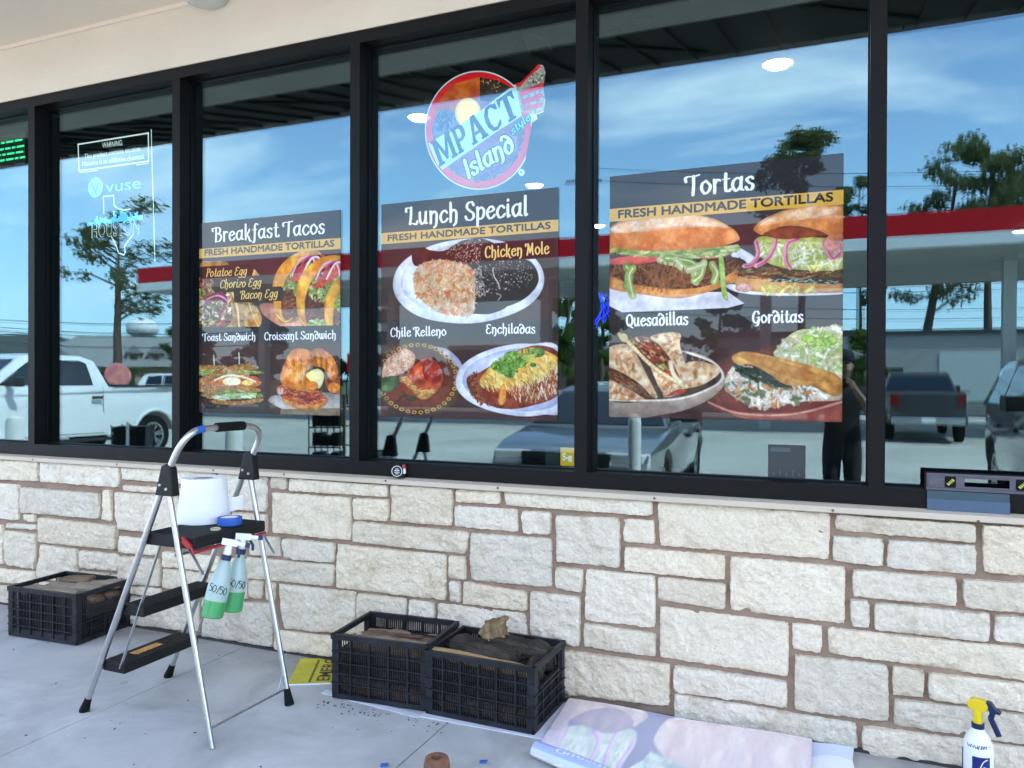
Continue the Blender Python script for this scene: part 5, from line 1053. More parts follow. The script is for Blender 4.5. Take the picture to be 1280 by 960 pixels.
# ------------------------------------------------------------------ crates of firewood
def crate(loc, rz, L, W_, H, label, dense, handle_end=True):
    t = thing('plastic_crate', label, 'crate', (*loc, .006), rz, 'black plastic crates of firewood'); th = .012
    def side(len_, name, tf, hand):
        b = MB(); h0, h1 = .012, H
        b.box(-len_/2, len_/2, 0, th, 0, .022); b.box(-len_/2-.004, len_/2+.004, -.006, th, H-.024, H); b.box(-len_/2, -len_/2+.035, -.001, th, .02, H-.02); b.box(len_/2-.035, len_/2, -.001, th, .02, H-.02)
        for k, fz in enumerate((.24, .40, .56, .74)):
            if hand and k == 3: continue
            b.box(-len_/2, len_/2, -.006, .004, H*fz-.003, H*fz+.003)
        nv = max(3, int(len_/.085))
        for k in range(1, nv):
            x = -len_/2+len_*k/nv; top = H-.02 if not hand else H*.62; b.box(x-.004, x+.004, -.004, th*.8, .02, top)
        ns = int(len_/.0115)
        for k in range(1, ns):
            x = -len_/2+len_*k/ns; top = H-.02
            if hand and abs(x) < len_*.30: top = H*.62
            b.box(x-.0021, x+.0021, .003, .008, .02, top)
        if hand: b.box(-len_*.32, len_*.32, -.002, th, H*.60, H*.64)
        if dense: b.box(-len_*.34, len_*.34, -.0025, .003, H*.46, H*.70) if hand else b.box(-len_/2+.03, len_/2-.03, .002, .006, .02, H*.16)
        b.xf(tf); return b.build(name, M['crate'], t)
    hw, hd = L/2, W_/2
    side(L, 'long_side', Matrix.Translation((0, -hd, 0)), False)
    side(L, 'long_side', Matrix.Translation((0, hd, 0)) @ Matrix.Rotation(math.pi, 4, 'Z'), False)
    side(W_, 'end_panel', Matrix.Translation((hw, 0, 0)) @ Matrix.Rotation(math.pi/2, 4, 'Z'), handle_end)
    side(W_, 'end_panel', Matrix.Translation((-hw, 0, 0)) @ Matrix.Rotation(-math.pi/2, 4, 'Z'), True)
    b = MB(); b.box(-hw+.005, hw-.005, -hd+.005, hd-.005, 0, .008)
    for k in range(8): b.box(-hw+.02, hw-.02, -hd+.03+k*(W_-.06)/7-.006, -hd+.03+k*(W_-.06)/7+.006, .008, .014)
    b.build('base', M['crate'], t); return t
def bark(name, c0, c1, rough=.95):
    m = mat(name, c0, rough, spec=.15); t = m.node_tree; b = t.nodes['Principled BSDF']; tcn = N(t, 'ShaderNodeTexCoord'); mpn = N(t, 'ShaderNodeMapping'); mpn.inputs['Scale'].default_value = (4, 45, 45); link(t, tcn.outputs['Object'], mpn.inputs[0])
    nz = N(t, 'ShaderNodeTexNoise'); nz.inputs['Scale'].default_value = 1; nz.inputs['Detail'].default_value = 8; nz.inputs['Roughness'].default_value = .7; link(t, mpn.outputs[0], nz.inputs['Vector'])
    cr = N(t, 'ShaderNodeValToRGB'); cr.color_ramp.elements[0].position = .35; cr.color_ramp.elements[0].color = (*c1, 1); cr.color_ramp.elements[1].position = .65; cr.color_ramp.elements[1].color = (*c0, 1); link(t, nz.outputs[0], cr.inputs[0]); link(t, cr.outputs[0], b.inputs['Base Color'])
    bp = N(t, 'ShaderNodeBump'); bp.inputs['Strength'].default_value = .8; bp.inputs['Distance'].default_value = .006; link(t, nz.outputs[0], bp.inputs['Height']); link(t, bp.outputs[0], b.inputs['Normal']); return m
M['wgrey'] = bark('weathered_wood', (.38,.31,.24), (.18,.14,.10)); M['wbrown'] = bark('brown_bark', (.27,.18,.12), (.09,.06,.04)); M['wdark'] = bark('dark_bark', (.085,.07,.055), (.02,.017,.015)); M['wtan'] = bark('split_wood', (.46,.31,.15), (.30,.19,.09)); M['wknot'] = bark('knot_wood', (.36,.24,.13), (.10,.07,.04))
def log(L, w, h, m, pos, rz=0, ry=0, rx=0, label='', seed=0, group='firewood pieces in the crates', amp=.35):
    b = MB(); nl, ns = 22, 14; vs = []; fs = []
    for i in range(nl+1):
        for k in range(ns):
            a = 2*math.pi*k/ns; ca, sa = math.cos(a), math.sin(a); q = (abs(ca)**.6*math.copysign(1, ca), abs(sa)**.6*math.copysign(1, sa)); x = (i/nl-.5)*L
            nn = noise.fractal(Vector((x*14, q[0]*1.6+seed, q[1]*1.6)), 1, 2, 4)*amp+noise.noise(Vector((x*60, q[0]*5+seed, q[1]*5)))*.10; e = 1-.25*(abs(i/nl-.5)*2)**6
            vs.append((x+(noise.noise(Vector((q[0]*2, q[1]*2, seed)))*.03 if i in (0, nl) else 0), q[0]*w/2*(1+nn*.6)*e, q[1]*h/2*(1+nn)*e))
    for i in range(nl):
        for k in range(ns): l = (k+1) % ns; fs.append((i*ns+k, i*ns+l, (i+1)*ns+l, (i+1)*ns+k))
    fs += [tuple(range(ns-1,-1,-1)), tuple(nl*ns+k for k in range(ns))]; b.add(vs, fs); o = b.build('firewood_log', m, smooth=35); o.location = pos; o.rotation_euler = (rx, ry, rz); return tag(o, label, 'firewood', group)
H_ = .29
cL, cM_, cR = ((-4.182, -.305), R_(3.6)), ((-1.947, -.300), R_(4.6)), ((-1.422, -.303), R_(-.9))
crate(*cL, .52, .38, .285, 'black plastic crate of flat grey wood, left of the ladder', True)
crate(*cM_, .488, .37, .30, 'black plastic crate of bark strips, standing on yellow sign', False)
crate(*cR, .525, .37, .285, 'black plastic crate with tan plank and knotted chunk, beside the prints', False)
def inn(c, x, y, z): (cx, cy), r = c; return (cx+x*math.cos(r)-y*math.sin(r), cy+x*math.sin(r)+y*math.cos(r), z)
# left crate
log(.40, .10, .045, M['wgrey'], inn(cL, -.04, -.09, .255), cL[1]+.02, 0, 0, 'long flat grey board lying along front of left crate', 1, amp=.15); log(.36, .12, .04, M['wgrey'], inn(cL, .02, .03, .262), cL[1]+.10, 0, 0, 'flat weathered board in the middle of left crate', 2, amp=.15)
log(.20, .09, .04, M['wbrown'], inn(cL, -.01, .06, .292), cL[1]+.15, -.06, 0, 'short dark edged plank topmost in the left crate', 3, amp=.12); log(.25, .07, .05, M['wgrey'], inn(cL, .13, .09, .268), cL[1]+.5, 0, 0, 'grey stick slanting at the back right of left crate', 4, amp=.2)
# middle crate
for k, (y, dz, m, sd) in enumerate(((-.11,.222,'wbrown',5),(-.03,.232,'wgrey',6),(.05,.226,'wbrown',7),(.12,.215,'wgrey',8))):
    log(.42, .085, .05, M[m], inn(cM_, 0, y, dz), cM_[1]+.03*(k-1), .02*(k-1), 0, ['front brown bark strip inside crate on yellow sign','grey bark strip second from front in middle crate','brown bark strip third from front in middle crate','rear grey bark strip in middle crate'][k], sd)
o = log(.13, .02, .012, mat('red_bark', (.13,.05,.035), .8, var=.4, vscale=40), inn(cM_, .05, .02, .262), .3, .1, 0, 'small reddish bark curl on strips in middle crate', 9)
# right crate
log(.48, .045, .05, M['wtan'], inn(cR, -.01, -.145, .262), cR[1]-.03, .03, .2, 'pale split plank along the front of right crate', 10, amp=.1); log(.36, .15, .07, M['wdark'], inn(cR, -.06, .0, .262), cR[1]-.25, -.02, 0, 'wide dark grey log lying across the right crate', 11); log(.30, .09, .07, M['wdark'], inn(cR, .09, .05, .275), cR[1]-.05, 0, 0, 'rough black bark log behind the dark wide one', 12, amp=.6)
log(.11, .10, .10, M['wknot'], inn(cR, -.04, .08, .325), .4, 1.3, 0, 'upright knotted wood chunk on top of right crate', 13, amp=.8); log(.17, .03, .05, M['wdark'], inn(cR, .225, -.03, .262), cR[1]+1.4, .1, 0, 'curved dark bark strip at right end of right crate', 14)
for j, (c, m) in enumerate(((cL, 'wbrown'), (cM_, 'wdark'), (cR, 'wdark'))):
    for k in range(3):
        for lv in range(3): log(.45, .105, .07, M[m if lv else 'wbrown'], inn(c, 0, -.115+.115*k, .055+.073*lv), c[1]+.02*(k-1), 0, 0, 'brown split log packed in the lower part of a crate, behind slats', 20+j*9+k*3+lv, 'logs packed in the lower part of the crates', .15)

# flat things on the ground
def flat(name, pts, z, th, m): b = MB(); b.prism(pts, z, z+th, axis='z'); return b.build(name, m)
ys = thing('yard_sign', 'yellow emergency sign lying flat under the middle crate', 'sign', (-2.461, -.436, 0))
u_ = (Vector((-2.613,-.146))-Vector((-2.461,-.436))).normalized(); w_ = Vector((u_.y, -u_.x))
Lp = lambda a, b: tuple((u_*a+w_*b))
M['signyellow'] = mat('sign_yellow', (.60,.53,.03), .55, var=.25, vscale=9)
b = MB(); b.prism([Lp(-.01, -.02), Lp(.335, -.02), Lp(.335, .62), Lp(-.01, .62)], .0, .0045, axis='z'); b.build('panel', M['signyellow'], ys)
b = MB(); b.prism([Lp(-.018, -.02), Lp(-.0101, -.02), Lp(-.0101, .62), Lp(-.018, .62)], .0, .005, axis='z'); b.build('white_edge', M['whiteplastic'], ys)
b = MB()
def ground_text(b, txt, a0, a1, bb, h, bold=.02):
    v, t_ = text_tris(txt, bold); x0, x1 = v[:,0].min(), v[:,0].max(); b.add([(*Lp(a0+(x-x0)/(x1-x0)*(a1-a0), bb-y*h/.73), .0052) for x, y in v], t_)
ground_text(b, 'EMERG', .02, .32, .175, .065); ground_text(b, 'THA', .04, .24, .255, .06)
for k in range(12): b.prism([Lp(.005+k*.026, .088), Lp(.025+k*.026, .088), Lp(.025+k*.026, .076), Lp(.005+k*.026, .076)], .0046, .0052, axis='z')
b.build('sign_lettering', mat('sign_ink', (.09,.07,.03), .7, var=.4, vscale=40), ys)
o = flat('white_sheet', [(-1.70,-.515),(-1.02,-.505),(-1.02,-.12),(-1.70,-.12)], .0005, .004, mat('sheet_white', (.66,.68,.74), .45, var=.1, vscale=5)); tag(o, 'white plastic sheet lying flat beneath the right crate', 'sheet')
o = flat('white_sheet', [(-2.26,-.475),(-1.70,-.53),(-1.70,-.50),(-2.26,-.43)], .0005, .003, bpy.data.materials['sheet_white']); tag(o, 'narrow white strip of sheet edging the middle crate', 'sheet')

def sheet(name, rows, x0f, x1f, nx, m, uv, th=.0008, skew=0.0):
    """curved printed sheet: rows = (y,z) path from the wall outwards"""
    n = len(rows); vs = []; fs = []
    for s in (0, 1):
        for j, (y, z) in enumerate(rows):
            for i in range(nx+1): f_ = i/nx; vs.append((x0f(j/(n-1))*(1-f_)+x1f(j/(n-1))*f_, -.128+(y+.128)*(1+skew*f_), z+s*th+.004*math.sin(f_*9+j*.3)*(z > .01)))
    K = n*(nx+1)
    for j in range(n-1):
        for i in range(nx): a = j*(nx+1)+i; fs.append((a, a+1, a+nx+2, a+nx+1)); fs.append((K+a, K+a+nx+1, K+a+nx+2, K+a+1))
    b = MB().add(vs, fs); me_o = b.build(name, m, smooth=60); me = me_o.data; ul = me.uv_layers.new(name='UVMap')
    for l in me.loops: q = l.vertex_index % K; ul.data[l.index].uv = ((q % (nx+1))/nx, 1-(q//(nx+1))/(n-1))
    return me_o
def ghost():
    cv = Canvas(700, 480, (.86,.87,.93)); W2, H2 = 700, 480
    # the front print showing through, faded and mirrored
    yy = (235+np.arange(H2)/H2*470).astype(int)[:, None]; xx = (TORTA_PX.shape[1]-1-np.arange(W2)/W2*(TORTA_PX.shape[1]-1)).astype(int)[None]
    px = TORTA_PX[yy, xx]; g = px.mean(2, keepdims=True); px = np.clip((g-.12)*1.5, 0, 1)*.75+(px-g)*.75+.12
    px = px*(.8+.5*fbm(W2, H2, 26, 31, 5)[..., None])
    for c in range(3): px[..., c] = boxblur(px[..., c], 1)
    cv.px = np.clip(np.array((.62,.64,.73))+px*np.array((.36,.36,.28)), 0, 1)
    cv.fill([(0,330),(700,330),(700,480),(0,480)], (.66,.70,.87), (.68,.72,.88), 90, curve=False); cv.fill([(0,290),(700,300),(700,345),(0,335)], (.80,.84,.95), (.78,.82,.94), 60, curve=False)
    cv.swash('Quesadillas', (70, 415), (330, 415), 30, (.88,.90,.97), mapped=True); return cv.image('ghost_print')
gi = ghost(); M['ghost'] = print_material('ghost_print', gi, gloss=.15, rough=.25)
rows = [(-.128, .03), (-.16, .034), (-.22, .028), (-.30, .018), (-.40, .012), (-.48, .010), (-.56, .008), (-.62, .007), (-.66, .007)]+[(-.66-.030*math.sin(a), .037-.030*math.cos(a)) for a in np.linspace(.3, 4.2, 14)]
sh = sheet('printed_sheet', rows, lambda s: -1.128+.04*s, lambda s: -.082+.02*s, 40, M['ghost'], True, skew=.62); tag(sh, 'faded reversed food print curling up along its front edge', 'print sheet')
M['backing'] = mat('blue_white_backing', (.66,.72,.90), .5, var=.06, vscale=6)
r2 = [(-.122, .020), (-.18, .016), (-.25, .008), (-.34, .005), (-.5, .004)]
sh2 = sheet('backing_sheet', r2, lambda s: -.30, lambda s: .075-.02*s, 16, M['backing'], False); tag(sh2, 'pale blue backing paper sticking out from under the print', 'paper')
sh3 = sheet('backing_sheet', [(y-.05, z*.3+.006) for y, z in r2], lambda s: -.30, lambda s: .062+.03*s, 16, bpy.data.materials['white_paper'], False); tag(sh3, 'white paper layer between the print and blue backing', 'paper')

# rusty pipe stub
p = on_z(546, 946, .10); t = thing('pipe_stub', 'rusty brown pipe stub standing up from the sidewalk', 'pipe', (p.x, p.y, 0)); M['rust'] = mat('rust', (.23,.10,.055), .85, var=.5, vscale=30, bump=.4, bscale=90)
MB().lathe([(.049, 0), (.049, .07), (.044, .096), (.038, .10), (.023, .10), (.021, .095), (.020, .03), (.001, .03)], seg=28).build('pipe', M['rust'], t, smooth=40)
# crumbs and chips
rr = random.Random(12); b = MB()
for i in range(110):
    if i < 60: x, y = rr.uniform(-2.2, -1.55), -.53-abs(rr.gauss(0, .05))
    else: x, y = rr.uniform(-4.6, .2), rr.uniform(-1.35, -.2)
    s = rr.uniform(.001, .0034)*(1.7 if rr.random() < .08 else 1); a = rr.uniform(0, 3)
    b.obox((x, y, s*.35+.0005), (s*math.cos(a)*1.6, s*math.sin(a)*1.6, 0), (-s*math.sin(a)*.7, s*math.cos(a)*.7, 0), (0, 0, s*.4))
tag(b.build('wood_debris', mat('debris', (.07,.05,.035), .9, var=.6, vscale=40)), 'scattered dark wood crumbs and chips on the sidewalk', 'debris', kind='stuff')
for (u, v, lb) in ((480, 957, 'crumpled blue tape scrap at bottom edge, left of the pipe stub'), (604, 953, 'small blue tape scrap right of the pipe stub')):
    p = on_z(u, v, .003); b = MB(); b.obox((0,0,.003), (.013,.004,.002), (-.003,.007,.001), (0,.001,.002)); b.obox((.008,.004,.006), (.007,-.003,.003), (.003,.005,0), (0,0,.0015)); o = b.build('tape_scrap', M['bluetape']); o.location = p; tag(o, lb, 'tape scrap')

# ------------------------------------------------------------------ on the sill: tape measure, level, blue squeegee
p = on_y(497, 583, -.112); t = thing('tape_measure', 'black round tape measure sitting on the window sill', 'tape measure', (p.x, -.112, .9985)); fdir = Vector((.35, -.93, 0)).normalized(); sd = Vector((-fdir.y, fdir.x, 0))
b = MB(); b.lathe([(.030, -.018), (.034, -.014), (.034, .014), (.030, .018)], Vector((0, 0, .036)), fdir, 24); b.obox(Vector((0, 0, .012))+sd*.018, sd*.018, fdir*.016, Vector((0, 0, .012))); b.build('case', M['blackplastic'], t, smooth=40)
b = MB(); b.lathe([(.0265, .0185), (.0245, .0195)], Vector((0, 0, .036)), fdir, 28)
for k in range(28):
    a = 2*math.pi*k/28
for zz_ in (.048, .040, .032, .024):
    b.obox(Vector((0, 0, zz_))+fdir*.0198, sd*(.012 if zz_ in (.040, .032) else .008), fdir*.0004, Vector((0, 0, .0016)))
ring = MB(); ring.tube([Vector((0,0,.036))+fdir*.0192+(sd*math.cos(a)+Vector((0,0,1))*math.sin(a))*.026 for a in np.linspace(0, 2*math.pi, 28, endpoint=False)], .0016, 5, closed=True)
for zz_ in (.047, .039, .031, .023): ring.obox(Vector((0, 0, zz_))+fdir*.0200, sd*(.013 if zz_ in (.039, .031) else .008), fdir*.0004, Vector((0, 0, .0014)))
ring.build('badge_print', M['whiteplastic'], t); MB().lathe([(.025, .0185), (.024, .0192)], Vector((0, 0, .036)), fdir, 28).build('badge', M['ink'], t)
b = MB(); b.obox(Vector((0, 0, .060))+sd*.034+fdir*.004, sd*.008, fdir*.011, Vector((0, 0, .009))); b.build('red_lock', M['red'], t, bevel=.002); b = MB(); b.obox(Vector((0, 0, .036))+sd*.037+fdir*.004, sd*.005, fdir*.011, Vector((0, 0, .013))); b.build('white_label', M['whiteplastic'], t)

lx0 = .327; lx1 = .93; LV = thing('spirit_level', 'grey aluminium spirit level standing on the sill at right edge', 'level', (lx0, -.075, 1.0735)); M['levelgrey'] = mat('level_grey', (.10,.095,.12), .45, metal=.2, var=.1, vscale=20)
hh = .0675; LW = lx1-lx0; b = MB()
for z0, z1, d in ((0, .010, .011), (hh-.010, hh, .011)): b.box(.003, LW-.003, -d, d, z0, z1)
holes = [(.068, .106), (.135, .285), (.305, .345), (.37, .52)]; xs_ = [.003]+[x for h in holes for x in h]+[LW-.003]
for a, e in zip(xs_[::2], xs_[1::2]): b.box(a, e, -.004, .004, .010, hh-.010)
for a, e in holes: b.box(a, e, -.004, .004, .010, .018); b.box(a, e, -.004, .004, hh-.018, hh-.010)
b.box(.01, .06, -.0055, -.004, .018, hh-.018)
b.build('beam', M['levelgrey'], LV, bevel=.0012)
for x in (0, LW): MB().box(x-.003, x+.003, -.013, .013, -.0, hh+.002).build('end_cap', M['rubber'], LV)
b = MB(); b.box(.003, LW-.003, -.0125, .0125, hh, hh+.0025); b.build('edge_strip', M['rubber'], LV)
M['vial'] = mat('vial_yellow', (.55,.55,.08), .2, emit=(.5,.5,.05), estr=0)
for x in (.087, .325):
    b = MB(); b.box(x-.018, x+.018, -.009, .006, .0125, hh-.0125); vb = b.build('vial_block', M['rubber'], LV, bevel=.004); b = MB()
    d = Vector((.010, 0, .010)); c_ = Vector((x, -.0095, hh/2)); b.tube([c_-d, c_+d], .006, 10); b.build('vial', M['vial'], vb, smooth=40); b = MB()
    for k in (-.5, 0, .5): b.obox(c_+d*k+Vector((0, -.0058, 0)), Vector((.0045, 0, -.0045)), Vector((0, .0006, 0)), Vector((.0009, 0, .0009)))
    b.build('vial_line', M['ink'], vb)
sqp = thing('squeegee_blade', 'flat blue plastic squeegee blade propped on the sill below the level', 'squeegee', (.332, -.098, .993))
b = MB(); b.box(0, .278, -.0015, .0015, 0, .048); b.build('lower_blade', mat('slate_blue', (.055,.095,.155), .5, var=.08, vscale=6), sqp)
b = MB(); b.box(.0, .276, -.0025, .0025, .048, .080); b.build('upper_strip', mat('teal_blue', (.028,.062,.085), .5, var=.1, vscale=8), sqp)

# things standing just inside the glass
q0, q1 = on_y(960, 600, -.0042), on_y(1007, 557, -.0042)
b = MB(); b.box(q0.x, q1.x, -.0048, -.0036, 1.0815, q1.z); t = b.build('notice_decal', mat('slate_film', (.020,.028,.036), .35, var=.1)); tag(t, 'dark slate notice sticker low on the torta window', 'sticker')
b = MB(); v, tt = text_tris('NOTICE'); b.add([(q0.x+.008+x*.022, -.0050, q1.z-.022+y*.018) for x, y in v], tt); b.build('notice_lettering', mat('grey_print', (.10,.13,.15), .6), t) if False else None
for k in range(5): MB().box(q0.x+.02+k*.026, q0.x+.026+k*.026, -.0051, -.0049, 1.09, 1.105+.012*(k % 2)).build('printed_mark', bpy.data.materials.get('grey_print') or mat('grey_print', (.06,.075,.085), .6), t)
MB().box(q0.x+.01, q1.x-.06, -.0051, -.0049, q1.z-.03, q1.z-.012).build('printed_bar', bpy.data.materials['grey_print'], t)
t = thing('card_display', 'yellow card display reading S beside clear box inside lunch window', 'card', on_y(709, 586, .12)); t.location.z = 1.02
MB().box(-.035, .035, -.002, .002, .055, .145).build('card', mat('card_yellow_glow', (.75,.45,.02), .5, emit=(.75,.42,.02), estr=.12), t); b = MB(); v, tt = text_tris('S-', .03); b.add([(-.026+x*.042, -.003, .082+y*.05) for x, y in v], tt); b.add([(.006+x, -.003, .075+z) for x, z in ((0,0),(.02,0),(.02,.03),(0,.03))], [(0,1,2,3)]); b.build('card_lettering', M['whitelit'], t)  # card and its letters glow slightly, though neither is a lamp
MB().box(-.03, .03, .01, .07, -.02, .05).build('base', M['wtan'], t)
MB().box(-.115, -.04, .0, .08, -.02, .14).build('clear_box', mat('smoke_plastic', (.05,.07,.07), .1), t)
t = thing('crate_stand', 'black slatted stand with a white tag mirrored before the white truck', 'stand', (-7.58, -3.05, 0), -.5); b = MB()
for k in range(13): b.box(-.19, .19, -.006, .006, .05+k*.07, .075+k*.07); b.box(-.19, .19, -.31, -.30, .05+k*.07, .075+k*.07)
for x in (-.19, -.1, 0, .1, .18): b.box(x, x+.012, -.008, .008, 0, .96); b.box(x, x+.012, -.312, -.298, 0, .96)
b.box(-.18, .18, -.29, -.02, .02, .94); b.build('rack', M['crate'], t); MB().box(-.02, .01, .009, .014, .45, 1.0).build('tag', M['whiteglow'], t)
t = thing('display_rack', 'dark wire rack mirrored below the croissant photo', 'rack', (-4.83, -3.05, 0), -.3); b = MB()
for k in range(6): b.box(-.17, .17, 0, .01, .2+k*.2, .215+k*.2); b.box(-.17, .17, -.3, -.29, .2+k*.2, .215+k*.2)
for k in range(6): b.box(-.17+k*.066, -.16+k*.066, 0, .012, 0, 1.3)
[b.box(-.15+.1*i, -.07+.1*i, -.26, -.05, .215+.2*k, .35+.2*k-.03*(i % 2)) for k in range(5) for i in range(3)]; b.build('rack', M['crate'], t); MB().box(.18, .205, -.05, -.02, 0, 1.35).build('post', M['wtan'], t)
M['neon'] = mat('blue_neon', (.05,.08,.9), .5, emit=(.03,.06,1), estr=.4); b = MB(); rr = random.Random(2)
ne = on_y(752, 388, .5)
for i in range(7): b.tube([tuple(Vector((rr.uniform(-.06,.06), 0, rr.uniform(-.10,.10)))) for _ in range(4)], .0016, 5)
o = b.build('neon_sign', M['neon']); o.location = ne; tag(o, 'small blue neon squiggle glowing inside beside quesadilla caption', 'neon sign')
# ------------------------------------------------------------------ the forecourt and street behind the camera (seen mirrored in the glass)
def rf(u, v, d): p = _C+ray(u, v)*d; return Vector((p.x, -p.y, p.z))     # the real point whose mirror image sits there
M['wcar'] = mat('white_car_paint', (.74,.75,.75), .25, coat=.8); M['dcar'] = mat('dark_car_paint', (.05,.056,.055), .22, coat=1); M['gcar'] = mat('grey_car_paint', (.04,.042,.045), .3, metal=.2, coat=.6); M['scar'] = mat('silver_car_paint', (.17,.18,.18), .28, metal=.5, coat=1); M['rcar'] = mat('red_car_paint', (.30,.02,.02), .3, coat=.7)
M['lampred'] = mat('tail_lens', (.14,.006,.006), .2); M['lampclear'] = mat('head_lens', (.65,.67,.68), .1, spec=.8); M['rim'] = mat('alloy', (.50,.51,.52), .3, metal=1); M['trim'] = mat('car_trim', (.015,.016,.017), .5)
def leafmat(name, a, d):
    m = mat(name, a, .6, var=.5, vscale=1.1, dark=d); t = m.node_tree; b = t.nodes['Principled BSDF']; o = [n for n in t.nodes if n.type == 'OUTPUT_MATERIAL'][0]
    src = b.inputs['Base Color'].links[0].from_socket; tl = N(t, 'ShaderNodeBsdfTranslucent'); link(t, src, tl.inputs[0]); mx = N(t, 'ShaderNodeMixShader'); mx.inputs[0].default_value = .4; link(t, b.outputs[0], mx.inputs[1]); link(t, tl.outputs[0], mx.inputs[2]); link(t, mx.outputs[0], o.inputs[0]); return m
def arch(cx, cz, r, n=9): return [(cx+r*math.cos(a), cz+r*math.sin(a)) for a in np.linspace(0, math.pi, n)]
CARS = {
 'pickup': dict(W=1.0, top=.74, wheels=(1.15, 4.83), wr=.40, zc=.40,
   body=[(5.78,.46),(5.88,.75),(5.84,1.05),(5.7,1.18),(4.7,1.30),(4.3,1.34),(2.16,1.34),(2.15,1.36),(.06,1.36),(.0,1.30),(.0,.62),(.12,.50)],
   cab=[(2.14,1.33),(2.36,1.84),(2.62,1.92),(3.45,1.93),(3.7,1.88),(4.52,1.32)],
   wins=[[(2.50,1.39),(2.54,1.78),(2.66,1.83),(3.28,1.83),(3.30,1.39)],[(3.36,1.39),(3.34,1.83),(3.58,1.81),(4.22,1.39)]],
   doors=[(2.30,3.30,.52,1.36),(3.33,4.42,.52,1.36)], mirror=(4.05,1.42), fl=(5.66,1.02), tl=(.02,1.15), bed=True),
 'sedan': dict(W=.91, top=.58, wheels=(.95, 3.72), wr=.33, zc=.33,
   body=[(4.55,.30),(4.68,.42),(4.70,.62),(4.55,.76),(4.2,.84),(3.25,.97),(1.0,1.02),(.3,1.04),(.05,.98),(.0,.60),(.12,.32)],
   cab=[(.75,1.00),(1.45,1.38),(1.9,1.45),(2.4,1.45),(2.7,1.41),(3.45,.95)],
   wins=[[(1.05,1.04),(1.5,1.32),(1.98,1.38),(2.02,1.04)],[(2.08,1.04),(2.05,1.38),(2.55,1.36),(3.05,1.03)]],
   doors=[(1.15,2.05,.34,1.0),(2.07,3.1,.34,1.0)], mirror=(2.95,1.06), fl=(4.48,.68), tl=(.03,.86), bed=False),
 'suv': dict(W=.97, top=.70, wheels=(.95, 3.80), wr=.38, zc=.38,
   body=[(4.72,.42),(4.85,.60),(4.84,.98),(4.66,1.10),(3.6,1.20),(.2,1.20),(.02,1.10),(.0,.60),(.1,.44)],
   cab=[(.06,1.18),(.30,1.70),(.6,1.78),(2.6,1.78),(2.85,1.72),(3.72,1.18)],
   wins=[[(.45,1.24),(.55,1.66),(1.25,1.68),(1.3,1.24)],[(1.36,1.24),(1.34,1.69),(2.18,1.69),(2.2,1.24)],[(2.26,1.24),(2.24,1.69),(2.7,1.66),(3.35,1.23)]],
   doors=[(1.32,2.21,.46,1.18),(2.23,3.36,.46,1.18)], mirror=(3.15,1.26), fl=(4.62,.98), tl=(.02,1.08), bed=False)}
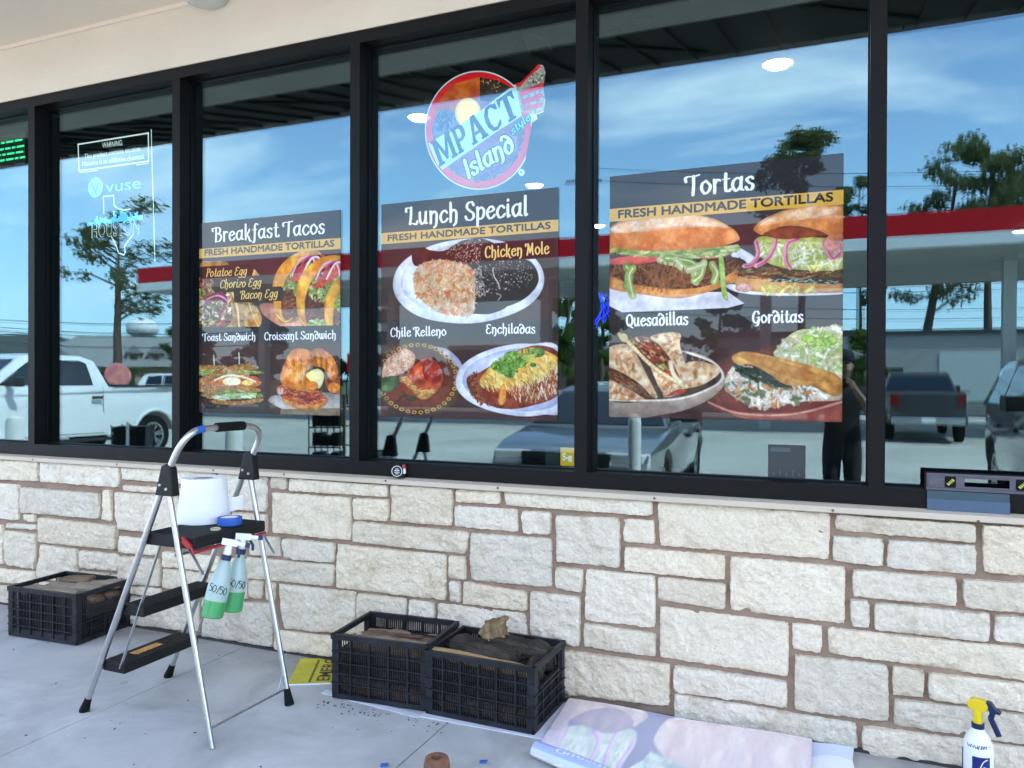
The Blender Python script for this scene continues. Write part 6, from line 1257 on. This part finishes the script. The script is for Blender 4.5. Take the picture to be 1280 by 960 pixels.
def car(kind, name, paint, label, cat, loc, rz, group=None, simple=False, scale=1.0):
    S = CARS[kind]; t = thing(name, label, cat, loc, rz, group); t.scale = (scale,)*3; Wd = S['W']; zb = S['cab'][0][1]; zt = max(z for x, z in S['cab'])
    L_ = max(x for x, z in S['body'])
    poly = list(S['body']); zl = poly[-1][1]
    for cx in S['wheels']: poly += [(x, max(z, zl-.02)) for x, z in [(cx-(S['wr']+.09)*math.cos(a), S['zc']+(S['wr']+.09)*math.sin(a)) for a in np.linspace(.05, math.pi-.05, 11)]]
    def wid(x, z): return Wd*(1-.10*max(0, abs(x-L_/2)/(L_/2)-.72)/.28)*(1-.05*max(0, (z-.8))/.6-.06*max(0, .6-z)/.4)
    b = MB(); n = len(poly); vs = []; rows = (-1, -.93, -.45, .45, .93, 1)
    for s in rows: vs += [(x, s*wid(x, z), z+(.012 if abs(s) < .9 and z > .9 else 0)) for x, z in poly]
    fs = [tuple(range(n)), tuple((len(rows)-1)*n+k for k in range(n-1, -1, -1))]
    for r in range(len(rows)-1): fs += [(r*n+k, (r+1)*n+k, (r+1)*n+(k+1) % n, r*n+(k+1) % n) for k in range(n)]
    b.add(vs, fs); b.build('body', paint, t, smooth=35, bevel=.03 if not simple else 0)
    hw = lambda z: (Wd*.955)+((S['top'])-(Wd*.955))*max(0, min(1, (z-zb)/(zt-zb)))
    b = MB(); c = S['cab']; m_ = len(c); b.add([(x, s*hw(z), z) for s in (-1, 1) for x, z in c], [tuple(range(m_)), tuple(range(2*m_-1, m_-1, -1))]+[(i, m_+i, m_+(i+1) % m_, (i+1) % m_) for i in range(m_)]); b.build('cabin', paint, t, smooth=35, bevel=.04 if not simple else 0)
    for w in S['wins']:
        for s in (-1, 1): MB().add([(x, s*(hw(z)+.004), z) for x, z in w]+[(x, s*(hw(z)-.01), z) for x, z in w], [tuple(range(len(w))), tuple(range(2*len(w)-1, len(w)-1, -1))]).build('side_window', M['carglass'], t)
    f0, f1 = c[-1], c[-2]; r0, r1 = c[0], c[1]
    def pane(p, q, nm, off):
        a = .08; b_ = .9; P = [(p[0]+(q[0]-p[0])*k+off, p[1]+(q[1]-p[1])*k+abs(off)*.4) for k in (a, b_)]
        MB().add([(P[0][0], -hw(P[0][1])*.93, P[0][1]), (P[0][0], hw(P[0][1])*.93, P[0][1]), (P[1][0], hw(P[1][1])*.92, P[1][1]), (P[1][0], -hw(P[1][1])*.92, P[1][1])], [(0, 1, 2, 3)]).build(nm, M['carglass'], t)
    pane(f0, f1, 'windshield', .012); pane(r0, r1, 'rear_window', -.012)
    for k, cx in enumerate(S['wheels']):
        for s in (-1, 1):
            wr = S['wr']; y0 = s*(Wd-.26); b = MB(); b.lathe([(wr*.62, .10), (.02, .11)], (cx, y0, S['zc']), (0, s, 0), 20); b.lathe([(wr*.62, -.02), (wr*.66, .21), (wr*.93, .225), (wr, .19), (wr, .03), (wr*.93, 0), (wr*.62, -.02)], (cx, y0, S['zc']), (0, s, 0), 28); ty = b.build('wheel', M['rubber'], t, smooth=40)
            b = MB(); b.lathe([(.001, .17), (wr*.16, .185), (wr*.18, .16), (wr*.20, .14)], (cx, y0, S['zc']), (0, s, 0), 16); b.lathe([(wr*.58, .20), (wr*.66, .205), (wr*.60, .12), (wr*.56, .12)], (cx, y0, S['zc']), (0, s, 0), 28, cap=False)
            if not simple:
                for q in range(12):
                    a = 2*math.pi*q/12+(.1 if q % 2 else -.1); d = Vector((math.cos(a), 0, math.sin(a))); b.beam(Vector((cx, y0+s*.165, S['zc']))+d*wr*.14, Vector((cx, y0+s*.185, S['zc']))+d*wr*.60, .03, .03, (0, 1, 0))
            b.build('rim', M['rim'], ty, smooth=40)
    for s in (-1, 1):
        x, z = S['fl']; yy = wid(x, z); MB().obox((x+.06, s*(yy-.22), z), (.09, -s*.03, 0), (.02*s, .20, 0), (0, 0, .085)).build('headlight', M['lampclear'], t, bevel=.02)
        x, z = S['tl']; yy = wid(x, z); MB().obox((x+.02, s*(yy-.09), z), (.06, 0, 0), (0, .10, 0), (0, 0, .17)).build('tail_light', M['lampred'], t, bevel=.02)
    if simple: return t
    for s in (-1, 1):
        x, z = S['mirror']; b = MB(); b.obox((x, s*(Wd+.14), z+.03), (.06, s*-.02, 0), (0, .10, 0), (0, 0, .08)); b.beam((x+.03, s*(Wd-.06), z-.02), (x, s*(Wd+.06), z), .06, .05); b.build('side_mirror', M['trim'], t, bevel=.02)
        for (a, e, z0, z1) in S['doors']:
            b = MB(); w_ = lambda z: s*(wid((a+e)/2, z)+.004)
            for x in (a, e): b.add([(x-.006, w_(z0), z0), (x+.006, w_(z0), z0), (x+.006, w_(z1), z1), (x-.006, w_(z1), z1)], [(0, 1, 2, 3)])
            b.add([(a, w_(z0), z0), (e, w_(z0), z0), (e, w_(z0+.012), z0+.012), (a, w_(z0+.012), z0+.012)], [(0, 1, 2, 3)]); dr = b.build('door_seam', M['trim'], t)
            MB().obox((a+.14, s*(wid(a, z1-.2)+.02), z1-.19), (.11, 0, 0), (0, .022, 0), (0, 0, .026)).build('door_handle', M['trim'], t, bevel=.008)
    b = MB(); gx = S['fl'][0]+.17; gz = S['fl'][1]; b.obox((gx, 0, gz-.02), (.04, 0, 0), (0, Wd*.52, 0), (0, 0, .10))
    for k in range(3): b.obox((gx+.04, 0, gz-.08+k*.06), (.012, 0, 0), (0, Wd*.5, 0), (0, 0, .008))
    b.build('grille', M['trim'], t); b = MB(); b.obox((L_-.04, 0, .52), (.07, 0, 0), (0, Wd*.80, 0), (0, 0, .09)); b.build('front_bumper', M['trim'], t, bevel=.03); b = MB(); b.obox((.0, 0, .60), (.08, 0, 0), (0, Wd*.86, 0), (0, 0, .09)); b.build('rear_bumper', M['rim'] if S['bed'] else M['trim'], t, bevel=.03)
    b = MB(); b.obox((-.085, 0, .62), (.005, 0, 0), (0, .16, 0), (0, 0, .06)); b.build('plate', M['white'], t)
    if S['bed']:
        b = MB(); b.box(.12, 2.08, -Wd*.84, Wd*.84, 1.372, 1.378); b.build('bed_cover', M['trim'], t); b = MB()
        for s in (-1, 1): b.box(.05, 2.1, s*Wd*.94-.04, s*Wd*.94+.04, 1.366, 1.392)
        b.build('bed_rail', M['trim'], t); b = MB(); b.obox((-.012, 0, 1.02), (.008, 0, 0), (0, .60, 0), (0, 0, .27)); b.build('tailgate', paint, t, bevel=.01); b = MB()
        for s in (-1, 1):
            for cx in S['wheels']: b.tube([(cx+(S['wr']+.11)*math.cos(a), s*(Wd*.985), S['zc']+(S['wr']+.11)*math.sin(a)) for a in np.linspace(0.1, math.pi-.1, 12)], .035, 6)
        b.build('wheel_lip', paint, t, smooth=50)
        for s in (-1, 1): MB().box(1.75, 4.2, s*Wd*.93-.05, s*Wd*.93+.05, .38, .44).build('running_board', M['trim'], t, bevel=.01)
    return t
G0 = -.006
car('pickup', 'pickup_truck', M['wcar'], 'white crew cab pickup parked nose to the store, mirrored in left panes', 'pickup truck', (-13.32, -8.95, G0), R_(90))
car('sedan', 'parked_car', M['scar'], 'silver grey sedan parked nose to the store, mirrored below the lunch and torta posters', 'car', (-2.75, -8.75, G0), R_(88))
car('suv', 'parked_car', M['dcar'], 'dark sport utility car mirrored at the right edge of the glass', 'car', (2.74, -8.6, G0), R_(90))
car('pickup', 'pickup_truck', M['gcar'], 'grey pickup seen from behind under the fuel canopy', 'pickup truck', (2.05, -17.6, G0), R_(-90), scale=.92)
car('suv', 'parked_car', M['wcar'], 'small white car parked far behind the white pickup bed', 'car', rf(182, 486, 40)*Vector((1, 1, 0)) if False else (rf(182, 486, 40).x, rf(182, 486, 40).y, G0), R_(-20), simple=True)
car('suv', 'parked_car', M['rcar'], 'small red car parked beside the far white one', 'car', (rf(176, 486, 52).x-2, rf(176, 486, 52).y, -.1), R_(60), simple=True)
car('sedan', 'parked_car', M['wcar'], 'far white sedan mirrored right of the lunch poster', 'car', (-12.5, -32, G0), R_(10), simple=True)

M['bollardw'] = mat('white_bollard_paint', (.72,.72,.70), .5, var=.12, vscale=5)
for x, r, h, lb in ((-9.75,.11,1.0,'white bollard mirrored in front of the white pickup'),(-6.15,.10,.95,'white bollard mirrored just above the ladder grip'),(-1.64,.06,1.2,'white bollard mirrored in front of the silver sedan'),(6.2,.10,1.0,'white bollard out past the dark car')):
    t = thing('bollard', lb, 'bollard', (x*1.045, -3.5, G0), group='white bollards along the storefront'); MB().lathe([(r, 0), (r, h-.07), (r*.85, h-.025), (r*.5, h-.005), (.001, h)], seg=24).build('post', M['bollardw'], t, smooth=40); MB().lathe([(r+.05, 0), (r+.04, .025), (r, .03)], seg=24).build('footing', M['concrete'], t)

# fuel canopy
CN = thing('fuel_canopy', 'fuel station canopy with red and white fascia band', 'canopy', (0, -19.5, 0)); M['cred'] = mat('canopy_red', (.50,.004,.010), .45, spec=.2); M['cwhite'] = mat('canopy_white', (.72,.72,.70), .4); M['cunder'] = mat('canopy_underside', (.50,.50,.47), .6, var=.05, vscale=.5)
x0, x1 = -26.1, 24
MB().box(x0, x1, -.12, 0, 5.37, 5.98).build('red_band', M['cred'], CN); MB().box(x0, x1, -.1, .01, 5.05, 5.368).build('white_band', M['cwhite'], CN)
MB().box(x0, x0+.1, -8.9, -.13, 5.37, 5.98).build('red_band', M['cred'], CN); MB().box(x0, x1, -9, -8.9, 5.05, 5.98).build('red_band', M['cred'], CN); MB().box(x0+.02, x0+.1, -8.9, -.13, 5.05, 5.36).build('white_band', M['cwhite'], CN)
b = MB(); b.box(x0+.11, x1, -8.88, -.13, 5.07, 5.9)
b.build('underside', M['cunder'], CN); b = MB()
for i in range(7):
    for y in (-2.4, -6.4): b.box(x0+3+i*7-.25, x0+3+i*7+.25, y-.25, y+.25, 5.03, 5.065)
b.build('underside_fixture', M['cwhite'], CN)
for x in (4.5, -2.05, -9.4, -15.6, -21.8, 11.2): MB().box(x-.16, x+.16, -2.7, -2.38, 0, 5.07).build('column', M['cunder'], CN)
for x, lb in ((5.35, 'red topped fuel pump mirrored at the right edge'), (-16.5, 'fuel pump under the canopy left of centre'), (11.8, 'fuel pump past the right edge of the view')):
    t = thing('fuel_pump', lb, 'fuel pump', (x, -21.3, G0), group='fuel pumps under the canopy'); MB().box(-.45, .45, -.3, .3, .15, 1.75).build('cabinet', mat('pump_grey', (.30,.32,.34), .4), t, bevel=.03); MB().box(-.5, .5, -.33, .33, 1.76, 2.5).build('topper', M['cred'], t, bevel=.04); MB().box(-.7, .7, -.6, .6, 0, .15).build('island', M['concrete'], t)
    b = MB(); b.tube(catmull([(-.47,.1,1.9),(-.62,.15,1.5),(-.6,.18,.8),(-.52,.2,.6),(-.5,.22,1.1)], 6), .02, 6); b.build('hose', M['rubber'], t, smooth=40); MB().box(-.3, .3, .301, .31, 1.0, 1.6).build('screen', M['carglass'], t)

# trees
M['bark'] = mat('pine_bark', (.10,.07,.05), .95, var=.4, vscale=6, bump=.6, bscale=12); M['leaf'] = leafmat('pine_needles', (.15,.18,.075), (.08,.11,.04)); M['leaf2'] = leafmat('broad_leaves', (.12,.20,.04), (.05,.10,.02))
def tree(name, label, base, H, z0, spread, seed, nl=20, leaf=None, lean=(0, 0), tr=.22, group='trees mirrored beyond the road', lq=90, ls=.16):
    rr = random.Random(seed); t = thing(name, label, 'tree', base, group=group); b = MB(); P = [(lean[0]*k**1.3, lean[1]*k, H*.97*k) for k in np.linspace(0, 1, 9)]; P = [(x+rr.uniform(-.1,.1)*(i > 0), y, z) for i, (x, y, z) in enumerate(P)]
    b.tube(P, [tr*(1-.85*k/8)+.02 for k in range(9)], 10)
    def tp(z):
        k = z/(H*.97)*8; i = min(7, max(0, int(k))); f_ = k-i; return Vector([P[i][j]*(1-f_)+P[i+1][j]*f_ for j in range(3)])
    vs = []; fs = []
    for i in range(nl):
        k = (i+rr.random())/nl; z = z0+(H-z0)*k; a = rr.uniform(0, 6.283); r = spread*(1-.55*k**2)*rr.uniform(.45, 1.05)*(.75 if k < .12 else 1); s = tp(min(z, H*.95)); e = s+Vector((math.cos(a)*r, math.sin(a)*r, rr.uniform(-.05,.7)*r)); mid = s.lerp(e, .5)+Vector((0, 0, .10*r)); b.tube([s, mid, e], [tr*.30*(1-.6*k), tr*.2*(1-.6*k), .02], 6)
        for q in range(3):
            c = s.lerp(e, (.55, .8, 1.02)[q])+Vector((rr.uniform(-.3,.3), rr.uniform(-.3,.3), rr.uniform(0,.35))); R1 = spread*rr.uniform(.12, .22)
            for _ in range(lq//3):
                d = Vector((rr.gauss(0,1), rr.gauss(0,1), rr.gauss(0,.8))); d = d.normalized()*R1*rr.random()**.5; d.z *= .8; p = c+d; u = Vector((rr.gauss(0,1), rr.gauss(0,1), rr.gauss(0,.6))).normalized(); w = u.orthogonal().normalized(); s_ = ls*rr.uniform(.6,1.4); o = len(vs); vs += [p-u*s_-w*s_*.4, p+u*s_-w*s_*.4, p+u*s_*.8+w*s_*.5, p-u*s_*.8+w*s_*.5]; fs.append((o, o+1, o+2, o+3))
    b.build('trunk', M['bark'], t, smooth=50); me = bpy.data.meshes.new('crown'); me.from_pydata([tuple(v) for v in vs], [], fs); me.materials.append(leaf or M['leaf']); o = bpy.data.objects.new('crown', me); COL.objects.link(o); o.parent = t; return t
def gb(u, d): p = rf(u, 476, d); return (p.x, p.y, -.1)
tree('pine_tree', 'tall open crowned pine mirrored above the white pickup', gb(147, 54), 13.2, 5.6, 4.8, 1, 24, tr=.34, lq=150, ls=.12)
tree('pine_tree', 'dense pine mirrored across the torta poster header', gb(1003, 56), 19.3, 10.5, 4.0, 2, 26, tr=.35, lq=260, ls=.15)
tree('pine_tree', 'leaning pine with a slanting trunk mirrored behind the grey pickup', gb(1146, 58), 17.0, 6.5, 4.6, 3, 24, lean=(2.6, 0), tr=.42, lq=150, ls=.14)
tree('pine_tree', 'broad pine mirrored at right, above the fuel pump', gb(1236, 56), 18.3, 10, 5.0, 4, 28, tr=.36, lq=260, ls=.15)
tree('pine_tree', 'thinner pine mirrored just left of the fifth mullion', gb(1072, 60), 17.2, 7, 2.8, 5, 20, tr=.3, lq=150, ls=.14)
tree('pine_tree', 'pine beyond the right edge of the mirrored view', gb(1330, 60), 19, 9, 5, 6, 24, tr=.36, lq=150, ls=.14)
tree('leafy_tree', 'bushy green tree mirrored right of the lunch poster', gb(712, 44), 6.6, 1.2, 2.0, 7, 24, M['leaf2'], lq=150, ls=.15)
tree('leafy_tree', 'bushy green tree mirrored left of the quesadilla photo', gb(752, 46), 6.2, 1.0, 1.9, 8, 24, M['leaf2'], lq=150, ls=.15)
tree('leafy_tree', 'low leafy tree mirrored beside the fifth mullion', gb(1080, 40), 3.9, .6, 1.3, 9, 18, M['leaf2'], lq=120, ls=.12)
tree('leafy_tree', 'small bush mirrored behind the white pickup bed', gb(165, 30), 1.9, .4, .7, 10, 12, M['leaf2'], tr=.06, lq=90, ls=.07)
tree('leafy_tree', 'round tree seen faintly through the breakfast poster', gb(330, 60), 6, 1.4, 2.6, 11, 22, M['leaf2'], lq=120, ls=.2)
tree('leafy_tree', 'round tree seen faintly through the torta poster', gb(900, 58), 8, 1.4, 3.0, 12, 22, M['leaf2'], lq=120, ls=.2)
tree('leafy_tree', 'round tree mirrored at the left edge of the breakfast poster', gb(238, 66), 5.5, 1.0, 2.6, 13, 22, M['leaf2'], lq=120, ls=.2)
# far wood along the horizon
rr = random.Random(21); vs = []; fs = []
for i in range(2600):
    x = rr.uniform(-330, 260); y = -150-rr.random()*22; top = 6.5+2.6*noise.noise(Vector((x*.03, 2, 0)))+1.6*noise.noise(Vector((x*.15, 5, 0))); z = top*rr.random()**.7; s = rr.uniform(.7, 1.6); u = Vector((rr.gauss(0,1), rr.gauss(0,1), rr.gauss(0,1))).normalized(); w = u.orthogonal().normalized(); p = Vector((x, y, z)); o = len(vs); vs += [p-u*s-w*s*.7, p+u*s-w*s*.7, p+u*s+w*s*.7, p-u*s+w*s*.7]; fs.append((o,o+1,o+2,o+3))
me = bpy.data.meshes.new('far_woods'); me.from_pydata([tuple(v) for v in vs], [], fs); me.materials.append(mat('far_leaves', (.05,.075,.04), .9, var=.4, vscale=.1)); o = bpy.data.objects.new('far_woods', me); COL.objects.link(o); tag(o, 'far dark wood along the mirrored horizon', 'woods', kind='stuff')
b = MB(); pk = rf(25, 475, 175); n_ = 40; grid = []
for j in range(n_+1):
    for i in range(n_+1):
        a = (i/n_-.5)*2; c_ = (j/n_-.5)*2; r = math.hypot(a, c_); grid.append((pk.x+a*46, pk.y+c_*46, -.5+11.6*max(0, 1-r*r)**.8*(1+.08*noise.noise(Vector((a*4, c_*4, 0))))))
b.add(grid, [(j*(n_+1)+i, j*(n_+1)+i+1, (j+1)*(n_+1)+i+1, (j+1)*(n_+1)+i) for j in range(n_) for i in range(n_)]); o = b.build('hill', mat('hill_wood', (.045,.055,.045), .95, var=.4, vscale=.3), smooth=60); tag(o, kind='structure')

# buildings across the road
def facing(p): return math.atan2(3.526-p[1], 0-p[0])-math.pi/2
M['roofm'] = mat('metal_roof', (.22,.22,.21), .5, var=.1, vscale=.5); M['tanwall'] = mat('tan_wall', (.36,.26,.18), .9, var=.1, vscale=.5); M['palewall'] = mat('pale_wall', (.42,.41,.37), .85, var=.08, vscale=.3); M['darkwin'] = mat('dark_window', (.03,.035,.04), .15)
p = rf(150, 476, 78); BH = thing('dormer_building', 'long low building with grey metal roof and three dormers', 'building', (p.x, p.y, -.15), facing(p)+.12)
MB().box(-9, 9, -10, 0, 0, 2.9).build('wall', M['tanwall'], BH); b = MB(); b.add([(-9.6,.6,2.9),(9.6,.6,2.9),(9.6,-10.6,2.9),(-9.6,-10.6,2.9),(-4.5,-5,6.2),(4.5,-5,6.2)], [(0,1,5,4),(1,2,5),(2,3,4,5),(3,0,4),(0,3,2,1)]); b.build('roof', M['roofm'], BH)
b = MB(); b.box(-8.6, -2.2, -7, 3.2, 0, 2.6); b.build('wing_wall', M['tanwall'], BH); b = MB(); b.add([(-9.2,3.8,2.5),(-1.6,3.8,2.5),(-1.6,-6,2.5),(-9.2,-6,2.5),(-5.4,3.8,5.0),(-5.4,-6,5.6)], [(0,1,4),(1,2,5,4),(3,0,4,5),(0,3,2,1)]); b.build('wing_roof', M['roofm'], BH)
for x in (1.2, 3.2, 5.2):
    b = MB(); b.box(x-.6, x+.6, -3.2, -.6, 3.0, 4.4); d_ = b.build('dormer', M['tanwall'], BH); b = MB(); b.add([(x-.85,-.3,4.3),(x+.85,-.3,4.3),(x,-.3,5.1),(x-.85,-3.4,4.3),(x+.85,-3.4,4.3),(x,-3.4,5.1)], [(0,1,2),(3,5,4),(0,2,5,3),(1,4,5,2),(0,3,4,1)]); b.build('dormer_roof', M['roofm'], d_); MB().box(x-.3, x+.3, -.6, -.57, 3.35, 4.1).build('dormer_window', M['darkwin'], d_)
for k in range(6): MB().box(-1.4+k*1.7, -.3+k*1.7, 0, .03, .9, 2.1).build('window', M['darkwin'], BH)
for k in range(2): MB().box(-7.6+k*2.6, -6.2+k*2.6, 3.2, 3.23, .9, 2.0).build('window', M['darkwin'], BH)
WB = thing('white_building', 'pale flat roofed building mirrored behind the grey pickup', 'building', (3, -54, -.15)); MB().box(-11, 8.5, -10, 0, 0, 4.75).build('wall', M['palewall'], WB); MB().box(-11.1, 8.6, -10.1, .15, 4.75, 5.1).build('roof_edge', M['fascia'], WB)
for k in range(4): MB().box(-9.5+k*4.3, -7.5+k*4.3, 0, .04, 1.0, 2.6).build('window', M['darkwin'], WB)
MB().box(3.2, 7.6, .0, .05, .4, 3.6).build('bright_panel', mat('panel_white', (.6,.62,.58), .5), WB)
GB = thing('brick_building', 'dim low building mirrored behind the lunch poster', 'building', (-22, -56, -.15), .05); MB().box(-9, 9, -10, 0, 0, 4.2).build('wall', mat('brick_far', (.20,.12,.10), .9, var=.2, vscale=1), GB); MB().box(-9.1, 9.1, -10.1, .1, 4.2, 4.6).build('roof_edge', M['palewall'], GB)
for k in range(5): MB().box(-8+k*3.4, -6.2+k*3.4, 0, .04, .8, 2.6).build('window', M['darkwin'], GB)
TB = thing('tall_building', 'pale narrow building mirrored left of the lunch poster', 'building', (*(rf(474, 476, 70).xy), -.15), facing(rf(474, 476, 70))); MB().box(-2.2, 1.2, -6, 0, 0, 8.5).build('wall', M['palewall'], TB)
for r_ in range(4):
    for k in range(2): MB().box(-1.8+k*1.5, -.8+k*1.5, 0, .04, .8+r_*2, 2.0+r_*2).build('window', M['darkwin'], TB)
p = rf(178, 475, 230); WT = thing('water_tower', 'white water tower with a domed tank on a wide stem', 'water tower', (p.x, p.y, -.15)); MB().lathe([(.5,19.6),(1.2,19.55),(3.2,18.9),(4.3,17.8),(4.5,16.6),(4.3,15.4),(3.6,14.6),(2.9,14.3)], seg=40).build('tank', M['cwhite'], WT, smooth=50); MB().lathe([(3.6,0),(2.9,2),(2.8,14.3)], seg=32).build('stem', M['palewall'], WT, smooth=50)
p = rf(148, 462, 24); t = thing('banner_sign', 'bright pink and orange flower banner mirrored behind the pickup cab', 'banner', (p.x, p.y, 0), facing(p)); MB().lathe([(.30,-.02),(.36,0),(.30,.02)], (0,0,1.62), (0,1,0), 24, sx=1, sy=1.1).build('banner', mat('banner_print', (.50,.22,.08), .6, var=.8, vscale=5, dark=(.40,.06,.20)), t); MB().tube([(0,0,0),(0,0,1.3)], .03, 8).build('pole', M['zinc'], t)

# utility poles and wires
M['polew'] = mat('pole_wood', (.12,.085,.06), .9, var=.3, vscale=3); M['wire'] = mat('wire_black', (.015,.015,.015), .6)
def pole(p, h, lb):
    t = thing('utility_pole', lb, 'utility pole', (p.x, p.y, -.1), facing(p), group='utility poles of the street wires'); MB().tube([(0,0,0),(0,0,h)], [.17,.12], 12).build('pole', M['polew'], t, smooth=50); MB().box(-1.2, 1.2, -.06, .06, h-.7, h-.55).build('cross_arm', M['polew'], t)
def wires(u0, u1, d0, d1, vs_, lb, grp, r=.03):
    for k, (a, e) in enumerate(vs_):
        P, Q = rf(u0, a, d0), rf(u1, e, d1); b = MB(); b.tube([P.lerp(Q, s)-Vector((0, 0, .5*4*s*(1-s))) for s in np.linspace(0, 1, 17)], r, 5); o = b.build('power_line', M['wire']); tag(o, lb[k], 'power line', grp)
wires(-90, 330, 50, 62, [(393,399),(401,414),(407,416),(420,430)], ['highest wire mirrored over the white pickup','second wire from the top over the white pickup','third wire from the top over the white pickup','lowest wire mirrored over the white pickup'], 'wires over the white pickup', .035)
pole(rf(-90, 470, 50), 8, 'utility pole off the left edge of the mirrored view'); pole(rf(330, 470, 62), 7.5, 'utility pole mirrored behind the breakfast poster')
wires(729, 1420, 52, 46, [(210,204),(225,222),(344,340),(356,355),(374,380),(386,392)], ['topmost thin wire crossing the mirrored sky at right','second thin wire crossing the mirrored sky at right','upper wire mirrored below the canopy at right','second wire mirrored below the canopy at right','third wire mirrored below the canopy at right','lowest wire mirrored below the canopy at right'], 'wires at the right of the mirrored view', .022)
pole(rf(729, 470, 52), 15.6, 'tall utility pole mirrored behind the fourth mullion'); pole(rf(1420, 470, 46), 15, 'tall utility pole past the right edge')

# ------------------------------------------------------------------ the person taking the photograph, mirrored beside the fifth mullion
def person():
    X, Y0 = .05, -3.90; V = []; E = []; Rd = []
    def v(x, y, z, r, par=None, ry=None):
        V.append((X+x, Y0+y, z)); Rd.append((r, ry or r)); i = len(V)-1
        if par is not None: E.append((par, i))
        return i
    pel = v(0, 0, .95, .155, None, .115); sp = v(0, .01, 1.12, .145, pel, .105); ch = v(0, .01, 1.30, .165, sp, .115); nk0 = v(0, 0, 1.44, .085, ch, .075); nk = v(0, .02, 1.51, .055, nk0); h0 = v(0, .035, 1.575, .070, nk, .082); h1 = v(0, .03, 1.66, .080, h0, .098); h2 = v(0, .02, 1.725, .060, h1, .075); v(0, .125, 1.625, .014, h1)
    for s in (-1, 1):
        hip = v(s*.085, 0, .88, .098, pel); kn = v(s*.085, .015, .49, .062, hip); an = v(s*.088, -.01, .10, .042, kn); ft = v(s*.092, .07, .045, .042, an); v(s*.10, .17, .035, .035, ft)
        sh = v(s*.165, 0, 1.395, .068, ch); el = v(s*.25, .06, 1.16, .046, sh); mid = v(s*.20, .19, 1.27, .040, el); wr = v(s*.115, .30, 1.40, .027, mid); pm = v(s*.088, .335, 1.445, .030, wr, .018)
        for k, (dz, L) in enumerate(((.030, .055), (.012, .062), (-.006, .058), (-.024, .046))):
            f1 = v(s*.080, .352, 1.465+dz, .0085, pm); f2 = v(s*.066, .368 if s > 0 else .366, 1.472+dz, .0075, f1); v(s*(.066-L*.5), .362, 1.474+dz, .007, f2)
        t1 = v(s*.075, .318, 1.462, .010, pm); v(s*.048, .330, 1.488, .008, t1)
        v(s*.082, .02, 1.645, .012, h1)
    me = bpy.data.meshes.new('person'); me.from_pydata(V, E, []); o = bpy.data.objects.new('person', me); COL.objects.link(o)
    md = o.modifiers.new('skin', 'SKIN'); md.use_smooth_shade = True; sd = me.skin_vertices[0].data
    for i, (a, b_) in enumerate(Rd): sd[i].radius = (a, b_)
    sd[0].use_root = True; o.modifiers.new('sub', 'SUBSURF').levels = 2; o.modifiers['sub'].render_levels = 2
    dg = bpy.context.evaluated_depsgraph_get(); dg.update(); m2 = bpy.data.meshes.new_from_object(o.evaluated_get(dg)); o.modifiers.clear(); o.data = m2
    m2.materials.clear(); sk, shirt, pants, shoe = mat('skin', (.36,.21,.15), .55), mat('black_shirt', (.010,.010,.012), .9), mat('dark_trousers', (.014,.016,.022), .9), mat('black_shoes', (.01,.01,.01), .6)
    for q in (sk, shirt, pants, shoe): m2.materials.append(q)
    for pl in m2.polygons:
        c_ = pl.center; arm = abs(c_.x-X) > .17 or c_.y > Y0+.16
        pl.use_smooth = True
        pl.material_index = 3 if c_.z < .10 else 2 if (c_.z < .97) else 0 if (c_.z > 1.485 or (c_.y > Y0+.13 and c_.z > 1.1)) else 1
    tag(o, 'person in dark clothes and cap photographing the window, mirrored at right', 'person')
    # face, cap
    hd = (X, Y0)
    b = MB(); 
    for s in (-1, 1): b.lathe([(.001,-.012),(.009,-.008),(.012,0),(.009,.008),(.001,.012)], (X+s*.032, Y0+.113, 1.655), (0,1,0), 10)
    b.build('eyes', mat('eye', (.03,.02,.02), .2), o, smooth=60); b = MB(); b.obox((X, Y0+.117, 1.583), (.024,0,0), (0,.006,0), (0,0,.006)); b.build('mouth', mat('lips', (.25,.10,.09), .5), o)
    b = MB(); b.lathe([(.100,1.675),(.103,1.70),(.092,1.745),(.06,1.775),(.001,1.785)], (X, Y0+.02, 0), (0,0,1), 24, sx=1, sy=1); b.prism([(X-.075,Y0+.09),(X+.075,Y0+.09),(X+.06,Y0+.185),(X,Y0+.20),(X-.06,Y0+.185)], 1.682, 1.69, axis='z'); b.build('cap', mat('black_cap', (.012,.012,.014), .9), o, smooth=50)
    ph = thing('phone', 'black phone held up by the person', 'phone', (X-.05, Y0+.358, 1.485)); b = MB(); b.box(-.075, .075, -.004, .004, -.036, .036); b.build('case', M['blackplastic'], ph, bevel=.003); b = MB(); b.box(-.07, .07, -.0052, -.0042, -.032, .032); b.build('screen', M['carglass'], ph)
person()
